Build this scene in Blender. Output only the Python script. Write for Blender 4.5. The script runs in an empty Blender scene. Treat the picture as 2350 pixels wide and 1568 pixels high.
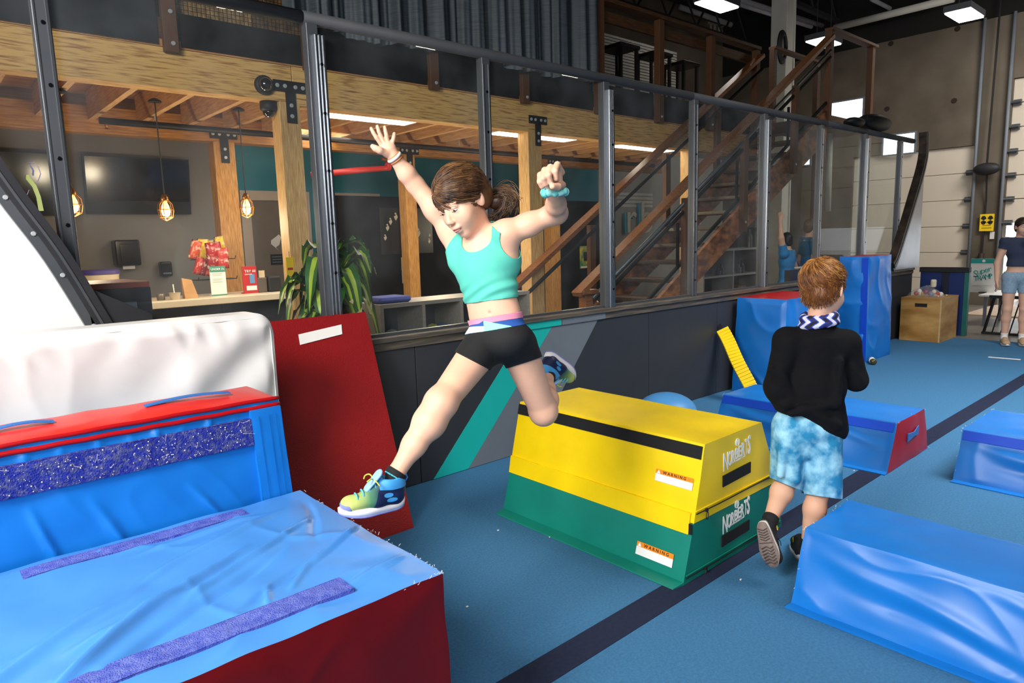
import bpy, bmesh, math, random
import numpy as np
from mathutils import Vector, Matrix, noise as mnoise
random.seed(7)
np.random.seed(7)
SC = bpy.context.scene
COL = SC.collection
PI = math.pi

# ------------------------------------------------------------------ camera
# solved from the vanishing points of the glass screen; world X runs along
# the screen, Y goes through it, Z is up, eye 1.5 m above the carpet.
F = 1567.0
CX, CY = 1175.0, 784.0
_vp = (2960.0, 500.0)
_x = np.array([(_vp[0]-CX)/F, -(_vp[1]-CY)/F, -1.0]); _x /= np.linalg.norm(_x)
_ya = np.array([(-231.086-CX)/F, -(592.541-CY)/F, -1.0]); _ya /= np.linalg.norm(_ya)
_ya = _ya-_x*(_ya@_x); _ya /= np.linalg.norm(_ya)
_z = np.cross(_x, _ya)
RW = np.array([_x, _ya, _z])
EYE = np.array([0.0, 0.0, 1.5])
cam = bpy.data.cameras.new('camera')
cam.sensor_width = 36.0
cam.lens = F/2350.0*36.0
cam.clip_start = 0.02
co = bpy.data.objects.new('camera', cam)
COL.objects.link(co)
mw = Matrix.Identity(4)
for i in range(3):
    for j in range(3):
        mw[i][j] = RW[i][j]
    mw[i][3] = EYE[i]
co.matrix_world = mw
SC.camera = co

# ------------------------------------------------------------------ light
SC.view_settings.view_transform = 'Standard'
SC.view_settings.look = 'None'
SC.view_settings.exposure = 0.0
SC.view_settings.gamma = 1.0
SC.view_settings.use_curve_mapping = False
wd = bpy.data.worlds.new('daylight')
SC.world = wd
wd.use_nodes = True
wd.node_tree.nodes['Background'].inputs[0].default_value = (0.93, 0.97, 1.0, 1)
wd.node_tree.nodes['Background'].inputs[1].default_value = 2.2


def area(name, loc, target, size, power, color=(1, 1, 1), sy=None, spread=180):
    l = bpy.data.lights.new(name, 'AREA')
    l.energy = power
    l.color = color
    l.size = size
    l.spread = math.radians(spread)
    if sy:
        l.shape = 'RECTANGLE'
        l.size_y = sy
    o = bpy.data.objects.new(name, l)
    o.location = loc
    o.rotation_euler = (Vector(target)-Vector(loc)).to_track_quat('-Z', 'Y').to_euler()
    COL.objects.link(o)
    return o


KEY = area('flash_softbox', (-1.7, 1.2, 3.2), (1.5, 2.1, 0.9), 1.2, 225, (1, 0.98, 0.95))
area('added_fill_light', (-1.6, -1.6, 2.9), (2.2, 2.0, 0.8), 1.6, 45, (1, 0.98, 0.96), spread=110)  # unseen fill added to brighten faces turned towards the camera
area('added_far_fill', (12.4, 0.8, 5.0), (15.3, 4.2, 1.2), 2.0, 120, (1, 0.96, 0.90), spread=120)  # unseen light added to brighten the end wall
area('gym_lamp', (6.2, -0.6, 5.6), (6.4, 0.6, 0), 3.0, 225, (1, 0.98, 0.96), spread=95)
area('lobby_lamp', (3.6, 6.5, 2.62), (3.6, 7.0, 0), 0.6, 55, (1, 0.90, 0.78), 4.5)
for lx_, lp_ in ((1.05, 10), (1.72, 10), (2.37, 10), (4.4, 16), (6.6, 14)):  # the last two have no pendant and are added to light the joists
    pl_ = bpy.data.lights.new('pendant_and_added_glow', 'POINT'); pl_.energy = lp_*2.2; pl_.color = (1, 0.80, 0.56); pl_.shadow_soft_size = 0.12
    po2 = bpy.data.objects.new('pendant_and_added_glow', pl_); po2.location = (lx_, 6.2, 1.72); COL.objects.link(po2)
po_ = area('added_opening_daylight', (-3.95, -2.0, 2.3), (0, -2.0, 2.3), 6.0, 10, (1, 1, 1), 4.4)  # portal for an unseen left opening added to bring in daylight
po_.data.cycles.is_portal = True
po_ = area('open_door_portal', (15.45, 1.2, 0.8), (0, 1.2, 0.8), 3.2, 10, (1, 1, 1), 1.5)
po_.data.cycles.is_portal = True


# ------------------------------------------------------------------ rays
def ray(px, py):
    return RW@np.array([(px-CX)/F, -(py-CY)/F, -1.0])


def onx(px, py, x):
    d = ray(px, py); return EYE+d*((x-EYE[0])/d[0])


def ony(px, py, y):
    d = ray(px, py); return EYE+d*((y-EYE[1])/d[1])


def onz(px, py, z):
    d = ray(px, py); return EYE+d*((z-EYE[2])/d[2])


def dep(px, py, t):
    return EYE+ray(px, py)*t


# ------------------------------------------------------------------ materials
def lin(h):
    if not isinstance(h, str):
        return tuple(h)
    h = h.lstrip('#')
    r = []
    for i in (0, 2, 4):
        v = int(h[i:i+2], 16)/255
        r.append(v/12.92 if v <= 0.04045 else ((v+0.055)/1.055)**2.4)
    return tuple(r)


_M = {}


def mat(name, col, rough=0.5, metal=0.0, var=0.08, vs=6.0, bump=0.0, bs=60.0, spec=0.5,
        stretch=None, col2=None, det=4.0, emit=None, est=1.0, coat=0.0, ramp=(0.35, 0.65)):
    """Principled material with noise in colour and relief (object space)."""
    if name in _M:
        return _M[name]
    m = bpy.data.materials.new(name)
    m.use_nodes = True
    nt = m.node_tree
    b = nt.nodes['Principled BSDF']
    c = lin(col)
    b.inputs['Roughness'].default_value = rough
    b.inputs['Metallic'].default_value = metal
    b.inputs['Specular IOR Level'].default_value = spec
    if coat:
        b.inputs['Coat Weight'].default_value = coat
        b.inputs['Coat Roughness'].default_value = 0.15
    tc = nt.nodes.new('ShaderNodeTexCoord')
    mp = nt.nodes.new('ShaderNodeMapping')
    nt.links.new(tc.outputs['Object'], mp.inputs[0])
    if stretch:
        mp.inputs['Scale'].default_value = stretch
    if var or col2:
        n = nt.nodes.new('ShaderNodeTexNoise')
        n.inputs['Scale'].default_value = vs
        n.inputs['Detail'].default_value = det
        nt.links.new(mp.outputs[0], n.inputs['Vector'])
        r = nt.nodes.new('ShaderNodeValToRGB')
        r.color_ramp.elements[0].position = ramp[0]
        r.color_ramp.elements[1].position = ramp[1]
        if col2:
            d = lin(col2)
        else:
            d = tuple(min(1, x*(1+var)) for x in c)
            c = tuple(x*(1-var) for x in c)
        r.color_ramp.elements[0].color = (*c, 1)
        r.color_ramp.elements[1].color = (*d, 1)
        nt.links.new(n.outputs['Fac'], r.inputs[0])
        nt.links.new(r.outputs[0], b.inputs['Base Color'])
    else:
        b.inputs['Base Color'].default_value = (*c, 1)
    if bump:
        n2 = nt.nodes.new('ShaderNodeTexNoise')
        n2.inputs['Scale'].default_value = bs
        n2.inputs['Detail'].default_value = 3
        nt.links.new(mp.outputs[0], n2.inputs['Vector'])
        bp = nt.nodes.new('ShaderNodeBump')
        bp.inputs['Strength'].default_value = bump
        bp.inputs['Distance'].default_value = 0.01
        nt.links.new(n2.outputs['Fac'], bp.inputs['Height'])
        nt.links.new(bp.outputs[0], b.inputs['Normal'])
    if emit:
        b.inputs['Emission Color'].default_value = (*lin(emit), 1)
        b.inputs['Emission Strength'].default_value = est
    _M[name] = m
    return m


def glass(name, haze=0.03, tint=(0.93, 0.96, 0.96), hazecol=(0.7, 0.72, 0.75)):
    if name in _M:
        return _M[name]
    m = bpy.data.materials.new(name)
    m.use_nodes = True
    nt = m.node_tree
    nt.nodes.clear()
    out = nt.nodes.new('ShaderNodeOutputMaterial')
    tr = nt.nodes.new('ShaderNodeBsdfTransparent')
    tr.inputs[0].default_value = (*tint, 1)
    gl = nt.nodes.new('ShaderNodeBsdfGlossy')
    gl.inputs['Roughness'].default_value = 0.01
    lw = nt.nodes.new('ShaderNodeLayerWeight')
    lw.inputs[0].default_value = 0.5
    pw = nt.nodes.new('ShaderNodeMath'); pw.operation = 'POWER'; pw.inputs[1].default_value = 5.0
    fr = nt.nodes.new('ShaderNodeMath'); fr.operation = 'MULTIPLY_ADD'
    fr.inputs[1].default_value = 0.34; fr.inputs[2].default_value = 0.014
    nt.links.new(lw.outputs['Facing'], pw.inputs[0])
    nt.links.new(pw.outputs[0], fr.inputs[0])
    mx = nt.nodes.new('ShaderNodeMixShader')
    nt.links.new(fr.outputs[0], mx.inputs[0])
    nt.links.new(tr.outputs[0], mx.inputs[1])
    nt.links.new(gl.outputs[0], mx.inputs[2])
    df = nt.nodes.new('ShaderNodeBsdfDiffuse')
    df.inputs[0].default_value = (*hazecol, 1)
    mx2 = nt.nodes.new('ShaderNodeMixShader')
    tc = nt.nodes.new('ShaderNodeTexCoord')
    n = nt.nodes.new('ShaderNodeTexNoise')
    n.inputs['Scale'].default_value = 2.2
    n.inputs['Detail'].default_value = 6
    nt.links.new(tc.outputs['Object'], n.inputs['Vector'])
    mr = nt.nodes.new('ShaderNodeMapRange')
    mr.inputs[1].default_value = 0.4
    mr.inputs[2].default_value = 0.75
    mr.inputs[3].default_value = haze*0.4
    mr.inputs[4].default_value = haze*1.8
    nt.links.new(n.outputs['Fac'], mr.inputs[0])
    nt.links.new(mr.outputs[0], mx2.inputs[0])
    nt.links.new(mx.outputs[0], mx2.inputs[1])
    nt.links.new(df.outputs[0], mx2.inputs[2])
    nt.links.new(mx2.outputs[0], out.inputs[0])
    _M[name] = m
    return m


def emis(name, col, st):
    if name in _M:
        return _M[name]
    m = bpy.data.materials.new(name)
    m.use_nodes = True
    b = m.node_tree.nodes['Principled BSDF']
    b.inputs['Base Color'].default_value = (0.8, 0.8, 0.8, 1)
    b.inputs['Emission Color'].default_value = (*lin(col), 1)
    b.inputs['Emission Strength'].default_value = st
    _M[name] = m
    return m


# ------------------------------------------------------------------ objects
def thing(name, label, cat, loc=(0, 0, 0), group=None, rz=0.0):
    o = bpy.data.objects.new(name, None)
    o.empty_display_size = 0.1
    o.location = loc
    o.rotation_euler = (0, 0, rz)
    COL.objects.link(o)
    o['label'] = label
    o['category'] = cat
    if group:
        o['group'] = group
    return o


def tag(o, label, cat, group=None):
    o['label'] = label
    o['category'] = cat
    if group:
        o['group'] = group
    return o


def base_of(o):
    v = Vector((0, 0, 0))
    while o is not None:
        v = v+o.location
        o = o.parent
    return v


def link(name, me, m, parent=None, loc=None, kind=None, label=None, local=False):
    o = bpy.data.objects.new(name, me)
    COL.objects.link(o)
    if m is not None:
        for mm in (m if isinstance(m, (list, tuple)) else [m]):
            me.materials.append(mm)
    off = Vector((0, 0, 0))
    if parent is not None:
        o.parent = parent
        off = base_of(parent)
        if not local:
            me.transform(Matrix.Translation(-off))
    elif loc is not None:
        o.location = loc
        me.transform(Matrix.Translation(-Vector(loc)))
    if kind:
        o['kind'] = kind
    if label:
        o['label'] = label
    return o


class MB:
    """collects shapes into one mesh"""
    def __init__(s):
        s.v = []; s.f = []; s.mi = []; s.k = 0

    def add(s, vs, fs, k=None):
        n = len(s.v)
        s.v += [tuple(float(c) for c in v) for v in vs]
        s.f += [tuple(i+n for i in f) for f in fs]
        s.mi += [s.k if k is None else k]*len(fs)
        return s

    def hexa(s, p, k=None):
        """8 corners: bottom loop ccw 0-3, top loop 4-7"""
        return s.add(p, [(0, 3, 2, 1), (4, 5, 6, 7), (0, 1, 5, 4), (1, 2, 6, 5), (2, 3, 7, 6), (3, 0, 4, 7)], k)

    def box(s, x0, x1, y0, y1, z0, z1, k=None):
        x0, x1 = min(x0, x1), max(x0, x1); y0, y1 = min(y0, y1), max(y0, y1); z0, z1 = min(z0, z1), max(z0, z1)
        return s.hexa([(x0, y0, z0), (x1, y0, z0), (x1, y1, z0), (x0, y1, z0),
                       (x0, y0, z1), (x1, y0, z1), (x1, y1, z1), (x0, y1, z1)], k)

    def bar(s, a, b, w, h, up=(0, 0, 1), k=None):
        a = Vector(a); b = Vector(b); d = (b-a).normalized()
        u = Vector(up)
        sx = d.cross(u)
        if sx.length < 1e-6:
            sx = d.cross(Vector((1, 0, 0)))
        sx.normalize(); u = sx.cross(d).normalized()
        sx *= w/2; u *= h/2
        return s.hexa([a-sx-u, b-sx-u, b+sx-u, a+sx-u, a-sx+u, b-sx+u, b+sx+u, a+sx+u][0:8], k)

    def prism(s, poly, d, k=None):
        """planar polygon (3d points) swept by vector d"""
        n = len(poly)
        a = [Vector(p) for p in poly]; b = [p+Vector(d) for p in a]
        fs = [tuple(range(n))[::-1], tuple(range(n, 2*n))]
        fs += [(i, (i+1) % n, n+(i+1) % n, n+i) for i in range(n)]
        return s.add(a+b, fs, k)

    def tube(s, pts, r, n=8, cap=True, k=None, flat=None):
        pts = [Vector(p) for p in pts]
        m = len(pts)
        rs = r if isinstance(r, (list, tuple)) else [r]*m
        vs = []; fs = []
        prev = None
        for i, p in enumerate(pts):
            d = (pts[min(i+1, m-1)]-pts[max(i-1, 0)])
            if d.length < 1e-9:
                d = Vector((0, 0, 1))
            d.normalize()
            if prev is None:
                a = d.cross(Vector((0, 0, 1)))
                if a.length < 0.05:
                    a = d.cross(Vector((1, 0, 0)))
            else:
                a = prev-d*prev.dot(d)
            a.normalize(); prev = a
            b = d.cross(a)
            for j in range(n):
                t = 2*PI*j/n
                vs.append(p+(a*math.cos(t)+b*math.sin(t)*(flat or 1))*rs[i])
        for i in range(m-1):
            for j in range(n):
                fs.append((i*n+j, i*n+(j+1) % n, (i+1)*n+(j+1) % n, (i+1)*n+j))
        if cap:
            fs.append(tuple(range(n))[::-1]); fs.append(tuple((m-1)*n+j for j in range(n)))
        return s.add(vs, fs, k)

    def lathe(s, c, prof, n=16, ax=(0, 0, 1), k=None):
        ax = Vector(ax).normalized()
        a = ax.orthogonal().normalized(); b = ax.cross(a)
        c = Vector(c)
        vs = []; fs = []
        m = len(prof)
        for r, z in prof:
            for j in range(n):
                t = 2*PI*j/n
                vs.append(c+ax*z+(a*math.cos(t)+b*math.sin(t))*r)
        for i in range(m-1):
            for j in range(n):
                fs.append((i*n+j, i*n+(j+1) % n, (i+1)*n+(j+1) % n, (i+1)*n+j))
        fs.append(tuple(range(n))[::-1]); fs.append(tuple((m-1)*n+j for j in range(n)))
        return s.add(vs, fs, k)

    def ball(s, c, r, n=12, k=None):
        r = (r, r, r) if not isinstance(r, (tuple, list)) else r
        vs = []; fs = []
        m = max(4, n//2)
        for i in range(m+1):
            t = PI*i/m
            for j in range(n):
                p = 2*PI*j/n
                vs.append((c[0]+r[0]*math.sin(t)*math.cos(p), c[1]+r[1]*math.sin(t)*math.sin(p), c[2]-r[2]*math.cos(t)))
        for i in range(m):
            for j in range(n):
                fs.append((i*n+j, i*n+(j+1) % n, (i+1)*n+(j+1) % n, (i+1)*n+j))
        return s.add(vs, fs, k)

    def disc(s, c, ax, r, h, n=12, k=None):
        return s.lathe(c, [(r, 0), (r, h*0.7), (r*0.8, h)], n, ax, k)

    def mesh(s, name, smooth=False, weld=False):
        me = bpy.data.meshes.new(name)
        me.from_pydata(s.v, [], s.f)
        if any(s.mi):
            me.polygons.foreach_set('material_index', s.mi)
        bm = bmesh.new(); bm.from_mesh(me)
        if weld:
            bmesh.ops.remove_doubles(bm, verts=bm.verts, dist=1e-5)
        bmesh.ops.recalc_face_normals(bm, faces=bm.faces)
        bm.to_mesh(me); bm.free()
        if smooth:
            me.polygons.foreach_set('use_smooth', [True]*len(me.polygons))
        me.update()
        return me

    def build(s, name, m, parent=None, smooth=False, bev=0, loc=None, kind=None, label=None, weld=False, sharp=None, seg=2):
        me = s.mesh(name, smooth, weld)
        o = link(name, me, m, parent, loc, kind, label)
        if sharp:
            me.polygons.foreach_set('use_smooth', [True]*len(me.polygons))
            try:
                me.set_sharp_from_angle(angle=math.radians(sharp))
            except Exception:
                pass
        if bev:
            md = o.modifiers.new('round', 'BEVEL')
            md.width = bev; md.segments = seg; md.limit_method = 'ANGLE'; md.angle_limit = 0.6
            me.polygons.foreach_set('use_smooth', [True]*len(me.polygons))
            md.harden_normals = True
        return o


def BX(name, m, parent, x0, x1, y0, y1, z0, z1, bev=0.0, **kw):
    return MB().box(x0, x1, y0, y1, z0, z1).build(name, m, parent, bev=bev, **kw)


def struct(o):
    o['kind'] = 'structure'
    return o


def dup(root, loc=None, label=None, group=None, rz=None):
    r = root.copy(); COL.objects.link(r)
    if loc is not None:
        r.location = loc
    if rz is not None:
        r.rotation_euler = (0, 0, rz)
    if label:
        r['label'] = label
    if group:
        r['group'] = group
    for ch in list(root.children):
        c = ch.copy(); COL.objects.link(c); c.parent = r
        for g in list(ch.children):
            d = g.copy(); COL.objects.link(d); d.parent = c
    return r


def text(name, s, size, origin, ux, uy, m, parent, ext=0.001, align='LEFT', shear=0, squash=1.0, bold=0.0):
    """lettering lying in the plane spanned by ux (reading direction) and uy (up)"""
    cu = bpy.data.curves.new(name, 'FONT')
    cu.body = s; cu.size = size; cu.extrude = ext; cu.align_x = align
    cu.shear = shear
    cu.offset = bold*size
    cu.resolution_u = 3
    cu.space_character = 1.0
    t = bpy.data.objects.new(name, cu)
    COL.objects.link(t)
    dg = bpy.context.evaluated_depsgraph_get()
    me = bpy.data.meshes.new_from_object(t.evaluated_get(dg))
    bpy.data.objects.remove(t)
    ux = Vector(ux).normalized(); uy = Vector(uy); uy = (uy-ux*uy.dot(ux)).normalized(); uz = ux.cross(uy)
    M = Matrix(((ux.x*squash, uy.x, uz.x, origin[0]), (ux.y*squash, uy.y, uz.y, origin[1]), (ux.z*squash, uy.z, uz.z, origin[2]), (0, 0, 0, 1)))
    me.transform(M)
    me.materials.clear()
    return link(name, me, m, parent)

# ================================================================== SETTING
M_CARPET = mat('blue carpet', '#41759d', 0.9, var=0.12, vs=90, bump=0.5, bs=420, spec=0.15)
M_STRIPE = mat('dark carpet stripe', '#232a3f', 0.95, var=0.1, vs=60, bump=0.3, bs=300, spec=0.15)
M_CONC = mat('raw concrete', '#6b6154', 0.85, var=0, col2='#50463a', vs=0.9, bump=0.2, bs=9, det=8)
M_DARK = mat('black painted steel', '#17171a', 0.6, var=0.1)
M_CHAR = mat('charcoal paint', '#303237', 0.55, var=0.06, vs=3, bump=0.05, bs=30)
M_GREYP = mat('grey paint', '#6d747c', 0.55, var=0.05, vs=3)
M_TEALP = mat('teal paint', '#15b5ab', 0.5, var=0.04, vs=3)
M_CAP = mat('worn sill board', '#4a453f', 0.55, var=0, col2='#7b6a55', vs=9, stretch=(0.4, 6, 6), ramp=(0.45, 0.75))
M_ALU = mat('brushed aluminium', '#b4b8bd', 0.28, 1.0, var=0.06, vs=3, stretch=(40, 40, 1))
M_STEEL = mat('dark steel tube', '#5f6267', 0.4, 0.6, var=0.08, vs=3)
M_RUBBER = mat('black foam', '#3a3b3e', 0.7, var=0.08, vs=12, bump=0.1)
M_BOLT = mat('bolt', '#222326', 0.35, 0.9, var=0)
M_ZINC = mat('zinc bolt', '#b9bcbe', 0.4, 0.3, var=0)
M_PANE = glass('clear acrylic', haze=0.02)
M_WHITEP = mat('white paint', '#d8d5cf', 0.5, var=0.03)
M_TEALW = mat('teal wall paint', '#1d8091', 0.6, var=0.05, vs=2)
M_GREYW = mat('warm grey wall paint', '#8d857d', 0.7, var=0.04, vs=2)
M_FRAMEW = mat('door frame paint', '#c9b7a6', 0.5, var=0.03)

WX, BY = 15.5, 9.5
TOPZ = 6.6

fl = BX('floor', M_CARPET, None, -4, 10.72, -6.5, 3.5, -0.12, 0.0); struct(fl)
a, b = onz(1113, 1568, 0), onz(1245, 1568, 0)
BX('stripe', M_STRIPE, fl, -3.9, 10.7, 1.535, 1.665, -0.002, 0.0025)
fl2 = BX('floor', mat('sealed concrete', '#7a736b', 0.4, var=0.12, vs=2), None, -4, WX, 3.5, BY, -0.12, 0.0); struct(fl2)
fl3 = BX('floor', _M['sealed concrete'], None, 10.72, WX+6, -6.5, 3.5, -0.12, -0.001); struct(fl3)

# outer shell -----------------------------------------------------
wb = BX('wall_back', M_CONC, None, -4, WX+0.2, BY, BY+0.2, 0, TOPZ); struct(wb)
cl = BX('ceiling', mat('dark roof deck', '#26231f', 0.8, var=0.1), None, -4, WX+0.2, -6.5, BY+0.2, TOPZ, TOPZ+0.1); struct(cl)
wl_ = MB().box(-4.2, -4, 1.0, BY, 0, TOPZ).box(-4.2, -4, -6.5, -5.0, 0, TOPZ).box(-4.2, -4, -5.0, 1.0, 4.5, TOPZ).build('wall_left', M_CONC); struct(wl_)  # unseen wall with an opening added to admit light from the left
wf = BX('wall_front', mat('grey painted blockwork', '#6c6a66', 0.8, var=0.08, vs=1), None, -4.2, WX+0.25, -6.7, -6.5, 0, TOPZ); struct(wf)
# raised lettering left on the concrete near the mezzanine
MTR = mat('chalky mark', '#8f887d', 0.8, var=0.1)
o = ony(1632, 78, BY-0.012)
for seg in ([(1626, 52), (1645, 57)], [(1631, 55), (1632, 78)], [(1640, 57), (1640, 79)],
            [(1650, 54), (1658, 52), (1660, 60), (1650, 64), (1652, 80)], [(1652, 64), (1663, 84)]):
    MB().tube([ony(x, y, BY-0.012) for x, y in seg], 0.03, 6).build('faded_letter', MTR, wb)

# end wall with two garage openings
X0 = WX
dl0 = onx(2236, 400, X0)[1]          # right jamb of the left door
dr0 = onx(2310, 400, X0)[1]          # left jamb of the right door
ztop_l = 3.04
dl1 = onx(1956, 420, X0)[1]          # left jamb of the left door
ztop_r = onx(2336, 178, X0)[2]
wr = MB()
wr.box(X0, X0+0.25, dl1, BY, 0, TOPZ)
wr.box(X0, X0+0.25, dl0, dl1, ztop_l, TOPZ)
wr.box(X0, X0+0.25, dr0, dl0, 0, TOPZ)
wr.box(X0, X0+0.25, -0.4, dr0, ztop_r, TOPZ)
wr.box(X0, X0+0.25, -6.5, -0.4, 0, TOPZ)
wr = wr.build('wall_right', M_CONC, None); struct(wr)
# tie holes in the concrete
for px, py in ((2198, 66), (2190, 231), (2036, 250), (2045, 100)):
    p = onx(px, py, X0-0.004)
    MB().disc(p, (-1, 0, 0), 0.05, 0.01, 8).build('tie_hole', mat('rust stain', '#2a1c14', 0.9), wr)
BX('roof_band', mat('roof shade black', '#0e0c0a', 0.9), wr, X0-0.02, X0, -3, BY, 5.28, TOPZ)  # black band for the shadowed, black-painted wall top
# conduit pipes and pilaster edge
for px, nm in ((2243, 'conduit'), (2310, 'conduit')):
    p = onx(px, 300, X0-0.05)
    MB().tube([(X0-0.05, p[1], 0), (X0-0.05, p[1], 5.3)], 0.03, 8).build(nm, M_GREYP, wr, smooth=True)
M_DOORP = mat('cream garage door', '#cfc3b2', 0.55, var=0.03, vs=1.2)
d1 = thing('door_1', 'cream panelled garage door closed at the far end', 'door', (X0+0.1, 5.6, 0)); d1['kind'] = 'structure'
del d1['category']
BX('door_backing', M_DOORP, d1, X0+0.121, X0+0.14, dl0, dl1, 0, ztop_l)
n = 6
for i in range(n):
    h = ztop_l/n
    BX('door_panel', M_DOORP, d1, X0+0.06, X0+0.12, dl0, dl1, i*h+0.004, (i+1)*h-0.004, bev=0.006)
    if i:
        MB().box(X0+0.0, X0+0.06, dl0+0.02, dl0+0.14, i*h-0.05, i*h+0.05).tube([(X0-0.03, dl0-0.02, i*h), (X0-0.03, dl0+0.14, i*h)], 0.02, 6).build('hinge_roller', M_STEEL, d1)
d2 = thing('door_2', 'cream garage door raised half way over daylight', 'door', (X0+0.1, 1.5, 0)); d2['kind'] = 'structure'
del d2['category']
zb = 1.56
BX('door_backing', M_DOORP, d2, X0+0.121, X0+0.14, -0.4, dr0, zb, ztop_r)
n = 6
for i in range(n):
    h = (ztop_r-zb)/n
    BX('door_panel', M_DOORP, d2, X0+0.06, X0+0.12, -0.4, dr0, zb+i*h+0.008, zb+(i+1)*h-0.008, bev=0.006)
    MB().box(X0+0.0, X0+0.06, dr0-0.14, dr0-0.02, zb+i*h-0.05, zb+i*h+0.05).tube([(X0-0.03, dr0-0.14, zb+i*h), (X0-0.03, dr0+0.02, zb+i*h)], 0.02, 6).build('hinge_roller', M_STEEL, d2)
gr = BX('ground_outside', mat('pale paving', '#d9d5cf', 0.8), None, X0+0.25, X0+40, -30, 30, -0.15, -0.02); struct(gr)
fe = MB()
# low loading dock kerb seen through the open door
BX('dock_kerb', mat('dock concrete', '#b7a48d', 0.8), gr, X0+1.6, X0+2.0, -3, 3.6, 0, 0.35)

# daylight windows of the end wall (bright panes; the third paints a screen reflection)
M_DAY = emis('window and reflection pane', '#f4f8ff', 2.6)
for k, (q0, q1, t0, t1) in enumerate((((1909, 1980), 238, 279, 0), ((1826, 1863), 343, 381, 0), ((2032, 2103), 313, 356, 0))):
    y0, y1 = onx(q0[1], 260, X0-0.02)[1], onx(q0[0], 260, X0-0.02)[1]
    z1, z0 = onx(q0[0], q1, X0-0.02)[2], onx(q0[0], t0, X0-0.02)[2]
    w = thing('window_%d' % (k+1), 'bright pane for a daylit window or a screen reflection', 'window', (X0, (y0+y1)/2, z0)); w['kind'] = 'structure'; del w['category']
    BX('pane', M_DAY, w, X0-0.03, X0-0.02, y0, y1, z0, z1)
    f = MB()
    f.box(X0-0.05, X0, y0-0.03, y0, z0-0.03, z1+0.03).box(X0-0.05, X0, y1, y1+0.03, z0-0.03, z1+0.03)
    f.box(X0-0.05, X0, y0, y1, z1, z1+0.03).box(X0-0.05, X0, y0, y1, z0-0.03, z0)
    f.build('window_frame', M_GREYP, w)

# ------------------------------------------------------------------ half wall
SY = 3.49
hw = MB().box(-2.6, 10.7, SY+0.02, SY+0.14, 0, 0.925).build('wall_partition', M_CHAR); struct(hw)
xs = [-2.6, -1.0, 0.2, 1.33, 2.29, 3.38, 4.62, 5.66, 6.86, 8.1, 9.3, 10.7]
for a, b in zip(xs[:-1], xs[1:]):
    BX('wall_board', M_CHAR, hw, a+0.003, b-0.003, SY, SY+0.022, 0.004, 0.925, bev=0.002)
BX('sill_cap', M_CAP, hw, -2.6, 10.7, SY-0.03, SY+0.19, 0.925, 0.955, bev=0.004)
BX('sill_lip', M_CAP, hw, -2.6, 10.7, SY-0.012, SY, 0.875, 0.925, bev=0.003)


def stripe(nm, m, q, y=SY-0.001):
    MB().prism([(x, y, z) for x, z in q], (0, -0.0025, 0)).build(nm, m, hw)


zz = 0.875
def lx(x0, x1, z):
    return x0+(x1-x0)*z/0.955
stripe('painted_stripe', M_TEALP, [(2.38, 0.004), (2.66, 0.004), (lx(2.66, 3.55, zz), zz), (lx(2.38, 3.28, zz), zz)])
stripe('painted_stripe', M_GREYP, [(2.663, 0.004), (3.25, 0.004), (lx(3.25, 4.04, zz), zz), (lx(2.66, 3.55, zz)+0.003, zz)])
stripe('painted_stripe', M_TEALP, [(6.47, 0.004), (6.77, 0.004), (lx(6.77, 7.66, zz), zz), (lx(6.47, 7.37, zz), zz)])
stripe('painted_stripe', M_GREYP, [(6.773, 0.004), (7.25, 0.004), (lx(7.25, 8.14, zz), zz), (lx(6.77, 7.66, zz)+0.003, zz)])
for nm, m, x0, x1 in (('painted_stripe', M_TEALP, lx(2.38, 3.28, zz), 3.56), ('painted_stripe', M_GREYP, 3.57, 4.05)):
    MB().box(x0 if m is M_TEALP else x0, x1, SY-0.0145, SY-0.012, 0.876, 0.924).build(nm, m, hw)

# ------------------------------------------------------------------ glass screen
gs = thing('glass_screen', 'long clear screen on metal posts with a black padded top rail above the half wall', 'glass screen', (4.5, SY+0.06, 0.955))
YP = SY+0.05
PX = [-0.6, 0.56, 1.765, 2.95, 4.13, 5.32, 6.53, 7.77, 8.96, 10.13]
rails = [-1.2, 1.72, 5.28, 7.9, 8.98, 10.6]
for a, b in zip(rails[:-1], rails[1:]):
    MB().tube([(a+0.004, YP, 2.69), (b-0.004, YP, 2.69)], 0.034, 12).build('top_rail', M_RUBBER, gs, smooth=True)
for i, x in enumerate(PX):
    ch = i in (2, 4, 6, 8)
    p = MB().box(x-0.035, x+0.03, YP-0.03, YP+0.03, 0.955, 2.66).build('post', M_STEEL, gs, bev=0.004)
    if ch:
        c = MB()
        c.box(x-0.005, x+0.055, YP-0.05, YP-0.028, 0.955, 2.6)
        for j in range(3):
            c.box(x+0.0+j*0.021, x+0.010+j*0.021, YP-0.058, YP-0.05, 0.955, 2.6)
        c.build('channel', M_ALU, p)
    else:
        MB().box(x-0.03, x-0.024, YP-0.034, YP-0.03, 0.955, 2.62).box(x+0.015, x+0.025, YP-0.034, YP-0.03, 0.955, 2.62).build('channel', M_ALU, p)
    for z in (1.1, 1.35, 1.62, 1.9, 2.2, 2.45):
        MB().disc((x+(0.026 if ch else 0.0), YP-(0.058 if ch else 0.03), z), (0, -1, 0), 0.009, 0.004, 8).build('bolt', M_BOLT, p)
for a, b in zip(PX[:-1], PX[1:]):
    BX('glass_pane', M_PANE, gs, a+0.03, b-0.035, YP-0.005, YP+0.003, 0.957, 2.655)
    BX('bottom_channel', M_STEEL, gs, a+0.031, b-0.036, YP-0.012, YP+0.012, 0.955, 0.972)

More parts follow.
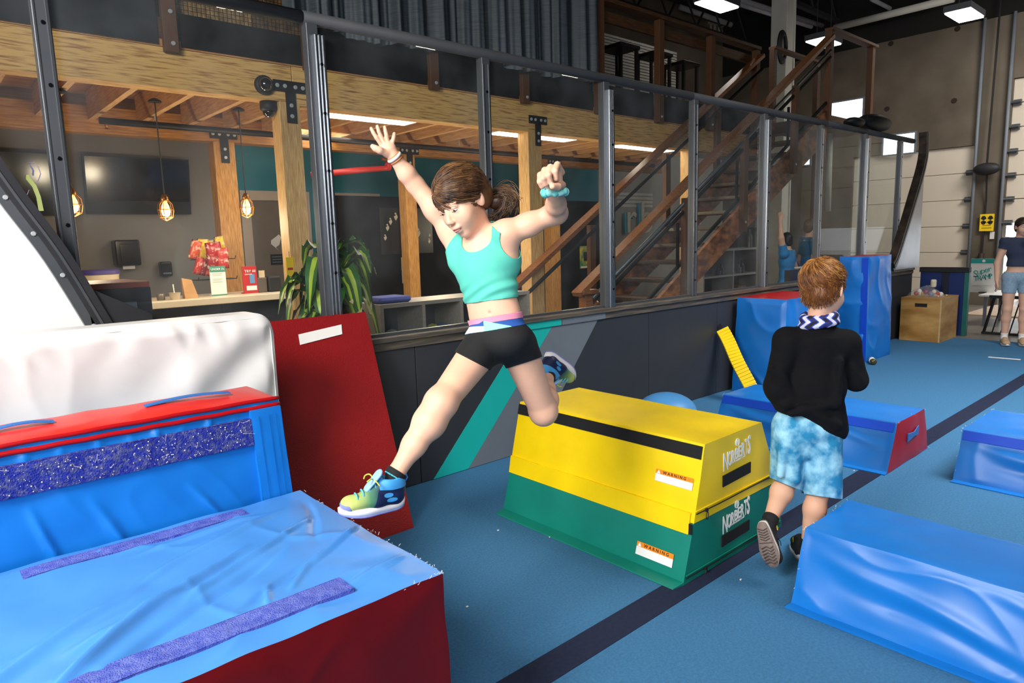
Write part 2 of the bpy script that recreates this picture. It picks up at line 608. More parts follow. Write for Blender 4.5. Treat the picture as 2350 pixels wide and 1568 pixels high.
# ------------------------------------------------------------------ steel column behind the stairs
M_COLW = mat('pale column paint', '#b9b6ac', 0.6, var=0.04)
cw = 0.30
pc = ony(1814, 100, 6.2)
col = thing('column', 'square pale grey column with a black hose hook beside the stairs', 'column', (pc[0], 6.2, 0)); col['kind'] = 'structure'; del col['category']
BX('shaft', M_COLW, col, pc[0]-cw/2, pc[0]+cw/2, 6.2, 6.2+cw, 0, TOPZ, bev=0.01)
BX('edge_strip', M_COLW, col, pc[0]+0.09, pc[0]+0.12, 6.17, 6.2, 0, TOPZ)
hz = ony(1800, 107, 6.13)
ho = MB()
for i in range(3):
    ho.tube([(hz[0]+0.13*math.cos(t)*(1-0.1*i), 6.171-0.012*i, hz[2]+0.26*math.sin(t)*(1-0.1*i)) for t in np.linspace(0, 2*PI, 20)], 0.03, 6)
tag(ho.build('hose_coil', M_DARK, smooth=True, loc=(hz[0], 6.17, hz[2])), 'black coiled hose hanging on the pale grey column', 'hose')

# ------------------------------------------------------------------ roof trusses, pipes
M_PIPE = mat('grey pipe', '#8c8c90', 0.5, var=0.05)
trz = 6.2
for ty in (8.6, 6.6, 4.6, 2.6, 0.6):
    tr = thing('roof_truss', {8.6: 'black open web steel joist hard against the concrete back wall', 6.6: 'black open web steel joist passing behind the pale column', 4.6: 'black open web steel joist above the stair landing', 2.6: 'black open web steel joist above the far garage doors', 0.6: 'black open web steel joist over the open carpet'}[ty], 'truss', (9, ty, TOPZ), 'roof trusses')
    MB().box(6.0, WX, ty-0.05, ty+0.05, TOPZ-0.12, TOPZ).build('top_chord', M_DARK, tr)
    MB().box(6.0, WX, ty-0.05, ty+0.05, TOPZ-0.85, TOPZ-0.77).build('bottom_chord', M_DARK, tr)
    x = 6.0
    k = 0
    while x < WX-0.5:
        a = (x, ty, TOPZ-0.1 if k % 2 else TOPZ-0.8); b2 = (x+0.5, ty, TOPZ-0.8 if k % 2 else TOPZ-0.1)
        MB().tube([a, b2], 0.025, 6).build('web_bar', M_DARK, tr)
        x += 0.5; k += 1


def pipe(lbl, pts, r, m=None, n=8):
    return tag(MB().tube(pts, r, n).build('ceiling_pipe', m or M_PIPE, smooth=True, loc=tuple(pts[0])), lbl, 'pipe')


pipe('thick grey pipe along the top of the concrete wall above the mezzanine', [ony(1560, 16, BY-0.2), ony(1792, 97, BY-0.2)], 0.06)
pipe('grey double conduit crossing the roof left of the column', [onz(1700, 0, 5.9), onz(1915, 68, 5.9)], 0.05)
pipe('thin grey conduit just below the double conduit', [onz(1680, 5, 5.7), onz(1862, 62, 5.7)], 0.04)
pipe('pale white pipe sloping to the upper right under the roof', [onx(1915, 64, X0-0.6), onx(2190, -4, X0-0.6)], 0.07, M_COLW)
pipe('dark conduit running past the right ceiling lamp', [onz(2000, -2, 5.9), onz(2112, 55, 5.9)], 0.04)

# ------------------------------------------------------------------ high bay lamps
M_LAMP = emis('lamp diffuser', '#fffaf0', 14)
def highbay(px, py, z, lx_, ly_, lbl):
    c = onz(px, py, z)
    t = thing('ceiling_lamp', lbl, 'ceiling lamp', (c[0], c[1], z), 'flat ceiling lamps over the gym')
    BX('diffuser', M_LAMP, t, c[0]-lx_/2, c[0]+lx_/2, c[1]-ly_/2, c[1]+ly_/2, z, z+0.02)
    BX('housing', M_STEEL, t, c[0]-lx_/2-0.02, c[0]+lx_/2+0.02, c[1]-ly_/2-0.02, c[1]+ly_/2+0.02, z+0.02, z+0.12)
    for sx in (-1, 1):
        MB().tube([(c[0]+sx*lx_*0.4, c[1], z+0.12), (c[0]+sx*lx_*0.4, c[1], TOPZ)], 0.008, 5).build('hanger', M_DARK, t)
highbay(1645, 14, 5.0, 0.72, 0.32, 'flat white ceiling lamp above the mezzanine railing')
highbay(2213, 37, 5.0, 0.76, 0.36, 'flat white ceiling lamp near the top right of the end wall')
highbay(1890, 100, 5.0, 0.72, 0.34, 'flat white ceiling lamp glowing behind the top of the stair rail')
# ================================================================== SOFT MATS
def vinyl(name, col, **kw):
    a = dict(rough=0.36, var=0.05, vs=5, bump=0.06, bs=900, spec=0.5)
    a.update(kw)
    return mat(name, col, **a)


V_BLUE = vinyl('blue vinyl', '#1273c8')
V_SKY = vinyl('bright blue vinyl', '#4a8cd4', rough=0.30)
V_NAVY = vinyl('royal blue vinyl', '#0746c4', rough=0.5, spec=0.3)
V_RED = vinyl('red vinyl', '#a50a12', spec=0.3)
V_YEL = vinyl('yellow vinyl', '#f3cf06', rough=0.4)
V_GRN = vinyl('green vinyl', '#0b7b6a', rough=0.42)
V_WHITE = vinyl('white vinyl', '#d9d6d2', rough=0.45)
M_HOOK = mat('violet hook tape', '#4858bd', 0.9, var=0, col2='#6876cf', vs=45, bump=0.9, bs=260)
M_FUZZ = mat('linty hook tape', '#1b2a92', 0.95, var=0, col2='#61658a', vs=70, bump=1.0, bs=180, det=8, ramp=(0.45, 0.72))
M_BLACKV = mat('black hook tape', '#0b0b0d', 0.8, var=0.1, vs=80, bump=0.4, bs=300)
M_THREAD = mat('frayed white thread', '#e6ded6', 0.8, var=0.05)
M_STRAP = mat('blue webbing', '#2f74c4', 0.8, var=0.12, vs=90, stretch=(1, 6, 1), bump=0.5, bs=400)
M_LABEL = mat('white label', '#efece6', 0.5, var=0.02)
M_ORANGE = mat('orange label band', '#ee8a12', 0.5, var=0.02)
M_INK = mat('black ink', '#101010', 0.6, var=0)
M_PRINT = mat('white print', '#f2f2f0', 0.6, var=0)


def wob(p, f, seed):  # stile in a darker navy than the panels
    """smooth pseudo noise, -1..1"""
    r = np.random.RandomState(seed)
    s = 0
    for i in range(7):
        k = r.normal(size=3)*f; ph = r.rand()*7
        s = s+np.sin(p@k+ph+1.7*np.sin(p@(r.normal(size=3)*f*0.7)+ph*2))
    return s/3.6


def patch(mb, c, nu, nv, bulge=0.0, amp=0.004, fr=7.0, rid=0.0, rfr=9.0, seed=1, creases=(), edge=0.05, k=0, rim=0.003):
    """four corners (ccw from outside) -> wrinkled vinyl sheet whose rim stays put"""
    c = [np.array(p, float) for p in c]
    n = np.cross(c[1]-c[0], c[3]-c[0]); n /= np.linalg.norm(n)
    U, V = np.meshgrid(np.linspace(0, 1, nu+1), np.linspace(0, 1, nv+1))
    P = ((1-U)*(1-V))[..., None]*c[0]+(U*(1-V))[..., None]*c[1]+(U*V)[..., None]*c[2]+((1-U)*V)[..., None]*c[3]
    lu = np.linalg.norm(c[1]-c[0]); lv = np.linalg.norm(c[3]-c[0])
    d = np.minimum(np.minimum(U, 1-U)*lu, np.minimum(V, 1-V)*lv)
    e = np.clip(d/edge, 0, 1); e = e*e*(3-2*e)
    h = bulge*np.sin(PI*U)**0.6*np.sin(PI*V)**0.6
    q = P.reshape(-1, 3)
    h = h+e*amp*wob(q, fr, seed).reshape(U.shape)
    if rid:
        r = 1-np.abs(wob(q, rfr, seed+5).reshape(U.shape))
        h = h+e*rid*np.clip(r, 0, 1)**5
    for (u0, v0, u1, v1, w, a) in creases:
        x = U*lu; y = V*lv
        ax, ay, bx, by = u0*lu, v0*lv, u1*lu, v1*lv
        L = math.hypot(bx-ax, by-ay); dx, dy = (bx-ax)/L, (by-ay)/L
        t = (x-ax)*dx+(y-ay)*dy
        s = -(x-ax)*dy+(y-ay)*dx+0.012*np.sin(t*9+u0*7)
        tt = np.clip(np.minimum(t, L-t)/(0.25*L), 0, 1)
        h = h+np.clip(e+0.25, 0, 1)*a*tt*np.exp(-(s/w)**2)
    P = P+h[..., None]*n
    if rim:
        for ax in range(3):
            P[..., ax] += rim*wob(q, 11, 90+ax).reshape(U.shape)
    vs = P.reshape(-1, 3)
    w = nu+1
    fs = [(j*w+i, j*w+i+1, (j+1)*w+i+1, (j+1)*w+i) for j in range(nv) for i in range(nu)]
    mb.add(vs, fs, k)
    return P


def hexpts(xb, yb, zb, xt, yt, zt):
    (x0, x1), (y0, y1) = xb, yb
    (X0_, X1_), (Y0_, Y1_) = xt, yt
    return [(x0, y0, zb), (x1, y0, zb), (x1, y1, zb), (x0, y1, zb), (X0_, Y0_, zt), (X1_, Y0_, zt), (X1_, Y1_, zt), (X0_, Y1_, zt)]


def faces6(p):
    return dict(bot=(p[0], p[3], p[2], p[1]), top=(p[4], p[5], p[6], p[7]), yn=(p[0], p[1], p[5], p[4]), xp=(p[1], p[2], p[6], p[5]),
                yp=(p[2], p[3], p[7], p[6]), xn=(p[3], p[0], p[4], p[7]))


def lerp(a, b, t):
    return tuple(np.array(a, float)*(1-t)+np.array(b, float)*t)


def strip_on(face, u0, u1, v0, v1, off=0.002, th=0.003):
    """thin slab lying on a quad face between fractions u,v"""
    f = [np.array(p, float) for p in face]
    n = np.cross(f[1]-f[0], f[3]-f[0]); n /= np.linalg.norm(n)
    def at(u, v):
        return (1-u)*(1-v)*f[0]+u*(1-v)*f[1]+u*v*f[2]+(1-u)*v*f[3]
    q = [at(u0, v0), at(u1, v0), at(u1, v1), at(u0, v1)]
    a = [x+n*off for x in q]; b = [x+n*(off+th) for x in q]
    return MB().hexa(a+b), n


def sheet_on(face, u0, u1, v0, v1, nu, nv, off, amp, seed, fr=30):
    f = [np.array(p, float) for p in face]
    n = np.cross(f[1]-f[0], f[3]-f[0]); n /= np.linalg.norm(n)
    def at(u, v):
        return (1-u)*(1-v)*f[0]+u*(1-v)*f[1]+u*v*f[2]+(1-u)*v*f[3]+n*off
    mb = MB()
    patch(mb, [at(u0, v0), at(u1, v0), at(u1, v1), at(u0, v1)], nu, nv, 0.001, amp, fr, seed=seed, edge=0.02, rim=0.0015)
    q = [at(u0, v0), at(u1, v0), at(u1, v1), at(u0, v1)]
    for a, b in zip(q, q[1:]+q[:1]):
        mb.add([a, b, b-n*(off+0.002), a-n*(off+0.002)], [(0, 3, 2, 1)])
    return mb


# ---- low stack mat in front (A)
A = thing('stacking_mat', 'big bright blue mat with two violet hook strips on top and shade-darkened red side', 'mat', (0.4, 1.9, 0))
pa = hexpts((-0.22, 1.035), (1.46, 2.36), 0, (-0.22, 1.013), (1.464, 2.362), 0.6)
fa = faces6(pa)
mb = MB()
patch(mb, fa['top'], 150, 110, 0.012, 0.003, 6, 0.006, 5, 3,
      [(0.22, 0.10, 0.74, 0.62, 0.014, 0.026), (0.27, 0.05, 0.80, 0.52, 0.016, -0.018), (0.52, 0.33, 0.95, 0.72, 0.010, 0.016),
       (0.42, 0.5, 0.9, 0.86, 0.016, 0.013), (0.75, 0.28, 1.02, 0.54, 0.008, 0.015), (0.60, 0.18, 0.82, 0.37, 0.010, -0.015),
       (0.30, 0.30, 0.62, 0.40, 0.016, 0.012), (0.8, 0.1, 0.99, 0.2, 0.010, 0.010), (0.1, 0.2, 0.5, 0.55, 0.02, 0.014), (0.66, 0.16, 0.70, 0.30, 0.008, 0.010),
       (0.72, 0.2, 0.8, 0.34, 0.008, 0.010), (0.5, 0.78, 0.86, 0.84, 0.012, 0.009), (0.86, 0.45, 0.98, 0.9, 0.014, -0.010)])
patch(mb, fa['xp'], 60, 40, 0.01, 0.003, 8, 0.003, 8, 4)
patch(mb, fa['yp'], 60, 30, 0.0, 0.002, 8, seed=5)
mb.build('cover', V_SKY, A, smooth=True)
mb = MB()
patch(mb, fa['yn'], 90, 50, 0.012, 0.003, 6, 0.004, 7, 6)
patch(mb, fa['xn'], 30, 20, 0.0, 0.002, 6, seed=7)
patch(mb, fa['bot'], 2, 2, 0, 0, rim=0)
mb.build('side_panel', vinyl('shade-darkened red vinyl', '#66060b', rough=0.42, spec=0.3), A, smooth=True)  # darker than the other red vinyl to paint in this side's shade
for (u0, u1, v0, v1, sd) in ((0.30, 0.81, 0.865, 0.94, 2), (0.2, 0.815, 0.085, 0.175, 4)):
    sheet_on(fa['top'], u0, u1, v0, v1, 90, 6, 0.013, 0.003, sd, 25).build('hook_strip', M_HOOK, A, smooth=True)
th = MB()
for i in range(70):
    t = random.random()
    p = lerp(pa[5], pa[6], t) if i < 45 else lerp(pa[4], pa[5], 1-0.1*random.random()**2)
    p = np.array(p)+np.random.normal(0, 0.003, 3)
    q = p+np.random.normal(0, 0.0045, 3)+np.array([0.002, 0, 0.002])
    th.tube([p, (p+q)/2+np.random.normal(0, 0.001, 3), q], 0.0006, 4)
th.build('frayed_threads', M_THREAD, A, kind='stuff')

# ---- upright stack mat (B)
B = thing('stacking_mat', 'big blue mat standing upright with a wide linty strip and red top', 'mat', (0.4, 2.55, 0))
pb = hexpts((-0.24, 1.03), (2.400, 2.71), 0, (-0.24, 0.972), (2.396, 2.70), 0.955)
fb = faces6(pb)
mb = MB()
patch(mb, fb['yn'], 150, 110, 0.010, 0.003, 8, 0.004, 7, 12,
      [(0.3+0.07*i, 1.0, 0.3+0.07*i+0.02*math.sin(i*5), 0.84, 0.012, 0.010*(0.6+0.4*math.sin(i*3))) for i in range(10)] +
      [(0.70, 0.75, 0.9, 0.42, 0.012, 0.014), (0.48, 0.8, 0.6, 0.3, 0.016, 0.014), (0.36, 0.82, 0.42, 0.35, 0.012, 0.013), (0.8, 0.55, 0.88, 0.4, 0.010, 0.010), (0.55, 0.6, 0.8, 0.5, 0.014, -0.010), (0.3, 0.6, 0.5, 0.45, 0.014, 0.012)])
patch(mb, fb['xp'], 30, 70, 0.012, 0.003, 9, 0.003, 8, 13)
patch(mb, fb['yp'], 20, 20, 0.0, 0.002, 8, seed=14)
mb.build('cover', V_BLUE, B, smooth=True)
mb = MB()
patch(mb, fb['top'], 120, 30, 0.02, 0.006, 5, 0.003, 6, 15, edge=0.09)
patch(mb, fb['xn'], 10, 10, 0, 0.001, 6, seed=16)
mb.build('top_panel', vinyl('bright red vinyl', '#d8291f'), B, smooth=True)
MB().tube([np.array(lerp(pb[4], pb[5], t))+np.array([0, -0.006, -0.02+0.001*math.sin(t*60)]) for t in np.linspace(0, 1, 60)], 0.008, 8).tube(
    [np.array(lerp(pb[4], pb[5], t))+np.array([0, -0.004, 0.004+0.001*math.sin(t*37)]) for t in np.linspace(0, 1, 60)], 0.007, 8).build('welted_seam', V_RED, B, smooth=True)
sheet_on(fb['yn'], 0.02, 0.905, 0.845, 0.945, 120, 12, 0.022, 0.004, 21, 28).build('linty_strip', M_FUZZ, B, smooth=True)
sheet_on(fb['yn'], 0.905, 0.995, 0.38, 0.975, 12, 60, 0.024, 0.0015, 22, 18).build('corner_flap', V_BLUE, B, smooth=True)
for u in (0.925, 0.955, 0.975):
    s, _ = strip_on(fb['yn'], u, u+0.0012, 0.4, 0.95, 0.028, 0.001)
    s.build('stitch_line', vinyl('stitch blue', '#0f5fae'), B)
lint = MB()
rs = np.random.RandomState(3)
for i in range(260):
    u = 0.03+0.86*rs.rand(); v = 0.85+0.09*rs.rand()
    p = np.array(lerp(lerp(pb[0], pb[1], u), lerp(pb[4], pb[5], u), v))+np.array([0, -0.026, 0])
    if i % 14 == 0:
        q = [p+np.array([0.004*t*rs.normal()+0.005*t, -0.002, 0.006*rs.normal()]) for t in range(4)]
        lint.tube(q, 0.0004, 4)
    else:
        r = 0.0006+0.0011*rs.rand()**2
        lint.box(p[0]-r, p[0]+r, p[1]-0.002, p[1]+0.001, p[2]-r, p[2]+r)
lint.build('lint', M_THREAD, B, kind='stuff')
for (xa, xb) in ((0.13, 0.30), (0.56, 0.84)):
    pts = [(xa+(xb-xa)*t, 2.52, 0.981+0.010*math.sin(PI*t)) for t in np.linspace(0, 1, 14)]
    m2 = MB()
    for a_, b_ in zip(pts[:-1], pts[1:]):
        m2.bar(a_, (b_[0]+0.0005, b_[1], b_[2]), 0.032, 0.004)
    m2.build('handle_strap', M_STRAP, B)

# ---- white padded mat behind
Wm = thing('padded_mat', 'tall creased white padded mat with a rounded corner behind the blue stack', 'mat', (0.3, 2.93, 0))
def roundmat(x0, x1, z0, z1, rc, y0, y1, nu, nv):
    """front sheet of a slab with one rounded top corner, creased"""
    mb = MB()
    U, V = np.meshgrid(np.linspace(0, 1, nu+1), np.linspace(0, 1, nv+1))
    X = x0+(x1-x0)*U
    top = z1-0.05*(1-U)*0+0*U
    dx = np.clip((X-(x1-rc))/rc, 0, 1)
    top = z1-rc*(1-np.sqrt(np.clip(1-dx*dx, 0, 1)))
    Z = z0+(top-z0)*V
    q = np.stack([X, np.zeros_like(X), Z], -1).reshape(-1, 3)
    e = np.clip(np.minimum(np.minimum(U, 1-U)*(x1-x0), np.minimum(V, 1-V)*(z1-z0))/0.05, 0, 1)
    h = 0.012*wob(q, 4.5, 33).reshape(X.shape)+0.010*np.clip(1-np.abs(wob(q*np.array([1.6, 1, 0.8]), 5, 34).reshape(X.shape)), 0, 1)**4
    # diagonal drapes from the lower left up to the corner
    s = (X-x0)*0.55-(Z-z0)*0.83
    h = h+0.012*np.sin(s*26+2.0*wob(q, 3, 36).reshape(X.shape))*np.clip((X-0.5)/0.5, 0, 1)
    pk = 0.004*np.sin(X*55+6*wob(q, 6, 35).reshape(X.shape))*np.clip((V-0.88)/0.1, 0, 1)
    Y = y0-(h+pk)*e-0.02*e
    vs = np.stack([X, Y, Z], -1).reshape(-1, 3)
    w = nu+1
    fs = [(j*w+i, j*w+i+1, (j+1)*w+i+1, (j+1)*w+i) for j in range(nv) for i in range(nu)]
    n0 = len(vs)
    back = vs.copy(); back[:, 1] = y1
    rimi = [j*w for j in range(nv, -1, -1)]
    rimi = [i for i in range(w)]+[j*w+nu for j in range(1, nv+1)]+[nv*w+i for i in range(nu-1, -1, -1)]+[j*w for j in range(nv-1, 0, -1)]
    mb.add(list(vs)+list(back[rimi]), fs+[(rimi[i], n0+i, n0+(i+1) % len(rimi), rimi[(i+1) % len(rimi)]) for i in range(len(rimi))]+[tuple(n0+i for i in range(len(rimi)))[::-1]])
    return mb
roundmat(-0.75, 1.19, 0.0, 1.222, 0.085, 2.93, 3.05, 170, 110).build('cover', V_WHITE, Wm, smooth=True, sharp=50)
mb = MB()
mb.tube([(-0.75, 2.925, 1.20)]+[(x, 2.922, 1.20) for x in np.linspace(-0.7, 1.08, 20)]+[(1.105+0.07*math.sin(t), 2.922, 1.13+0.07*math.cos(t)) for t in np.linspace(0.1, PI/2, 8)]+[(1.176, 2.922, 0.6), (1.176, 2.922, 0.02)], 0.003, 6)
mb.build('piping', V_WHITE, Wm, smooth=True)

# ---- red crash mat leaning on the half wall
Rm = thing('crash_mat', 'red vinyl mat leaning on the charcoal half wall with a blank white label', 'mat', (1.45, 3.2, 0))
bt = np.array([0, 2.955, 0.0]); tp = np.array([0, 3.435, 1.122])
up = (tp-bt)/np.linalg.norm(tp-bt); nrm = np.array([0, -up[2], up[1]])
def rp(x, s, d):
    p = bt+up*s-nrm*d; return (x, p[1], p[2]+0.001)
Ls = float(np.linalg.norm(tp-bt))
q = [rp(1.2, 0, 0.0), rp(1.875, 0, 0.0), rp(1.935, Ls, 0.0), rp(1.215, Ls, 0.0)]
qb = [tuple(np.array(p)-nrm*0.045) for p in q]
M_RMAT = vinyl('grained red vinyl', '#8a0a10', rough=0.5, bump=0.35, bs=170, spec=0.3)
mb = MB()
patch(mb, q, 50, 70, 0.006, 0.002, 5, seed=41, edge=0.04, rim=0)
for i, j in ((0, 1), (1, 2), (2, 3), (3, 0)):
    mb.add([q[i], q[j], qb[j], qb[i]], [(0, 3, 2, 1)])
mb.add(qb, [(3, 2, 1, 0)])
ro = mb.build('cover', M_RMAT, Rm, smooth=True, sharp=40)
lb = [rp(x, s, -0.006) for x, s in ((1.505, Ls-0.145), (1.755, Ls-0.115), (1.765, Ls-0.06), (1.51, Ls-0.088))]
MB().prism(lb, tuple(nrm*0.002)).build('label', M_LABEL, Rm)
# rubbed stamp near the foot of the mat
st = MB()
for a0, a1, r in ((0, 2*PI, 0.042), (1.0, 4.5, 0.026)):
    pts = [rp(1.50+r*math.cos(t), 0.155+r*math.sin(t), -0.0055) for t in np.linspace(a0, a1, 18)]
    st.tube(pts, 0.0012, 4)
st.build('worn_stamp', mat('faded print', '#a5453e', 0.7, var=0.2, vs=80), Rm)
text('worn_stamp_lettering', 'SP', 0.05, rp(1.56, 0.17, -0.0055), (1, 0, 0), tuple(up), _M['faded print'], Rm)

# ------------------------------------------------------------------ trapezoid vault box
T = thing('vault_box', 'two tier trapezoid vault box, yellow upper section on a green lower section', 'vault box', (2.8, 2.2, 0))
xb0, xb1, xm0, xm1, xt0, xt1 = 2.36, 3.235, 2.437, 3.155, 2.515, 3.0
y0, y1 = 1.60, 2.79
zm, zt = 0.262, 0.6
g = faces6(hexpts((xb0, xb1), (y0, y1), 0.0, (xm0, xm1), (y0, y1), zm))
mb = MB()
for nm, sd in (('xn', 51), ('yn', 52), ('xp', 53), ('yp', 54)):
    patch(mb, g[nm], 60, 24, *((0.0005, 0.0010, 8, 0.0006) if nm == 'yn' else (0.004, 0.0025, 8, 0.002)), 6, sd, edge=0.05, rim=0.0012)
patch(mb, g['top'], 2, 2, 0, 0, rim=0.0); patch(mb, g['bot'], 2, 2, 0, 0, rim=0)
lo = mb.build('lower_section', V_GRN, T, smooth=True, sharp=45)
gy = faces6(hexpts((xm0-0.004, xm1+0.004), (y0-0.002, y1+0.002), zm, (xt0, xt1), (y0, y1), zt))
mb = MB()
for nm, sd in (('xn', 55), ('yn', 56), ('xp', 57), ('yp', 58)):
    patch(mb, gy[nm], 60, 24, *((0.0005, 0.0010, 8, 0.0006) if nm == 'yn' else (0.004, 0.002, 8, 0.0015)), 6, sd, edge=0.05, rim=0.0012)
patch(mb, gy['top'], 50, 50, 0.012, 0.0025, 6, 0.001, 5, 59, edge=0.08, rim=0.0015); patch(mb, gy['bot'], 2, 2, 0, 0, rim=0)
upb = mb.build('upper_section', V_YEL, T, smooth=True, sharp=45)
# yellow lap flap over the green, and the green floor flange
fx = (xb0-xm0)/zm
def xl(z):
    return xm0+(xb0-xm0)*(zm-z)/zm
MB().hexa([(xl(0.215)-0.010, y0+0.015, 0.212), (xl(0.215)-0.002, y0+0.015, 0.212), (xl(0.215)-0.002, y1-0.0, 0.212), (xl(0.215)-0.010, y1-0.0, 0.212),
           (xm0-0.007, y0+0.015, 0.305), (xm0+0.012, y0+0.015, 0.305), (xm0+0.012, y1, 0.305), (xm0-0.007, y1, 0.305)]).build('lap_flap', V_YEL, upb, bev=0.002)
MB().box(xl(0.215)-0.006, xl(0.215), y0-0.002, y0+0.014, 0.215, 0.262).build('flap_tape', M_BLACKV, upb)
for z in (0.232, 0.292):
    xx = xl(z)-0.009 if z < 0.262 else xm0-0.004+(z-0.262)*0.05
    MB().tube([(xx, y0+0.02, z), (xx, y1-0.01, z)], 0.0013, 5).build('stitch_line', mat('ochre thread', '#b8960a', 0.7), upb)
MB().hexa([(xb0-0.062, y0+0.01, 0.001), (xb0+0.01, y0+0.0, 0.001), (xb0+0.01, y1, 0.001), (xb0-0.062, y1-0.01, 0.001),
           (xb0-0.06, y0+0.01, 0.007), (xb0+0.005, y0+0.0, 0.016), (xb0+0.005, y1, 0.016), (xb0-0.06, y1-0.01, 0.007)]).build('floor_flange', V_GRN, lo, bev=0.002)
# black band along the top edge of the long side
sb, _ = strip_on(gy['xn'], 0.0, 0.995, 0.80, 0.965, 0.004, 0.003)
sb.build('hook_band', M_BLACKV, upb)
# end: handle tape, zip, lettering
def endpt(x, z):
    return (x, y0-0.006, z)
for par, z0_, z1_, dx in ((upb, 0.372, 0.425, 0), (lo, 0.085, 0.137, 0)):
    MB().prism([(2.655, y0-0.0070, z0_-0.004), (2.897, y0-0.0070, z0_+0.005), (2.897, y0-0.0070, z1_+0.004), (2.655, y0-0.0070, z1_-0.004)], (0, 0.006, 0)).build('handle_tape', M_BLACKV, par)
for par, z, nm in ((upb, 0.302, 'yellow'), (lo, 0.03, 'green')):
    xa, xbb = (xm0+0.01, xm1-0.02) if nm == 'yellow' else (xb0+0.015, xb1-0.03)
    MB().tube([(x, y0-0.006, z+0.002*math.sin(x*9)) for x in np.linspace(xa, xbb, 12)], 0.0025, 6).build('zip', M_BLACKV, par)
    MB().tube([(x, y0-0.005, z+0.012) for x in np.linspace(xa, xbb, 6)], 0.003, 6).build('piping', V_YEL if nm == 'yellow' else V_GRN, par)
    zp = MB()
    zx = 2.52
    zp.box(zx-0.008, zx+0.008, y0-0.014, y0-0.006, z-0.006, z+0.006)
    zp.tube([(zx+0.002+0.008*math.cos(t), y0-0.012, z-0.026+0.018*math.sin(t)) for t in np.linspace(0, 2*PI, 14)], 0.002, 5)
    zp.build('zip_pull', M_DARK, par)


def logo(par, zc, x0_, w):
    """arched maker's name: tall outer letters, low middle"""
    wd_ = "NORBERTS"
    k = 0
    adv = [0.17, 0.135, 0.125, 0.125, 0.115, 0.125, 0.115, 0.105]
    tot = sum(adv); x = x0_
    for ch, a_ in zip(wd_, adv):
        a_ = a_/tot*w
        t = (x+a_/2-x0_)/w*2-1
        hh = 0.052+0.045*abs(t)**1.7
        base = zc-0.01-0.022*(abs(t)**1.7)+0.02*t
        mbx = text('letter', ch, hh*1.38, (0, 0, 0), (1, 0, 0), (0, 0, 1), M_PRINT, None, 0.0008, bold=0.022)
        me = mbx.data
        xs_ = [v.co.x for v in me.vertices]
        sc = a_*1.0/(max(xs_)-min(xs_))
        mn = min(xs_)
        for v in me.vertices:
            v.co.x = x+(v.co.x-mn)*sc; v.co.y = v.co.y+y0-0.0062; v.co.z = v.co.z+base
        # fatten slightly
        bpy.data.objects.remove(mbx)
        link('letter', me, None, par)
        x += a_
    g2 = MB()
    gx, gz = x0_+w*0.5, zc+0.066
    for r in (0.017,):
        g2.tube([(gx+r*math.cos(t), y0-0.0062, gz+r*math.sin(t)*1.05) for t in np.linspace(0, 2*PI, 22)], 0.0016, 5)
    g2.tube([(gx-0.006, y0-0.0062, gz-0.012), (gx-0.007, y0-0.0062, gz), (gx-0.003, y0-0.0062, gz+0.013)], 0.0018, 5)
    g2.tube([(gx+0.007, y0-0.0062, gz-0.012), (gx+0.006, y0-0.0062, gz+0.004), (gx+0.010, y0-0.0062, gz+0.012)], 0.0018, 5)
    g2.build('emblem', M_PRINT, par)
    text('web_address', 'WWW.NORBERTS.NET', 0.0125, (x0_+w*0.27, y0-0.0062, zc-0.028), (1, 0, 0.07), (0, 0, 1), M_PRINT, par, 0.0005)


logo(upb, 0.487, 2.655, 0.235)
logo(lo, 0.187, 2.66, 0.235)


def warning(par, face, u0, u1, v0, v1, off):
    f = [np.array(p, float) for p in face]
    n = np.cross(f[1]-f[0], f[3]-f[0]); n /= np.linalg.norm(n)
    def at(u, v, o):
        return (1-u)*(1-v)*f[0]+u*(1-v)*f[1]+u*v*f[2]+(1-u)*v*f[3]+n*o
    vm = v0+(v1-v0)*0.62
    s_, _ = strip_on(face, u0, u1, v0, vm, off, 0.001); lab = s_.build('warning_label', M_LABEL, par)
    s_, _ = strip_on(face, u0, u1, vm, v1, off, 0.001); s_.build('warning_band', M_ORANGE, par)
    hgt = np.linalg.norm(at(u0, v1, 0)-at(u0, vm, 0))
    W = np.linalg.norm(at(u1, v1, 0)-at(u0, v1, 0))
    ux = at(u1, v0, 0)-at(u0, v0, 0); uy = at(u0, v1, 0)-at(u0, v0, 0)
    o = at(u0+(u1-u0)*0.2, vm+(v1-vm)*0.2, off+0.0014)
    text('warning_word', 'W A R N I N G', hgt*0.92, o, ux, uy, M_INK, par, 0.0004, bold=0.02)
    a_ = at(u0+(u1-u0)*0.03, vm+(v1-vm)*0.1, off+0.0014); b_ = at(u0+(u1-u0)*0.13, vm+(v1-vm)*0.1, off+0.0014); c_ = at(u0+(u1-u0)*0.08, vm+(v1-vm)*0.9, off+0.0014)
    MB().prism([a_, b_, c_], tuple(n*0.0006)).build('warning_triangle', M_PRINT, par)


# face 'xn' runs from far (u=0) to near (u=1)
def uu(y):
    return (y1-y)/(y1-y0)
warning(upb, gy['xn'], uu(1.825), uu(1.628), (0.395-zm)/(zt-zm), (0.447-zm)/(zt-zm), 0.006)
warning(lo, g['xn'], uu(1.865), uu(1.665), 0.055/zm, 0.112/zm, 0.008)

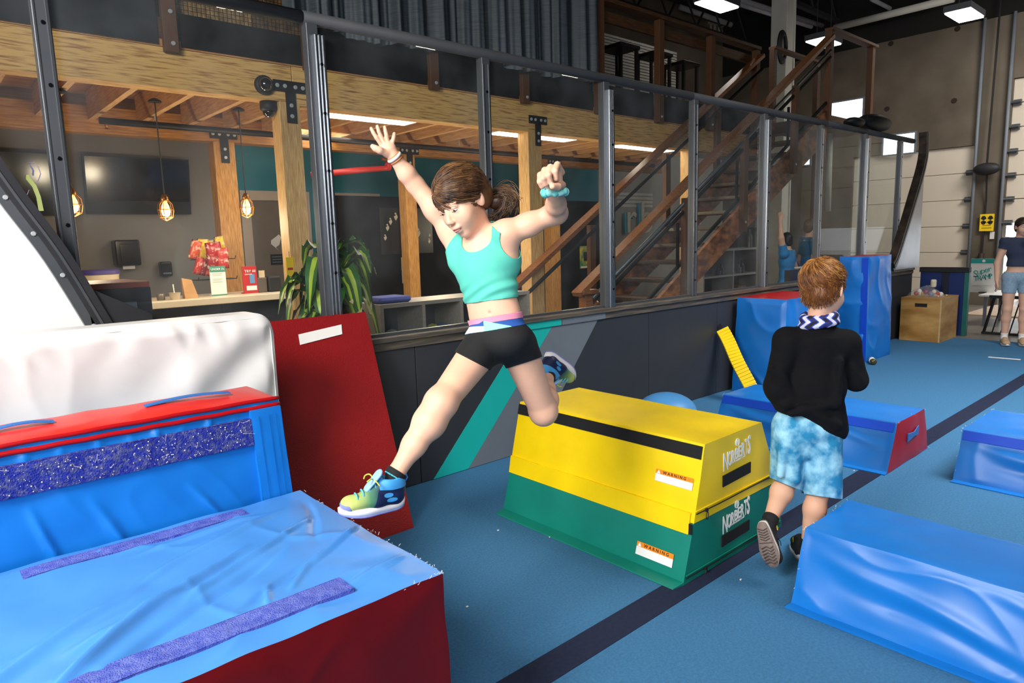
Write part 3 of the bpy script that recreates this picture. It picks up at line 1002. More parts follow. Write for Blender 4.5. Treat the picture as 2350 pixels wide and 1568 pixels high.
# ------------------------------------------------------------------ low blue beams
def wedge(name, lbl, xb, xt, yb, z, sd, end_label=None, hook=True, res=1.0, grp='low blue floor blocks'):
    t = thing(name, lbl, 'mat', ((xb[0]+xb[1])/2, (yb[0]+yb[1])/2, 0), grp)
    f = faces6(hexpts(xb, yb, 0.002, xt, yb, z))
    mb = MB()
    r = lambda k: max(6, int(k*res))
    patch(mb, f['xn'], r(110), r(40), 0.006, 0.006, 6, 0.006, 5, sd, [(0.02, 0.8, 0.7, 0.25, 0.03, 0.010), (0.1, 0.5, 0.85, 0.1, 0.03, -0.010), (0.45, 0.95, 0.98, 0.5, 0.025, 0.008)], edge=0.04)
    patch(mb, f['xp'], r(40), r(16), 0.006, 0.004, 6, 0, 5, sd+1)
    patch(mb, f['top'], r(50), r(70), 0.008, 0.003, 5, 0.003, 5, sd+2)
    patch(mb, f['bot'], 2, 2, 0, 0, rim=0)
    mb.build('cover', V_BLUE, t, smooth=True, sharp=60)
    mb = MB()
    patch(mb, f['yn'], r(30), r(20), 0.006, 0.002, 6, 0, 5, sd+3)
    ends = [mb.build('end_panel', V_RED, t, smooth=True)]
    mb = MB()
    patch(mb, f['yp'], r(30), r(20), 0.006, 0.002, 6, 0, 5, sd+4)
    ends.append(mb.build('end_panel', V_RED, t, smooth=True))
    for yy, nm, e in ((yb[0], -1, ends[0]), (yb[1], 1, ends[1])):
        xa, xc = xt[0]+(xt[1]-xt[0])*0.33, xt[0]+(xt[1]-xt[0])*0.72
        xm_ = (xa+xc)/2
        MB().prism([(xa, yy+nm*0.008, z*0.48), (xm_, yy+nm*0.014, z*0.555), (xc, yy+nm*0.008, z*0.52), (xc, yy+nm*0.008, z*0.72), (xm_, yy+nm*0.014, z*0.645), (xa, yy+nm*0.008, z*0.66)], (0, nm*0.006, 0)).build('handle_strap', M_STRAP, e)
    if hook:
        s_, _ = strip_on(f['xn'], 0.01, 0.99, 0.80, 0.98, 0.010, 0.003)
        s_.build('hook_strip', V_NAVY, t, bev=0.001)
    MB().hexa([(xb[0]-0.03, yb[0], 0.001), (xb[0]+0.01, yb[0], 0.001), (xb[0]+0.01, yb[1], 0.001), (xb[0]-0.03, yb[1]+0.01, 0.001),
               (xb[0]-0.03, yb[0], 0.006), (xb[0]+0.004, yb[0], 0.014), (xb[0]+0.004, yb[1], 0.014), (xb[0]-0.03, yb[1]+0.01, 0.006)]).build('floor_flange', V_BLUE, t)
    th = MB()
    c = hexpts(xb, yb, 0.002, xt, yb, z)
    rs = np.random.RandomState(sd)
    for a_, b_, nn in ((3, 7, 8), (7, 6, 20), (0, 4, 8), (4, 5, 14), (1, 5, 4)):
        for i in range(nn):
            u_ = rs.rand()
            if rs.rand() < 0.45:
                u_ = rs.choice([0.02, 0.98])
            p = np.array(lerp(c[a_], c[b_], u_))+rs.normal(0, 0.002, 3)
            th.tube([p, p+rs.normal(0, 0.004, 3)+np.array([0, 0, 0.002])], 0.0007, 4)
    th.build('frayed_threads', M_THREAD, t, kind='stuff')
    return t


wedge('floor_block', 'long blue floor block nearest the front, with frayed end and plain upper edge', (2.53, 3.17), (2.638, 3.056), (-0.02, 1.205), 0.3, 61, hook=False, res=1.25)
wedge('floor_block', 'blue floor block with a red handled end, right behind the boy in black', (4.40, 5.13), (4.535, 5.02), (1.515, 2.735), 0.3, 71, res=0.7)
wedge('floor_block', 'blue floor block cut by the right edge of the view, beyond the front one', (4.54, 5.37), (4.645, 5.285), (-0.02, 1.195), 0.3, 81, res=0.8)

# ------------------------------------------------------------------ upright blocks by the half wall
def upright(lbl, pts, z, sd, strip):
    (x0, x1), (y0, y1), (X0_, X1_), (Y0_, Y1_) = pts
    t = thing('standing_block', lbl, 'mat', ((x0+x1)/2, (y0+y1)/2, 0), 'blue blocks stood on end by the half wall')
    f = faces6(hexpts((x0, x1), (y0, y1), 0.001, (X0_, X1_), (Y0_, Y1_), z))
    mb = MB()
    for nm, k in (('xn', 0), ('yn', 1), ('xp', 2), ('yp', 3)):
        patch(mb, f[nm], 36, 56, 0.012, 0.010, 5, 0.014, 4, sd+k, edge=0.05)
    patch(mb, f['bot'], 2, 2, 0, 0, rim=0)
    mb.build('cover', V_BLUE, t, smooth=True, sharp=60)
    mb = MB()
    patch(mb, f['top'], 16, 16, -0.01, 0.003, 6, 0, 5, sd+6)
    mb.build('top_panel', V_RED, t, smooth=True)
    if strip:
        s_, _ = strip_on(f['xn'], 0.78, 0.995, 0.01, 0.985, 0.011, 0.003)
        s_.build('hook_strip', V_NAVY, t)
    return t


upright('short blue block stood on end against the half wall, red top, behind the yellow noodle', ((5.86, 6.85), (2.93, 3.44), (5.93, 6.8), (2.95, 3.44)), 0.9, 101, False)
upright('tall narrow blue block stood on end with a darker edge strip, behind the boy', ((8.12, 8.85), (3.08, 3.42), (8.12, 8.78), (3.1, 3.42)), 1.205, 111, True)

# yellow foam bar leaning on the wall
ya, yb_ = ony(1657, 757, 3.44), onz(1738, 925, 0.03)
yt = thing('foam_bar', 'flat yellow vinyl foam bar leaning between half wall and blue block', 'foam bar', tuple(yb_))
d = (ya-yb_)
mb = MB()
n = 24
for i in range(n):
    t0, t1 = i/n, (i+1)/n
    s0 = 0.012*math.sin(PI*t0); s1 = 0.012*math.sin(PI*t1)
    a_ = yb_+d*t0+np.array([0.01*math.sin(t0*9), 0, s0]); b_ = yb_+d*t1+np.array([0.01*math.sin(t1*9), 0, s1])
    mb.bar(a_, b_, 0.115, 0.05, up=(-0.75, -0.6, 0.1))
mb.build('cover', V_YEL, yt, bev=0.006, weld=True)
bk = MB().bar(ya+d*0.0, ya+d*0.06+np.array([0, 0, 0.01]), 0.03, 0.03, up=(0, 1, 0)).build('dark_tip', M_DARK, yt)

bc = np.array([4.33, 3.1, 0.0]); br = 0.148
b_ = MB().ball((bc[0], bc[1], 0.146), (0.23, 0.23, 0.145), 40)
tag(b_.build('balance_dome', mat('pale blue rubber', '#4a8fc9', 0.45, var=0.04), smooth=True, loc=(bc[0], bc[1], 0)), 'light blue rubber balance dome on the floor behind the yellow vault box', 'balance dome')

bo = thing('bottle', 'small brown bottle with a white label lying by the tall blue block', 'bottle', (8.12, 3.0, 0))
ax = Vector((0.86, 0.5, 0)); c0 = Vector((8.0, 2.95, 0.036))
MB().lathe(c0, [(0.02, 0), (0.034, 0.012), (0.034, 0.05), (0.034, 0.15), (0.03, 0.17), (0.016, 0.19), (0.016, 0.2)], 14, ax).build('glass', mat('brown glass', '#4a4526', 0.2, var=0.1), bo, smooth=True)
MB().lathe(c0, [(0.035, 0.05), (0.035, 0.15)], 14, ax).build('paper_label', M_LABEL, bo, smooth=True)
MB().lathe(c0, [(0.018, 0.2), (0.018, 0.22)], 12, ax).build('cap', M_DARK, bo)
# ================================================================== MEZZANINE
M_PSL = mat('pale strand lumber', '#8f5a26', 0.6, var=0, col2='#e2b26a', vs=7, stretch=(0.7, 10, 10), bump=0.5, bs=18, det=6, ramp=(0.30, 0.52))
M_PSLV = mat('pale lumber post', '#b98548', 0.6, var=0, col2='#e2b878', vs=9, stretch=(14, 14, 1.0), bump=0.3, bs=30, det=6, ramp=(0.3, 0.65))
M_PSLD = mat('amber strand lumber', '#8a5622', 0.6, var=0, col2='#c08843', vs=7, stretch=(0.7, 10, 10), bump=0.3, bs=30, det=7, ramp=(0.30, 0.65))
M_JOIST = mat('joist lumber', '#b98a58', 0.65, var=0, col2='#d3a878', vs=6, stretch=(12, 1, 12))
M_DECKU = mat('underside plywood', '#a8703f', 0.7, var=0, col2='#c48a55', vs=3, stretch=(1, 4, 1))
M_STAIN = mat('dark stained wood', '#3c2413', 0.5, var=0, col2='#5d3a1e', vs=7, stretch=(1, 12, 12), bump=0.15, bs=30)
M_RAILW = mat('amber stained rail', '#6a3c19', 0.42, var=0, col2='#945a28', vs=7, stretch=(1.2, 12, 12), bump=0.1, bs=30)
M_STRING = mat('blotchy stained stringer', '#5a2f16', 0.5, var=0, col2='#b06a38', vs=5, stretch=(1.2, 2, 2.2), bump=0.1, bs=40, det=7, ramp=(0.38, 0.66))
M_STUD = mat('brown stud', '#5a381f', 0.6, var=0.12, vs=8, stretch=(10, 10, 1))
M_BLKP = mat('black fascia board', '#0f1012', 0.75, var=0.15, vs=1.5, spec=0.2)
M_PLATE = mat('black bracket', '#121314', 0.5, var=0.1)

BYF, BYB = 5.6, 7.5
bm_ = thing('mezzanine', 'timber framed mezzanine with pale strand lumber beams, posts and black fascia', 'mezzanine', (2.0, BYF, 0))
fb_ = BX('front_beam', M_PSL, bm_, -3.2, 2.60, BYF, BYF+0.16, 2.685, 2.975, bev=0.006)
BX('front_beam', M_PSL, bm_, 2.604, 10.3, BYF, BYF+0.16, 2.665, 2.975, bev=0.006)
bb_ = BX('back_beam', M_PSLD, bm_, -3.2, 10.3, BYB, BYB+0.16, 2.605, 2.85, bev=0.006)
posts = [BX('post', M_PSLV, bm_, 2.475, 2.655, BYF-0.002, BYF+0.17, 0, 2.685, bev=0.006),
         BX('post', M_PSLV, bm_, 5.27, 5.47, BYF-0.002, BYF+0.17, 0, 2.675, bev=0.006),
         BX('post', M_PSLV, bm_, 8.35, 8.53, BYF-0.002, BYF+0.17, 0, 2.675, bev=0.006)]
for x0, x1 in ((2.57, 2.79), (4.90, 5.06), (7.5, 7.69)):
    posts.append(BX('post', mat('amber lumber post', '#a8702f', 0.6, var=0, col2='#d09a55', vs=9, stretch=(14, 14, 1.0), bump=0.3, bs=30), bm_, x0, x1, BYB-0.002, BYB+0.17, 0, 2.61, bev=0.006))


def tee(par, xc, y, z, s=1.0):
    b = MB().box(xc-0.14*s, xc+0.14*s, y-0.012, y, z-0.045*s, z+0.045*s).box(xc-0.042*s, xc+0.042*s, y-0.012, y, z-0.27*s, z-0.045*s)
    o = b.build('tee_bracket', M_PLATE, par, weld=False)
    for dx, dz in ((-0.11, 0), (-0.045, 0), (0.045, 0), (0.11, 0), (0, -0.14), (0, -0.22)):
        MB().disc((xc+dx*s, y-0.012, z+dz*s), (0, -1, 0), 0.017*s, 0.01, 10).build('bolt', M_ZINC, o) if False else None
    bl = MB()
    for dx, dz in ((-0.11, 0), (-0.045, 0), (0.045, 0), (0.11, 0), (0, -0.14), (0, -0.22)):
        bl.disc((xc+dx*s, y-0.012, z+dz*s), (0, -1, 0), 0.017*s, 0.01, 10)
    return o, [(xc+dx*s, y-0.012, z+dz*s) for dx, dz in ((-0.11, 0), (-0.045, 0), (0.045, 0), (0.11, 0), (0, -0.14), (0, -0.22))]


def tee_thing(lbl, xc, y, z, s=1.0):
    t = thing('tee_bracket', lbl, 'bracket', (xc, y, z), 'black bolted tee brackets')
    MB().box(xc-0.14*s, xc+0.14*s, y-0.012, y, z-0.045*s, z+0.045*s).build('cross_plate', M_PLATE, t)
    MB().box(xc-0.042*s, xc+0.042*s, y-0.012, y, z-0.29*s, z-0.0455*s).build('stem_plate', M_PLATE, t)
    for dx, dz in ((-0.11, 0), (-0.045, 0), (0.045, 0), (0.11, 0), (0, -0.15), (0, -0.235)):
        MB().disc((xc+dx*s, y-0.012, z+dz*s), (0, -1, 0), 0.017*s, 0.01, 10).build('bolt', M_ZINC, t)


c = ony(664, 200, BYF); tee_thing('black bolted tee bracket on the front beam beside the dome cameras', c[0], BYF-0.003, c[2])
c = ony(1233, 276, BYF); tee_thing('black bolted tee bracket on the front beam above the middle lumber post', c[0], BYF-0.003, c[2], 0.95)
c = ony(512, 309, BYB); tee_thing('black bolted tee bracket on the back beam above the counter post', c[0], BYB-0.003, c[2])
tee_thing('black bolted tee bracket on the back beam behind the raised fist', 7.59, BYB-0.003, 2.66)
tee_thing('black bolted tee bracket on the back beam behind the raised arm', 4.98, BYB-0.003, 2.66)

x = -1.0
while x < 9.6:
    BX('joist', M_JOIST, bm_, x, x+0.05, BYF+0.162, BYB-0.002, 2.72, 2.972)
    x += 0.41
BX('deck', M_DECKU, bm_, -3.2, 10.42, BYF, BY-0.01, 2.977, 3.03)
BX('floor_boards', M_STAIN, bm_, -3.2, 10.42, BYF, BY-0.01, 3.032, 3.18)
# ledger to the right closing the lobby ceiling behind the back beam
BX('fascia', M_BLKP, bm_, 1.75, 2.78, BYF-0.02, BYF-0.002, 2.99, 3.225)
for a_, b_ in ((2.79, 3.95), (4.06, 5.13), (5.25, 6.31), (6.43, 7.48), (7.6, 8.66), (8.77, 10.42)):
    BX('fascia', M_BLKP, bm_, a_, b_, BYF-0.02, BYF-0.002, 2.99, 3.30)
BX('fascia', mat('grey black panel', '#23262a', 0.35, var=0.1, vs=1), bm_, -3.2, 1.59, BYF-0.02, BYF-0.002, 2.985, 4.6)
for x, z0, z1, m in ((1.665, 2.93, 4.6, M_STUD), (2.74, 2.95, 3.5, M_STUD), (4.005, 2.945, 3.4, M_STUD), (5.19, 2.945, 3.4, M_STUD)):
    s_ = BX('stud', m, bm_, x-0.05, x+0.05, BYF-0.075, BYF-0.021, z0, z1, bev=0.004)
    for z in (z0+0.06, z0+0.28) if x < 2 else (z0+0.06,):
        MB().disc((x+0.01, BYF-0.075, z), (0, -1, 0), 0.016, 0.012, 10).build('bolt', M_ZINC, s_)
# wire mesh infill in front of chipboard
osb = BX('chipboard', mat('chipboard', '#7d5a33', 0.7, var=0, col2='#d0a768', vs=22, ramp=(0.3, 0.7)), bm_, 1.72, 2.32, BYF+0.05, BYF+0.07, 3.2, 4.6)
BX('chipboard', mat('dark chipboard', '#4b3720', 0.7, var=0, col2='#8a6a3e', vs=22, ramp=(0.3, 0.7)), bm_, 2.325, 2.9, BYF+0.05, BYF+0.07, 3.2, 4.6)
wm = MB()
x = 1.73
while x < 2.86:
    wm.box(x-0.002, x+0.002, BYF+0.0, BYF+0.004, 3.22, 4.3); x += 0.032
z = 3.23
while z < 4.3:
    wm.box(1.72, 2.88, BYF+0.0, BYF+0.004, z-0.002, z+0.002); z += 0.032
wm.build('wire_mesh', M_DARK, bm_, kind='stuff')

# ---- curtain
def curtain(x0, x1, z0, z1, y, n):
    mb = MB()
    vs = []; fs = []
    cols = int((x1-x0)/0.012)
    rows = 14
    rs = np.random.RandomState(4)
    ph = np.cumsum(0.055+0.075*rs.rand(400))
    for j in range(rows+1):
        v = j/rows
        for i in range(cols+1):
            x = x0+(x1-x0)*i/cols
            w = 0.055*math.sin(x*21+1.8*math.sin(x*5.1)+0.25*v)+0.02*math.sin(x*47+2*math.sin(x*9))+0.012*math.sin(x*90)*(1-v)
            hem = 0.03*math.sin(x*3.3)+0.02*math.sin(x*11)
            vs.append((x, y-0.06+w*(0.75+0.25*(1-v)), z0+hem*(1-v)+(z1-z0)*v))
    for j in range(rows):
        for i in range(cols):
            fs.append((j*(cols+1)+i, j*(cols+1)+i+1, (j+1)*(cols+1)+i+1, (j+1)*(cols+1)+i))
    return mb.add(vs, fs)
ct = thing('curtain', 'long grey pleated curtain hanging along the mezzanine edge', 'curtain', (4.4, BYF-0.12, 3.25))
co_ = curtain(2.5, 6.32, 3.27, 5.2, BYF-0.09, 1).build('cloth', mat('grey curtain cloth', '#333b41', 0.6, var=0, col2='#434d54', vs=120, stretch=(0.05, 0.05, 1), bump=0.15, bs=120, spec=0.6), ct, smooth=True)
MB().tube([(2.3, BYF-0.15, 5.2), (6.5, BYF-0.15, 5.2)], 0.02, 8).build('curtain_rod', M_DARK, ct)

# ---- mezzanine railing
mr_ = thing('mezzanine_railing', 'brown timber railing along the mezzanine to the head of the stairs', 'railing', (8.0, BYF, 2.95))
for x, zt_ in ((6.375, 5.0), (7.535, 4.2), (8.71, 4.2), (9.93, 4.2)):
    p = BX('rail_post', M_STUD, mr_, x-0.05, x+0.05, BYF-0.11, BYF-0.022, 2.95, zt_, bev=0.004)
    for z in (3.02, 3.3):
        MB().disc((x, BYF-0.11, z), (0, -1, 0), 0.016, 0.012, 10).build('bolt', M_ZINC, p)
BX('cap_rail', M_STAIN, mr_, 6.43, 9.98, BYF-0.13, BYF+0.02, 4.205, 4.25, bev=0.004)
BX('under_rail', M_STAIN, mr_, 6.43, 9.88, BYF-0.02, BYF+0.02, 4.02, 4.14)

# ---- corrugated white sheet and stools behind the railing
M_CORR = mat('dim white slats', '#8d8a84', 0.6, var=0.05)
sl = thing('slatted_screen', 'pale slatted screen standing behind the stools on the mezzanine', 'screen', (9.4, 7.2, 3.18))
k = 0
z = 3.2
while z < 4.55:
    MB().box(8.0, 10.3, 7.2, 7.225, z, z+0.034).build('slat', M_CORR, sl)
    z += 0.045
M_STOOLW = mat('black stool', '#130f0d', 0.5, var=0.1)
for px, py, w in ((1420, 108, 0.42), (1500, 125, 0.40), (1562, 148, 0.42)):
    c = ony(px, py, 6.35)
    lbl = {1420: 'dark square bar stool, nearest the curtain post of the mezzanine', 1500: 'dark square bar stool behind the second railing post', 1562: 'dark square bar stool with thick top, farthest along the mezzanine', 1385: 'small dark stool half behind the curtain post'}[px]
    t = thing('bar_stool', lbl, 'stool', (c[0], c[1], 3.18), 'bar stools on the mezzanine')
    h = c[2]
    BX('seat', M_STOOLW, t, c[0]-w/2, c[0]+w/2, c[1]-w/2, c[1]+w/2, h-0.05, h, bev=0.008)
    for sx in (-1, 1):
        for sy in (-1, 1):
            x0_, y0_ = c[0]+sx*(w/2-0.04), c[1]+sy*(w/2-0.04)
            BX('leg', M_STOOLW, t, x0_-0.02, x0_+0.02, y0_-0.02, y0_+0.02, 3.181, h-0.05)
    BX('footrest', M_STOOLW, t, c[0]-w/2+0.06, c[0]+w/2-0.06, c[1]-w/2+0.03, c[1]-w/2+0.05, 3.40, 3.44)

# ================================================================== STAIRS
st_ = thing('staircase', 'open riser timber staircase with blotchy brown stringers, black infill and stained handrails', 'staircase', (5.1, 4.7, 0))
sl_ = 0.605
def su(x): return 1.13+(x-6.89)*sl_
def sd_(x): return 1.01+(x-7.24)*0.568
for y in (4.66, 5.46):
    poly = [(5.025, y, 0.0), (5.46, y, 0.0), (10.42, y, sd_(10.42)), (10.46, y, 3.27), (10.40, y, su(10.40))]
    MB().prism(poly, (0, 0.045, 0)).build('stringer', M_STRING, st_)
nst = 16
for i in range(1, nst):
    z = 3.2*i/nst
    x = 5.05+(z)/sl_
    t = BX('tread', M_STAIN, st_, x-0.06, x+0.24, 4.706, 5.459, z-0.045, z, bev=0.004)
    MB().box(x-0.066, x-0.061, 4.72, 5.45, z-0.03, z-0.002).build('nosing_strip', mat('grip nosing', '#4f4a44', 0.45, 0.4, var=0.3, vs=60), t)
# near handrail, far handrail
def rail(par, y, x0, x1, dz0, nm='handrail'):
    z0 = 1.03+(x0-5.08)*0.613+dz0; z1 = 1.03+(x1-5.08)*0.613+dz0
    return MB().bar((x0, y, z0-0.05), (x1, y, z1-0.05), 0.13, 0.055, up=(0, 0, 1)).build(nm, M_RAILW, par, bev=0.006)
rail(st_, 4.68, 5.02, 10.5, 0.0)
rail(st_, 5.48, 4.7, 9.98, 0.14)
for y, x0, x1, dz in ((4.66, 5.2, 10.4, -0.16), (5.44, 4.75, 9.9, -0.02), (4.66, 5.3, 10.4, -0.25)):
    z0 = 1.03+(x0-5.08)*0.613+dz; z1 = 1.03+(x1-5.08)*0.613+dz
    MB().tube([(x0, y-0.03, z0-0.05), (x1, y-0.03, z1-0.05)], 0.022, 8).build('grip_rail', M_BLKP if dz < -0.2 or y > 5 else M_STEEL, st_, smooth=True)
for y, x0, x1, dz in ((4.67, 5.3, 10.4, 0.16), (5.45, 5.2, 9.8, 0.16)):
    MB().bar((x0, y, su(x0)+dz-0.05), (x1, y, su(x1)+dz-0.05), 0.03, 0.035).build('bottom_bar', M_BLKP, st_)
nw = BX('newel', M_RAILW, st_, 5.10, 5.21, 4.63, 4.73, 0, 0.94, bev=0.006)
BX('newel_cap', M_RAILW, st_, 5.04, 5.26, 4.60, 4.76, 0.94, 0.985, bev=0.006)
for x in (6.81, 8.07, 9.36):
    p = BX('baluster_post', M_STUD, st_, x-0.05, x+0.05, 4.59, 4.655, su(x)-0.32, su(x)+0.84, bev=0.004)
    MB().disc((x, 4.59, su(x)-0.2), (0, -1, 0), 0.016, 0.01, 10).build('bolt', M_ZINC, p)
    BX('infill_bar', M_BLKP, st_, x-0.11, x-0.08, 4.655, 4.68, su(x-0.1)+0.1, su(x-0.1)+0.62)
for x in (6.2, 7.7, 8.9):
    BX('baluster_post', M_STUD, st_, x-0.05, x+0.05, 5.5, 5.56, su(x)-0.2, su(x)+0.94, bev=0.004)
# landing with its tall rail
for x in (10.46, 11.95):
    BX('landing_post', M_STUD, st_, x-0.05, x+0.05, 4.63, 4.72, 3.0 if x < 11 else 2.75, 4.37, bev=0.004)
    BX('landing_post', M_STAIN, st_, x-0.05, x+0.05, 5.5, 5.58, 3.0, 4.3, bev=0.004)
BX('landing_rail', M_STUD, st_, 10.42, 12.05, 4.60, 4.74, 4.37, 4.41, bev=0.004)
BX('landing_rail', M_STUD, st_, 10.42, 12.0, 5.48, 5.6, 4.3, 4.34, bev=0.004)
BX('landing_deck', M_STAIN, st_, 10.47, 12.0, 4.66, 5.6, 3.05, 3.2)
BX('landing_leg', M_STUD, st_, 11.9, 12.0, 5.45, 5.55, 0, 3.04)

# dome cameras by the first bracket
M_DOME = mat('black camera dome', '#0d0e12', 0.08, var=0, coat=1.0)
c = ony(604, 196, BYF)
t = thing('dome_camera', 'black dome camera fixed to the face of the front beam', 'security camera', (c[0], BYF, c[2]), 'dome cameras')
MB().lathe((c[0], BYF-0.001, c[2]), [(0.075, 0), (0.075, 0.03), (0.06, 0.04)], 20, (0, -1, 0)).build('housing', M_DARK, t, smooth=True)
MB().lathe((c[0], BYF-0.041, c[2]), [(0.055*math.cos(a_), 0.055*math.sin(a_)) for a_ in np.linspace(0, 1.5, 8)], 20, (0, -1, 0)).build('dome', M_DOME, t, smooth=True)
c = ony(618, 232, BYF+0.06)
t = thing('dome_camera', 'black dome camera hanging under the front beam', 'security camera', (c[0], BYF+0.08, 2.684), 'dome cameras')
MB().lathe((c[0], BYF+0.08, 2.684), [(0.07, 0), (0.07, 0.06), (0.055, 0.075)], 20, (0, 0, -1)).build('housing', M_DARK, t, smooth=True)
MB().lathe((c[0], BYF+0.08, 2.609), [(0.052*math.cos(a_), 0.052*math.sin(a_)) for a_ in np.linspace(0, 1.5, 8)], 20, (0, 0, -1)).build('dome', M_DOME, t, smooth=True)
# ================================================================== LOBBY
# walls of the lobby under the mezzanine
lg = BX('wall_lobby', M_GREYW, None, -4, 3.44, BY-0.06, BY-0.001, 0, 2.976); struct(lg)
lt = BX('wall_lobby', M_TEALW, None, 3.44, 10.8, BY-0.06, BY-0.001, 0, 2.976); struct(lt)
lr = BX('wall_lobby', mat('pale grey wall panel', '#8f887f', 0.7, var=0.05), None, 10.8, X0-0.01, BY-0.06, BY-0.001, 0, 3.3); struct(lr)


def door(n, px0, px1, py, m, lbl, hardware=True):
    a_, b_ = ony(px0, py, BY-0.06), ony(px1, py, BY-0.06)
    x0_, x1_, z1_ = a_[0], b_[0], 2.27
    d = thing('door_%d' % n, lbl, 'door', ((x0_+x1_)/2, BY-0.07, 0)); d['kind'] = 'structure'; del d['category']
    fr = 0.13
    BX('door_frame', M_FRAMEW, d, x0_, x0_+fr, BY-0.10, BY-0.061, 0, z1_)
    BX('door_frame', M_FRAMEW, d, x1_-fr, x1_, BY-0.10, BY-0.061, 0, z1_)
    BX('door_frame', M_FRAMEW, d, x0_+fr+0.001, x1_-fr-0.001, BY-0.10, BY-0.061, z1_-fr, z1_)
    BX('door_leaf', m, d, x0_+fr+0.005, x1_-fr-0.005, BY-0.085, BY-0.062, 0.01, z1_-fr-0.005)
    return d, x0_, x1_


d3, xa, xb_ = door(3, 547, 706, 436, mat('taupe door', '#7d7064', 0.5, var=0.05), 'taupe door in a pale frame on the teal wall')
# white decal and black plate on that door
dy = BY-0.0865
lz = [ony(x, y, dy) for x, y in ((622, 552), (640, 538), (645, 545), (641, 562), (633, 568), (642, 577), (640, 575), (629, 566), (622, 560))]
MB().prism([tuple(p) for p in lz], (0, -0.002, 0)).build('white_decal', M_LABEL, d3)
a_, b_ = ony(620, 584, dy), ony(650, 607, dy)
pl = BX('door_plate', M_DARK, d3, a_[0], b_[0], dy-0.006, dy, b_[2], a_[2])
for i in range(3):
    z = b_[2]+(a_[2]-b_[2])*(0.25+0.25*i)
    BX('plate_line', M_GREYP, pl, a_[0]+0.02, b_[0]-0.02, dy-0.008, dy-0.0065, z-0.006, z+0.006)
door(4, 738, 868, 440, mat('doorway shade brown', '#332a24', 0.6), 'pale door frame on the teal wall, dark brown sheet for its shaded opening')  # dark leaf painted in for the shade of an open doorway

# ---- televisions
M_SCREEN = mat('dark glossy screen', '#1c1613', 0.12, var=0.3, vs=0.8, coat=0.5)
def tv(lbl, x0_, x1_, z0_, z1_, tilt):
    t = thing('television', lbl, 'television', ((x0_+x1_)/2, BY-0.12, z0_), 'wall televisions')
    yb = BY-0.13
    p = [(x0_, yb, z0_), (x1_, yb, z0_), (x1_, yb-tilt, z1_), (x0_, yb-tilt, z1_)]
    MB().prism(p, (0, 0.05, 0)).build('bezel', M_DARK, t)
    q = [(x0_+0.02, yb-0.003, z0_+0.03), (x1_-0.02, yb-0.003, z0_+0.03), (x1_-0.02, yb-tilt-0.003, z1_-0.02), (x0_+0.02, yb-tilt-0.003, z1_-0.02)]
    MB().prism(q, (0, 0.002, 0)).build('screen', M_SCREEN, t)
    BX('wall_mount', M_DARK, t, (x0_+x1_)/2-0.15, (x0_+x1_)/2+0.15, BY-0.08, BY-0.061, z0_+0.2, z1_-0.2)
    return t, yb
tv('big dark wall television above the counter, screen off', 1.70, 2.86, 1.95, 2.62, 0.10)
t2, yb = tv('dark wall television at the far left showing lime and lilac ribbons', 0.72, 1.45, 1.93, 2.62, 0.10)
for nm, m, pts, r in (('lime_ribbon', emis('lime glow', '#b7d334', 0.55), [(62, 402), (63, 410), (78, 428), (88, 452), (95, 484)], 0.022),
                      ('lilac_ribbon', emis('lilac glow', '#9f8fc0', 0.8), [(63, 374), (75, 374), (86, 384), (92, 400), (86, 418)], 0.018),
                      ('lilac_ribbon', emis('lilac glow', '#9f8fc0', 0.8), [(66, 436), (60, 452), (60, 470), (64, 484)], 0.014),
                      ('blue_ribbon', emis('blue glow', '#7f8fd0', 0.45), [(66, 378), (74, 392), (74, 404)], 0.024)):
    mb = MB()
    P_ = [ony(x, y, yb-0.03) for x, y in pts]
    P_ = [np.array((p[0], yb-0.012-0.10*(p[2]-1.93)/0.69, p[2])) for p in P_]
    mb.tube(P_, [r*0.6]+[r]*(len(P_)-2)+[r*1.1], 6, flat=0.15)
    mb.build(nm, m, t2)

# ---- LED strips under the joists
M_LED = emis('led strip', '#fff2da', 9)
for (p0, p1), lbl in ((((2.98, 5.84), (3.98, 5.84)), 'long white strip lamp under the joists above the raised hand'),
                      (((5.14, 5.84), (6.30, 5.84)), 'white strip lamp under the joists behind the middle lumber post'),
                      (((7.25, 5.84), (8.35, 5.84)), 'white strip lamp under the joists beside the stair handrail')):
    t = thing('strip_lamp', lbl, 'ceiling lamp', ((p0[0]+p1[0])/2, 5.9, 2.70), 'strip lamps under the joists')
    BX('diffuser', M_LED, t, p0[0], p1[0], p0[1]-0.05, p0[1]+0.22, 2.68, 2.70, bev=0.006)
    BX('housing', M_WHITEP, t, p0[0]-0.01, p1[0]+0.01, p0[1]-0.06, p0[1]+0.23, 2.701, 2.719)

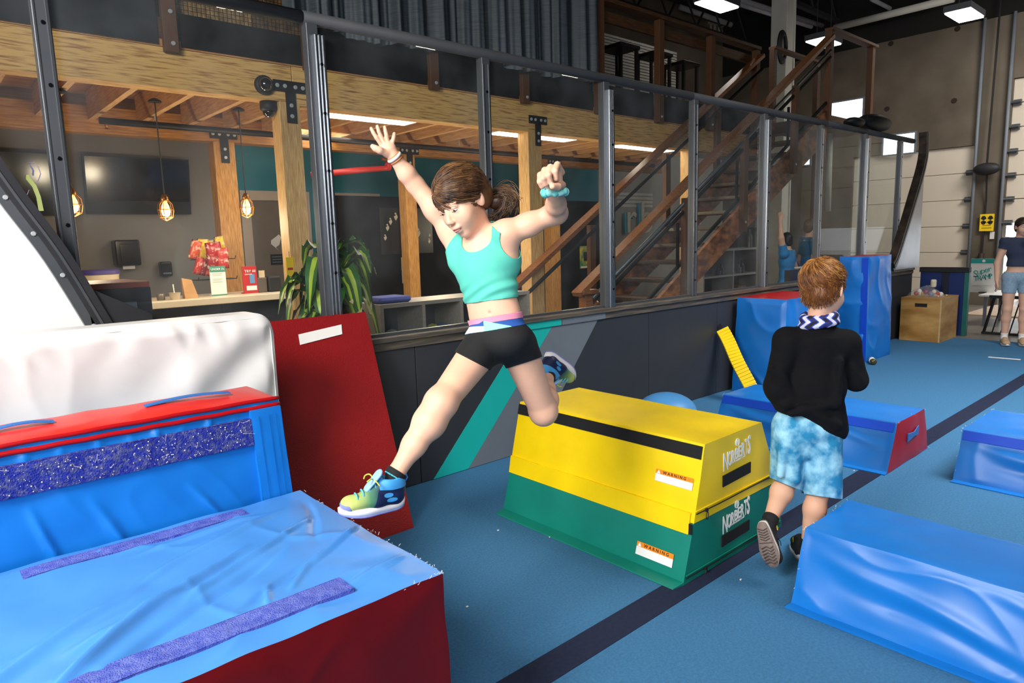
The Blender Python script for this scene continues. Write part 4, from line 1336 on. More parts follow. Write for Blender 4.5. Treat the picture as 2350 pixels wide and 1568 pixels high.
# ---- caged pendant bulbs
M_FIL = emis('amber bulb', '#ffb648', 7)
M_CAGE = mat('brass cage', '#a06a2a', 0.35, 0.9, var=0.1)
for px, py, lbl in ((380, 480, 'amber caged pendant bulb in front of the dark television'), (566, 475, 'amber caged pendant bulb in front of the taupe door'), (168, 468, 'amber caged pendant bulb half hidden by the left screen post')):
    c = ony(px, py, 6.2)
    t = thing('pendant_lamp', lbl, 'pendant lamp', (c[0], c[1], c[2]), 'caged pendant bulbs over the counter')
    MB().tube([(c[0], c[1], c[2]+0.11), (c[0], c[1], 2.719)], 0.005, 6).build('cord', M_DARK, t)
    MB().lathe((c[0], c[1], 2.69), [(0.05, 0), (0.05, 0.01), (0.02, 0.029)], 14).build('ceiling_rose', M_DARK, t)
    MB().lathe((c[0], c[1], c[2]+0.06), [(0.028, 0), (0.03, 0.03), (0.015, 0.06)], 12).build('socket', M_CAGE, t, smooth=True)
    MB().lathe((c[0], c[1], c[2]-0.07), [(0.005, 0), (0.028, 0.02), (0.036, 0.05), (0.03, 0.09), (0.014, 0.13)], 14).build('bulb', M_FIL, t, smooth=True)
    cg = MB()
    for k in range(6):
        a_ = 2*PI*k/6
        cg.tube([(c[0]+r*math.cos(a_), c[1]+r*math.sin(a_), c[2]+z) for r, z in ((0.025, 0.075), (0.055, 0.04), (0.062, -0.01), (0.05, -0.07), (0.0, -0.095))], 0.003, 5)
    for r, z in ((0.062, -0.005), (0.052, -0.065)):
        cg.tube([(c[0]+r*math.cos(a_), c[1]+r*math.sin(a_), c[2]+z) for a_ in np.linspace(0, 2*PI, 18)], 0.003, 5)
    cg.build('cage', M_CAGE, t)

# ---- sprinkler pipe
sp = thing('sprinkler_pipe', 'dark sprinkler pipe with brass heads hung in front of the back beam', 'pipe', (3.0, 6.95, 2.6))
P_ = [ony(225, 252, 7.0), ony(712, 291, 7.0), ony(1215, 342, 7.0), ony(1500, 370, 7.0)]
MB().tube([(p[0], 7.0, 2.64) for p in P_], 0.03, 10).build('pipe', mat('dark iron pipe', '#2b2622', 0.45, 0.5, var=0.2), sp, smooth=True)
for xh in (1.9, 3.6, 5.4, 7.2):
    MB().tube([(xh, 7.0, 2.67), (xh, 7.0, 2.975)], 0.006, 6).build('hanger_rod', M_ZINC, sp)
for xh in (1.5, 3.45, 5.9):
    MB().lathe((xh, 7.0, 2.60), [(0.012, 0.03), (0.016, 0), (0.008, -0.02), (0.022, -0.025)], 10).build('sprinkler_head', M_CAGE, sp)
vz = ony(925, 330, 6.9)
va = thing('valve_assembly', 'red and bronze sprinkler valves on the wall behind the raised arm', 'valve', (vz[0], 7.3, 2.3))
M_REDV = mat('red valve', '#b3231c', 0.4, var=0.1)
for dx, z, r in ((0.0, 2.62, 0.05), (0.06, 2.52, 0.055), (-0.03, 2.45, 0.05), (0.1, 2.43, 0.045)):
    MB().lathe((vz[0]+dx, 7.25, z-0.03), [(r*0.6, 0), (r, 0.01), (r, 0.05), (r*0.6, 0.06)], 10, (1, 0, 0)).build('flange', M_REDV, va)
MB().tube([(vz[0], 7.25, 2.7), (vz[0], 7.25, 2.4), (vz[0]-0.4, 7.3, 2.36), (vz[0]-0.9, 7.45, 2.3)], 0.035, 8).build('riser', M_REDV, va, smooth=True)
MB().tube([(vz[0]-0.1, 7.22, 2.5), (vz[0]+0.2, 7.22, 2.47)], 0.02, 8).build('handle', M_CAGE, va)

# ---- counter
ctr = thing('counter', 'service counter with a thick cream top over a dark navy front', 'counter', (1.6, 7.1, 0))
BX('countertop', mat('cream laminate', '#d8c9b2', 0.4, var=0.03), ctr, 0.2, 2.95, 6.6, 7.3, 0.985, 1.05, bev=0.008)
for i in range(4):
    BX('front_board', mat('navy board', '#141a26', 0.5, var=0.1), ctr, 0.25+i*0.66, 0.25+i*0.66+0.652, 6.66, 6.70, 0, 0.983)
BX('end_panel', _M['navy board'], ctr, 2.86, 2.90, 6.701, 7.28, 0, 0.983)

# ---- navy glass fronted cooler, seen from behind through the screen
fgx = 1.075
fg = thing('drinks_cooler', 'small navy cooler with a red top and black coil at its back', 'cooler', (0.8, 4.6, 0))
M_NAVYC = mat('navy enamel', '#1b2a44', 0.35, var=0.05)
fz = 1.325
BX('body', M_NAVYC, fg, 0.10, 1.075, 4.42, 5.0, 0, fz-0.035)
BX('top', mat('red cooler top', '#c25a50', 0.5, var=0.1), fg, 0.10, 1.075, 4.40, 5.0, fz-0.034, fz, bev=0.004)
for x0_, x1_, z0_, z1_ in ((0.10, 1.075, fz-0.11, fz-0.035), (1.005, 1.075, 0.2, fz-0.111)):
    BX('back_frame', M_NAVYC, fg, x0_, x1_, 4.395, 4.419, z0_, z1_)
BX('back_plate', mat('pale blue steel', '#8ea9c9', 0.4, var=0.1), fg, 0.11, 1.0, 4.41, 4.419, 0.2, fz-0.112)
cl_ = MB()
z = fz-0.15; s = 1
pts = []
while z > 0.6:
    pts += [(0.2 if s < 0 else 0.93, 4.385, z)] if not pts else []
    xs2 = (0.2, 0.93) if s > 0 else (0.93, 0.2)
    for tt in np.linspace(0, 1, 4):
        pts.append((xs2[0]+(xs2[1]-xs2[0])*tt, 4.385, z))
    for a_ in np.linspace(PI/2, -PI/2, 7)[1:-1]:
        pts.append((xs2[1]+s*0.045*math.cos(a_), 4.385, z-0.045+0.045*math.sin(a_)))
    z -= 0.09; s = -s
cl_.tube(pts, 0.008, 6)
cl_.build('coil', M_DARK, fg, smooth=True)
gr_ = MB()
for i in range(26):
    gr_.box(0.2+i*0.027, 0.203+i*0.027, 4.374, 4.378, 0.62, fz-0.13)
gr_.build('wire_fins', M_DARK, fg, kind='stuff')

# ---- things on and above the counter
bk_ = thing('bucket', 'cream plastic tub with a violet lid behind the cooler', 'tub', (1.55, 7.0, 1.05))
c = ony(230, 640, 7.0)
MB().lathe((c[0], 7.0, 1.051), [(0.13, 0), (0.15, 0.25), (0.155, 0.255)], 20).build('tub', mat('cream plastic', '#c8b8a0', 0.4, var=0.04), bk_, smooth=True, sharp=40)
MB().lathe((c[0], 7.0, 1.307), [(0.16, 0), (0.16, 0.03), (0.14, 0.04)], 20).build('lid', mat('violet lid', '#453a7c', 0.4), bk_, smooth=True, sharp=40)


def wallbox(nm, lbl, cat, px0, py0, px1, py1, d, m, y=BY-0.061, bev=0.02):
    a_, b_ = ony(px0, py0, y-d), ony(px1, py1, y-d)
    t = thing(nm, lbl, cat, ((a_[0]+b_[0])/2, y, b_[2]))
    BX('case', m, t, a_[0], b_[0], y-d, y, b_[2], a_[2], bev=bev)
    return t, a_, b_
t, a_, b_ = wallbox('towel_dispenser', 'smoky black paper towel dispenser on the grey wall', 'dispenser', 262, 551, 326, 609, 0.2, mat('smoky plastic', '#1d1814', 0.15, var=0.1))
BX('window', M_SCREEN, t, a_[0]+0.05, b_[0]-0.06, a_[1]-0.012, a_[1]-0.001, b_[2]+0.04, a_[2]-0.05, bev=0.006)
BX('paper', M_LABEL, t, a_[0]+0.07, b_[0]-0.07, a_[1]+0.04, a_[1]+0.06, b_[2]-0.04, b_[2]-0.001)
t, a_, b_ = wallbox('soap_dispenser', 'small black soap dispenser on the grey wall', 'dispenser', 368, 601, 398, 634, 0.12, _M['smoky plastic'])
BX('lever', M_GREYP, t, a_[0]+0.02, b_[0]-0.02, a_[1]-0.012, a_[1]-0.001, b_[2]+0.03, b_[2]+0.05)

cr = thing('snack_rack', 'black wire rack of crisp and sweet packets by the counter post', 'rack', (2.35, 7.12, 1.05))
MB().tube([(2.45, 7.2, 1.05), (2.45, 7.2, 1.58)], 0.008, 6).build('pole', M_DARK, cr)
for z in (1.20, 1.40):
    rk = MB()
    for yv in (7.02, 7.1, 7.18):
        rk.tube([(2.15, yv, z), (2.52, yv, z)], 0.004, 5)
    for xv in (2.15, 2.28, 2.4, 2.52):
        rk.tube([(xv, 7.0, z+0.03), (xv, 7.02, z), (xv, 7.2, z)], 0.004, 5)
    rk.build('shelf', M_DARK, cr)


def packet(lbl, px, py, y, w, h, col, tilt, ry=0.0):
    c = ony(px, py, y)
    U, V = np.meshgrid(np.linspace(-1, 1, 9), np.linspace(-1, 1, 11))
    b = (1-U**2)**0.5*(1-np.abs(V)**3)
    vs = []
    for sgn in (-1, 1):
        for u, v, bb in zip(U.ravel(), V.ravel(), b.ravel()):
            x, z, yy = u*w/2, v*h/2, sgn*bb*0.03
            x, z = x*math.cos(tilt)-z*math.sin(tilt), x*math.sin(tilt)+z*math.cos(tilt)
            vs.append((c[0]+x, y+yy, c[2]+z))
    fs = []
    for s2 in (0, 99):
        for j in range(10):
            for i in range(8):
                fs.append((s2+j*9+i, s2+j*9+i+1, s2+(j+1)*9+i+1, s2+(j+1)*9+i))
    m = mat('packet '+col, col, 0.3, var=0, col2='#f3ead8', vs=28, ramp=(0.52, 0.7))
    o = MB().add(vs, fs).build('snack_packet', m, smooth=True, weld=True, loc=(c[0], y, c[2]))
    tag(o, lbl, 'snack packet', 'snack packets on the rack')


for a in (('orange snack packet at the left end of the upper rack', 448, 574, 7.08, 0.10, 0.19, '#c64a1d', -0.3),
          ('tall yellow snack packet on the upper rack', 465, 572, 7.1, 0.11, 0.2, '#e0b713', -0.1),
          ('yellow and red snack packet in the middle of the upper rack', 480, 573, 7.14, 0.10, 0.19, '#dba517', 0.0),
          ('round red sweet packet hung at the front of the rack', 491, 576, 6.98, 0.15, 0.17, '#a5121a', 0.1),
          ('red packet hung at the lower front of the rack', 493, 600, 6.98, 0.15, 0.16, '#8f1117', 0.0),
          ('small yellow packet with a white top at the right end of the rack', 506, 562, 7.1, 0.09, 0.17, '#d9b21c', 0.15),
          ('red and white round packet beside the lumber post, upper', 511, 583, 6.96, 0.11, 0.12, '#c04038', 0.0),
          ('red and white round packet beside the lumber post, lower', 512, 602, 6.96, 0.11, 0.12, '#b83a34', 0.0),
          ('striped red snack packet on the lower rack, leftmost', 455, 610, 7.0, 0.07, 0.17, '#b0281f', -0.35),
          ('striped maroon snack packet on the lower rack, middle', 466, 612, 7.02, 0.07, 0.17, '#7e1c24', -0.3),
          ('striped scarlet snack packet on the lower rack, rightmost', 477, 613, 7.04, 0.07, 0.17, '#c2382d', -0.3)):
    packet(*a)


def standsign(nm, lbl, px0, py0, px1, py1, y, m):
    a_, b_ = ony(px0, py0, y), ony(px1, py1, y)
    t = thing(nm, lbl, 'sign', ((a_[0]+b_[0])/2, y, 1.05))
    z0_ = 1.051
    BX('board', m, t, a_[0], b_[0], y, y+0.012, z0_, a_[2])
    BX('foot', m, t, a_[0], b_[0], y+0.0125, y+0.08, z0_, z0_+0.008)
    return t, a_[0], b_[0], z0_, a_[2]
t, xa, xb_, za, zb_ = standsign('price_sign', 'teal and white UNDER 2\'s notice standing on the counter', 480, 612, 521, 668, 6.85, M_LABEL)
BX('header', mat('teal print', '#3b8d7c', 0.6), t, xa, xb_, 6.846, 6.8495, zb_-0.055, zb_)
text('header_word', "UNDER 2's", 0.027, (xa+0.010, 6.844, zb_-0.037), (1, 0, 0), (0, 0, 1), M_PRINT, t)
for i, z in enumerate((0.07, 0.085, 0.12, 0.135, 0.15)):
    BX('print_line', mat('pale grey print', '#b9b6ae', 0.7), t, xa+0.02, xb_-0.03-0.01*(i % 2), 6.847, 6.8495, zb_-z-0.004, zb_-z)
BX('footer', _M['teal print'], t, xa, xb_, 6.847, 6.8495, za, za+0.012)
t, xa, xb_, za, zb_ = standsign('red_flyer', 'red TRY 60 flyer standing on the counter right of the lumber post', 555, 612, 592, 664, 6.85, mat('red print', '#b8232a', 0.5))
text('flyer_words', 'TRY 60', 0.036, (xa+0.02, 6.846, zb_-0.06), (1, 0, 0), (0, 0, 1), M_PRINT, t)
text('flyer_words', 'SERVICES', 0.018, (xa+0.02, 6.846, zb_-0.085), (1, 0, 0), (0, 0, 1), M_PRINT, t)
BX('picture_phone', mat('phone print', '#5a8fc0', 0.5), t, xb_-0.075, xb_-0.025, 6.846, 6.849, zb_-0.17, zb_-0.08)
BX('picture_card', M_LABEL, t, xa+0.03, xb_-0.01, 6.846, 6.849, za+0.03, za+0.075)
c = ony(435, 655, 6.8)
pb_ = MB()
pb_.hexa([(c[0]-0.06, 6.76, 1.051), (c[0]+0.06, 6.76, 1.051), (c[0]+0.06, 6.84, 1.051), (c[0]-0.06, 6.84, 1.051), (c[0]-0.065, 6.79, 1.24), (c[0]+0.02, 6.79, 1.22), (c[0]+0.02, 6.81, 1.22), (c[0]-0.065, 6.81, 1.24)])
tag(pb_.build('paper_bag', mat('brown paper', '#b98d5d', 0.8, var=0.08, vs=12), loc=(c[0], 6.8, 1.051)), 'folded brown paper bag on the counter beside the teal notice', 'paper bag')
c = ony(400, 665, 6.75)
cu = thing('paper_cup', 'low paper cup with a straw on the counter', 'cup', (c[0], 6.75, 1.051))
MB().lathe((c[0], 6.75, 1.051), [(0.04, 0), (0.05, 0.06), (0.053, 0.062)], 16).build('cup', mat('cup paper', '#b8a890', 0.6), cu, smooth=True, sharp=40)
MB().tube([(c[0], 6.75, 1.06), (c[0]-0.01, 6.74, 1.19)], 0.006, 6).build('straw', M_LABEL, cu)
jr = ony(370, 670, 6.75)
tag(MB().lathe((jr[0], 6.78, 1.051), [(0.035, 0), (0.035, 0.05), (0.028, 0.06)], 14).build('tin', mat('tin lid', '#6d6459', 0.4, 0.5), smooth=True, sharp=40, loc=(jr[0], 6.78, 1.051)), 'small grey tin on the counter next to the cooler', 'tin')
c = ony(628, 645, 6.95)
pr = thing('card_printer', 'grey and black receipt printer at the right end of the counter', 'printer', (2.8, 6.95, 1.05))
BX('body', mat('printer grey', '#5a5048', 0.5), pr, 2.66, 2.76, 6.85, 7.0, 1.051, 1.20, bev=0.01)
BX('hood', M_DARK, pr, 2.765, 2.90, 6.83, 7.0, 1.051, 1.21, bev=0.02)
BX('receipt', mat('receipt paper', '#d8c2a2', 0.7), pr, 2.70, 2.76, 6.9, 6.905, 1.2005, 1.27)

# ---- yellow notice on the front post
a_, b_ = ony(656, 591, BYF-0.01), ony(678, 656, BYF-0.01)
yn = thing('yellow_notice', 'narrow yellow and red notice hung on the lumber post by the plant', 'notice', (a_[0], BYF-0.01, b_[2]))
BX('sheet', mat('yellow print', '#e8c516', 0.6), yn, a_[0], b_[0], BYF-0.008, BYF-0.003, b_[2], a_[2])
for f0, f1 in ((0.0, 0.12), (0.52, 0.60)):
    BX('red_band', _M['red print'], yn, a_[0]+0.01, b_[0]-0.01, BYF-0.0105, BYF-0.0085, b_[2]+(a_[2]-b_[2])*f0+0.01, b_[2]+(a_[2]-b_[2])*f1+0.01)
MB().tube([((a_[0]+b_[0])/2, BYF-0.006, a_[2]), ((a_[0]+b_[0])/2, BYF-0.006, a_[2]+0.05)], 0.002, 5).build('hook', M_DARK, yn)

# ---- black partition with poster and lettering
dp = thing('black_partition', 'tall black partition wall below the teal wall', 'partition', (6.4, 7.72, 0))
for i in range(4):
    BX('panel', mat('near black panel', '#0d0a08', 0.85, var=0.15, spec=0.1), dp, 3.95+i*1.25, 3.95+i*1.25+1.244, 7.70, 7.76, 0, 2.10)
a_, b_ = ony(870, 477, 7.68), ony(995, 580, 7.68)
po = thing('poster', 'black poster with an arc of small white figures on the black partition', 'poster', ((a_[0]+b_[0])/2, 7.68, b_[2]))
BX('sheet', mat('poster black', '#050505', 0.35), po, a_[0], b_[0], 7.685, 7.699, b_[2], a_[2])
for px, py, r in ((884, 545, 7), (889, 522, 8), (896, 508, 8), (908, 497, 9), (921, 502, 8), (935, 512, 8), (945, 520, 6), (960, 534, 10), (957, 548, 7), (985, 553, 6), (986, 540, 4)):
    c = ony(px, py, 7.684)
    g_ = MB()
    g_.ball((c[0], 7.684, c[2]+r*0.004), (r*0.0016, 0.001, r*0.0016), 6)
    g_.prism([(c[0]-r*0.003, 7.684, c[2]), (c[0]+r*0.002, 7.684, c[2]+r*0.003), (c[0]+r*0.0035, 7.684, c[2]-r*0.001), (c[0], 7.684, c[2]-r*0.006), (c[0]-r*0.002, 7.684, c[2]-r*0.003)], (0, -0.001, 0))
    g_.build('white_figure', mat('poster figures', '#a79f90', 0.6), po)
c = ony(1013, 549, 7.69)
wdm = text('lobby_lettering', 'mer', 0.13, (c[0], 7.692, c[2]), (1, 0, 0), (0, 0, 1), M_LABEL, None)
tag(wdm, 'white lower case lettering on the black partition beside the girl', 'lettering')
nt_ = ony(938, 620, 7.66)
no = thing('paper_notice', 'small framed paper notice on the black partition below the poster', 'notice', (nt_[0], 7.66, nt_[2]-0.17))
BX('sheet', mat('notice paper', '#a89a86', 0.7), no, nt_[0]-0.085, nt_[0]+0.085, 7.69, 7.698, nt_[2]-0.17, nt_[2]+0.17)
for z0_, z1_, col in ((0.05, 0.11, '#8a5a44'), (-0.05, 0.01, '#5f7390'), (-0.14, -0.08, '#e0d8c8')):
    BX('print_block', mat('notice '+col, col, 0.7), no, nt_[0]-0.06, nt_[0]+0.06, 7.687, 7.6895, nt_[2]+z0_, nt_[2]+z1_)
a_, b_ = ony(1332, 565, 7.68), ony(1354, 615, 7.68)
pg = thing('small_poster', 'small green and yellow poster with a dark figure on the black partition', 'poster', ((a_[0]+b_[0])/2, 7.68, b_[2]))
BX('sheet', mat('green print', '#4a8a5a', 0.6, var=0, col2='#d8c03a', vs=7, ramp=(0.45, 0.6)), pg, a_[0], b_[0], 7.685, 7.699, b_[2], a_[2])
BX('dark_figure', M_DARK, pg, a_[0]+0.08, b_[0]-0.06, 7.683, 7.6845, b_[2]+0.12, a_[2]-0.1, bev=0.0)
BX('caption', M_LABEL, pg, a_[0]+0.01, b_[0]-0.01, 7.683, 7.6845, b_[2]+0.005, b_[2]+0.035)

# ---- blue and white block letters on the far wall
c0_ = ony(1432, 533, BY-0.1)
for ch, px, py, s_ in (('r', 1433, 534, 0.95), ('b', 1466, 534, 0.95), ('e', 1586, 532, 0.8)):
    c = ony(px, py, BY-0.13)
    t = thing('marquee_letter', 'tall grey letter %s with a blue edge on the far wall behind the stairs' % ch, 'letter', (c[0], BY-0.13, c[2]), 'block letters on the far wall')
    text('face', ch, s_, (c[0], BY-0.16, c[2]), (1, 0, 0), (0, 0, 1), mat('letter face', '#b9b1a6', 0.6), t, 0.012)
    text('edge', ch, s_, (c[0]-0.05, BY-0.11, c[2]-0.02), (1, 0, 0), (0, 0, 1), mat('letter edge', '#5b9bb0', 0.5), t, 0.03)
wl = thing('wall_lettering', 'strip of small pale lettering above the block letters', 'lettering', (11.5, BY-0.07, 2.3))
for i in range(4):
    c = ony(1416, 444+i*9, BY-0.065); e_ = ony(1498, 449+i*9, BY-0.065)
    BX('text_line', mat('pale lettering', '#b5aea4', 0.7), wl, c[0], e_[0], BY-0.066, BY-0.0615, c[2]-0.03, c[2]+0.02)

# ---- cube shelf behind the glass (left) and grey cube shelf behind the stairs (right)
def cubes(lbl, x0_, x1_, y, z0_, z1_, nx, nz, m, depth=0.38, th=0.03, grp=None):
    t = thing('cube_shelf', lbl, 'shelf', ((x0_+x1_)/2, y, z0_))
    for i in range(nx+1):
        x = x0_+(x1_-x0_-th)*i/nx
        BX('side_panel' if i in (0, nx) else 'divider', m, t, x, x+th, y, y+depth, z0_+th, z1_-th)
    for j in range(nz+1):
        z = z0_+(z1_-z0_-th)*j/nz
        BX('shelf_board', m, t, x0_, x1_, y, y+depth, z, z+th) if j in (0, nz) else BX('shelf_board', m, t, x0_+th, x1_-th, y+0.003, y+depth, z, z+th)
    BX('back_panel', mat('dim shelf back', '#3d3f44', 0.7), t, x0_, x1_, y+depth+0.001, y+depth+0.01, z0_, z1_)
    return t
M_SHELFW = mat('grey oak shelf', '#9d9186', 0.5, var=0.08, vs=5, stretch=(1, 8, 8))
cubes('low pale cube shelf with open bays behind the glass, left of the girl', 2.72, 4.3, 4.6, 0.0, 1.035, 4, 3, M_SHELFW)
BX('folded_cloth', mat('blue cloth', '#4a55a8', 0.8, var=0.1), None, 2.75, 3.05, 4.65, 4.9, 1.036, 1.085, bev=0.03)
tag(bpy.data.objects['folded_cloth'], 'folded blue cloth on top of the low cube shelf', 'cloth')
rs = np.random.RandomState(9)
for i, (x, col) in enumerate(((3.20, '#7f7a3a'), (3.40, '#3c4c6a'), (3.30, '#8a8f2c'), (3.62, '#37414f'), (3.98, '#4a4450'), (2.9, '#6d6a66'))):
    o = MB().ball((x, 4.75, 0.76), (0.07, 0.06, 0.055+0.02*rs.rand()), 10).build('shelf_bundle', mat('bundle '+col, col, 0.8, var=0.2, vs=30), smooth=True, loc=(x, 4.75, 0.70))
    tag(o, ['olive bundle in the second bay of the low cube shelf', 'navy bundle in the second bay of the low cube shelf', 'lime bundle at the front of the second bay', 'dark grey bundle in the third bay of the low cube shelf', 'dark violet bundle in the last bay of the low cube shelf', 'grey bundle in the first bay of the low cube shelf'][i], 'bundle', 'bundles in the cube shelf')
a_ = ony(1615, 575, 5.8); b_ = ony(1747, 570, 5.8)
M_SHELFG = mat('light grey shelf', '#8f8d8a', 0.5, var=0.05)
cubes('tall grey cube shelf with bottles behind the stairs', a_[0], b_[0], 5.8, 0.03, 1.27, 2, 3, M_SHELFG)
for px, py, h, col, lbl in ((1655, 630, 0.17, '#161a26', 'black bottle on the middle shelf behind the stairs'), (1648, 632, 0.11, '#1e2a4a', 'short navy bottle on the middle shelf behind the stairs'), (1702, 628, 0.2, '#3a4149', 'tall dark bottle on the right middle shelf behind the stairs'), (1695, 630, 0.14, '#5c6268', 'grey bottle on the right middle shelf behind the stairs'), (1720, 566, 0.3, '#4f5356', 'tall grey bottle standing on top of the grey cube shelf')):
    c = ony(px, py, 5.9)
    zb2 = 1.271 if py < 600 else 0.03+(1.27-0.06)*2/3+0.03+0.003
    zb2 = 1.271 if py < 600 else 0.03+(1.27-0.03-0.03)*2/3+0.031
    o = MB().lathe((c[0], 5.9, zb2), [(0.04, 0), (0.042, h*0.6), (0.02, h*0.75), (0.018, h)], 12).build('bottle', mat('bottle '+col, col, 0.3), smooth=True, sharp=40, loc=(c[0], 5.9, zb2))
    tag(o, lbl, 'bottle', 'bottles on the grey shelf')
bx_ = BX('wooden_box', M_STUD, None, 10.1, 10.35, 5.85, 6.1, 0.4635, 0.66, bev=0.004)
tag(bx_, 'small wooden box in the lower right bay of the grey cube shelf', 'box')
c = ony(1808, 560, 6.6)
dk = BX('dark_cabinet', M_DARK, None, 11.7, 12.6, 6.8, 7.25, 0, 1.62, bev=0.01)
tag(dk, 'tall black cabinet behind the woman raising her arm', 'cabinet')
# low dark counter in front of the two people
lc = thing('low_counter', 'dark low counter with a blue white edge in front of the people in blue', 'counter', (8.9, 4.1, 0))
BX('front', mat('brown black panel', '#241a16', 0.5), lc, 7.7, 8.55, 3.82, 3.87, 0, 1.06)
BX('front', mat('navy black panel', '#141b36', 0.5), lc, 8.555, 10.4, 3.82, 3.87, 0, 1.06)
BX('top', M_WHITEP, lc, 8.2, 10.4, 3.82, 4.0, 1.061, 1.075)

# ---- striped plant
M_LEAF = mat('dark green leaf', '#2c5a22', 0.35, var=0.2, vs=6)
M_LEAFY = mat('lime leaf stripe', '#a8b93a', 0.35, var=0.15, vs=8)
M_LEAFT = mat('dry leaf tip', '#c9b48a', 0.7)
pc_ = np.array([2.10, 4.15, 0.0])
pl = thing('potted_plant', 'broad striped corn plant in a grey green pot behind the glass', 'potted plant', tuple(pc_))
MB().lathe(tuple(pc_), [(0.16, 0), (0.2, 0.35), (0.21, 0.36), (0.19, 0.36), (0.18, 0.33)], 20).build('pot', mat('grey green pot', '#5e6a55', 0.5), pl, smooth=True, sharp=40)
for k, (dx, dy, h) in enumerate(((0, 0, 1.45), (-0.07, 0.03, 1.22), (0.06, -0.02, 1.34), (0.02, 0.08, 1.1))):
    MB().tube([(pc_[0]+dx*0.5, pc_[1]+dy*0.5, 0.33), (pc_[0]+dx, pc_[1]+dy, h)], 0.022, 8).build('cane', mat('cane bark', '#7a6a4a', 0.8, var=0.2, vs=20), pl, smooth=True)


def leaf(root, ang, L, w, rise, droop, tip):
    n = 12
    d = np.array([math.cos(ang), math.sin(ang), 0.0]); sd2 = np.array([-math.sin(ang), math.cos(ang), 0])
    P_ = []
    for i in range(n+1):
        t = i/n
        P_.append(root+d*(L*(0.75*t+0.12*math.sin(t*3)))+np.array([0, 0, rise*math.sin(min(1, t*1.5)*PI/2)-droop*t**2.2]))
    vs = []; fs = []; mi = []
    cols = [-1, -0.33, 0, 0.33, 1]
    for i in range(n+1):
        t = i/n
        ww = w*(math.sin(PI*min(1, 0.08+t*0.92))**0.75)*(1 if t < 0.97 else 0.3)*(0.35+0.65*min(1, t*4))
        for c in cols:
            vs.append(P_[i]+sd2*c*ww/2+np.array([0, 0, 0.22*abs(c)*ww-0.02*math.sin(i*2+c)*abs(c)]))
    for i in range(n):
        for j in range(4):
            fs.append((i*5+j, i*5+j+1, (i+1)*5+j+1, (i+1)*5+j))
            mi.append(2 if (tip and i >= n-1) else (1 if j in (1, 2) else 0))
    mb = MB(); mb.add(vs, fs)
    mb.mi = mi
    mb.build('leaf', [M_LEAF, M_LEAFY, M_LEAFT], pl, smooth=True)


rs = np.random.RandomState(12)
for k in range(78):
    tier = k % 4
    top = [1.47, 1.24, 1.36, 1.12][tier]
    h = top-0.02-0.5*rs.rand()**1.5
    ang = k*2.4+rs.rand()*0.5
    L = 0.27+0.12*rs.rand()
    r0 = pc_+np.array([[0, 0], [-0.07, 0.03], [0.06, -0.02], [0.02, 0.08]][tier]+[h])
    leaf(r0, ang, L, 0.095+0.045*rs.rand(), 0.10+0.10*rs.rand(), 0.18+0.25*rs.rand(), rs.rand() < 0.25)
# ================================================================== RIGHT END
# ramps with curved metal sheets at both ends of the screen
M_SHEET = mat('scuffed steel sheet', '#9b9da3', 0.35, 0.7, var=0.12, vs=3, bump=0.05, bs=20)
M_FRAME = mat('dark ramp frame', '#2c2724', 0.5, 0.4, var=0, col2='#54463a', vs=9)
def spl(pts, n):
    pts = np.array(pts, float); k = len(pts)
    out = []
    for i in range(k-1):
        p0, p1, p2, p3 = pts[max(0, i-1)], pts[i], pts[i+1], pts[min(k-1, i+2)]
        for t in np.linspace(0, 1, n, endpoint=False):
            out.append(0.5*((2*p1)+(-p0+p2)*t+(2*p0-5*p1+4*p2-p3)*t*t+(-p0+3*p1-3*p2+p3)*t**3))
    out.append(pts[-1])
    return [tuple(p) for p in out]


def corner(lbl, prof, corner_pts, fw, side, pm, fm):
    t = thing('corner_panel', lbl, 'panel', (prof[0][0], 3.45, 0.955), 'corner panels at the ends of the screen')
    y = 3.455
    poly = [(x, y, z) for x, z in prof]+[(x, y, z) for x, z in corner_pts]
    MB().prism(poly, (0, 0.02, 0)).build('sheet', pm, t)
    n = len(prof)
    off = []
    for i, (x, z) in enumerate(prof):
        a_ = prof[max(0, i-1)]; b_ = prof[min(n-1, i+1)]
        dx, dz = b_[0]-a_[0], b_[1]-a_[1]; L = math.hypot(dx, dz)
        off.append((x-dz/L*side*fw, z+dx/L*side*fw))
    def band(k0, k1, ya, yb, nm, m):
        f = MB()
        q = lambda i, k: (prof[i][0]*(1-k)+off[i][0]*k, prof[i][1]*(1-k)+off[i][1]*k)
        for i in range(n-1):
            a0, a1, b0, b1 = q(i, k0), q(i, k1), q(i+1, k0), q(i+1, k1)
            f.hexa([(a0[0], ya, a0[1]), (a1[0], ya, a1[1]), (a1[0], yb, a1[1]), (a0[0], yb, a0[1]), (b0[0], ya, b0[1]), (b1[0], ya, b1[1]), (b1[0], yb, b1[1]), (b0[0], yb, b0[1])])
        f.build(nm, m, t, weld=True)
    band(-0.12, 0.30, 3.42, 3.454, 'inner_lip', M_STEEL)
    band(0.30, 1.0, 3.40, 3.50, 'curved_frame', fm)
    band(0.5, 0.62, 3.394, 3.3995, 'raised_rib', M_STEEL)
    for i in range(1, n, 3):
        MB().disc((prof[i][0]*0.8+off[i][0]*0.2, 3.42, prof[i][1]*0.8+off[i][1]*0.2), (0, -1, 0), 0.010, 0.006, 8).build('bolt', M_ZINC, t)
    return t


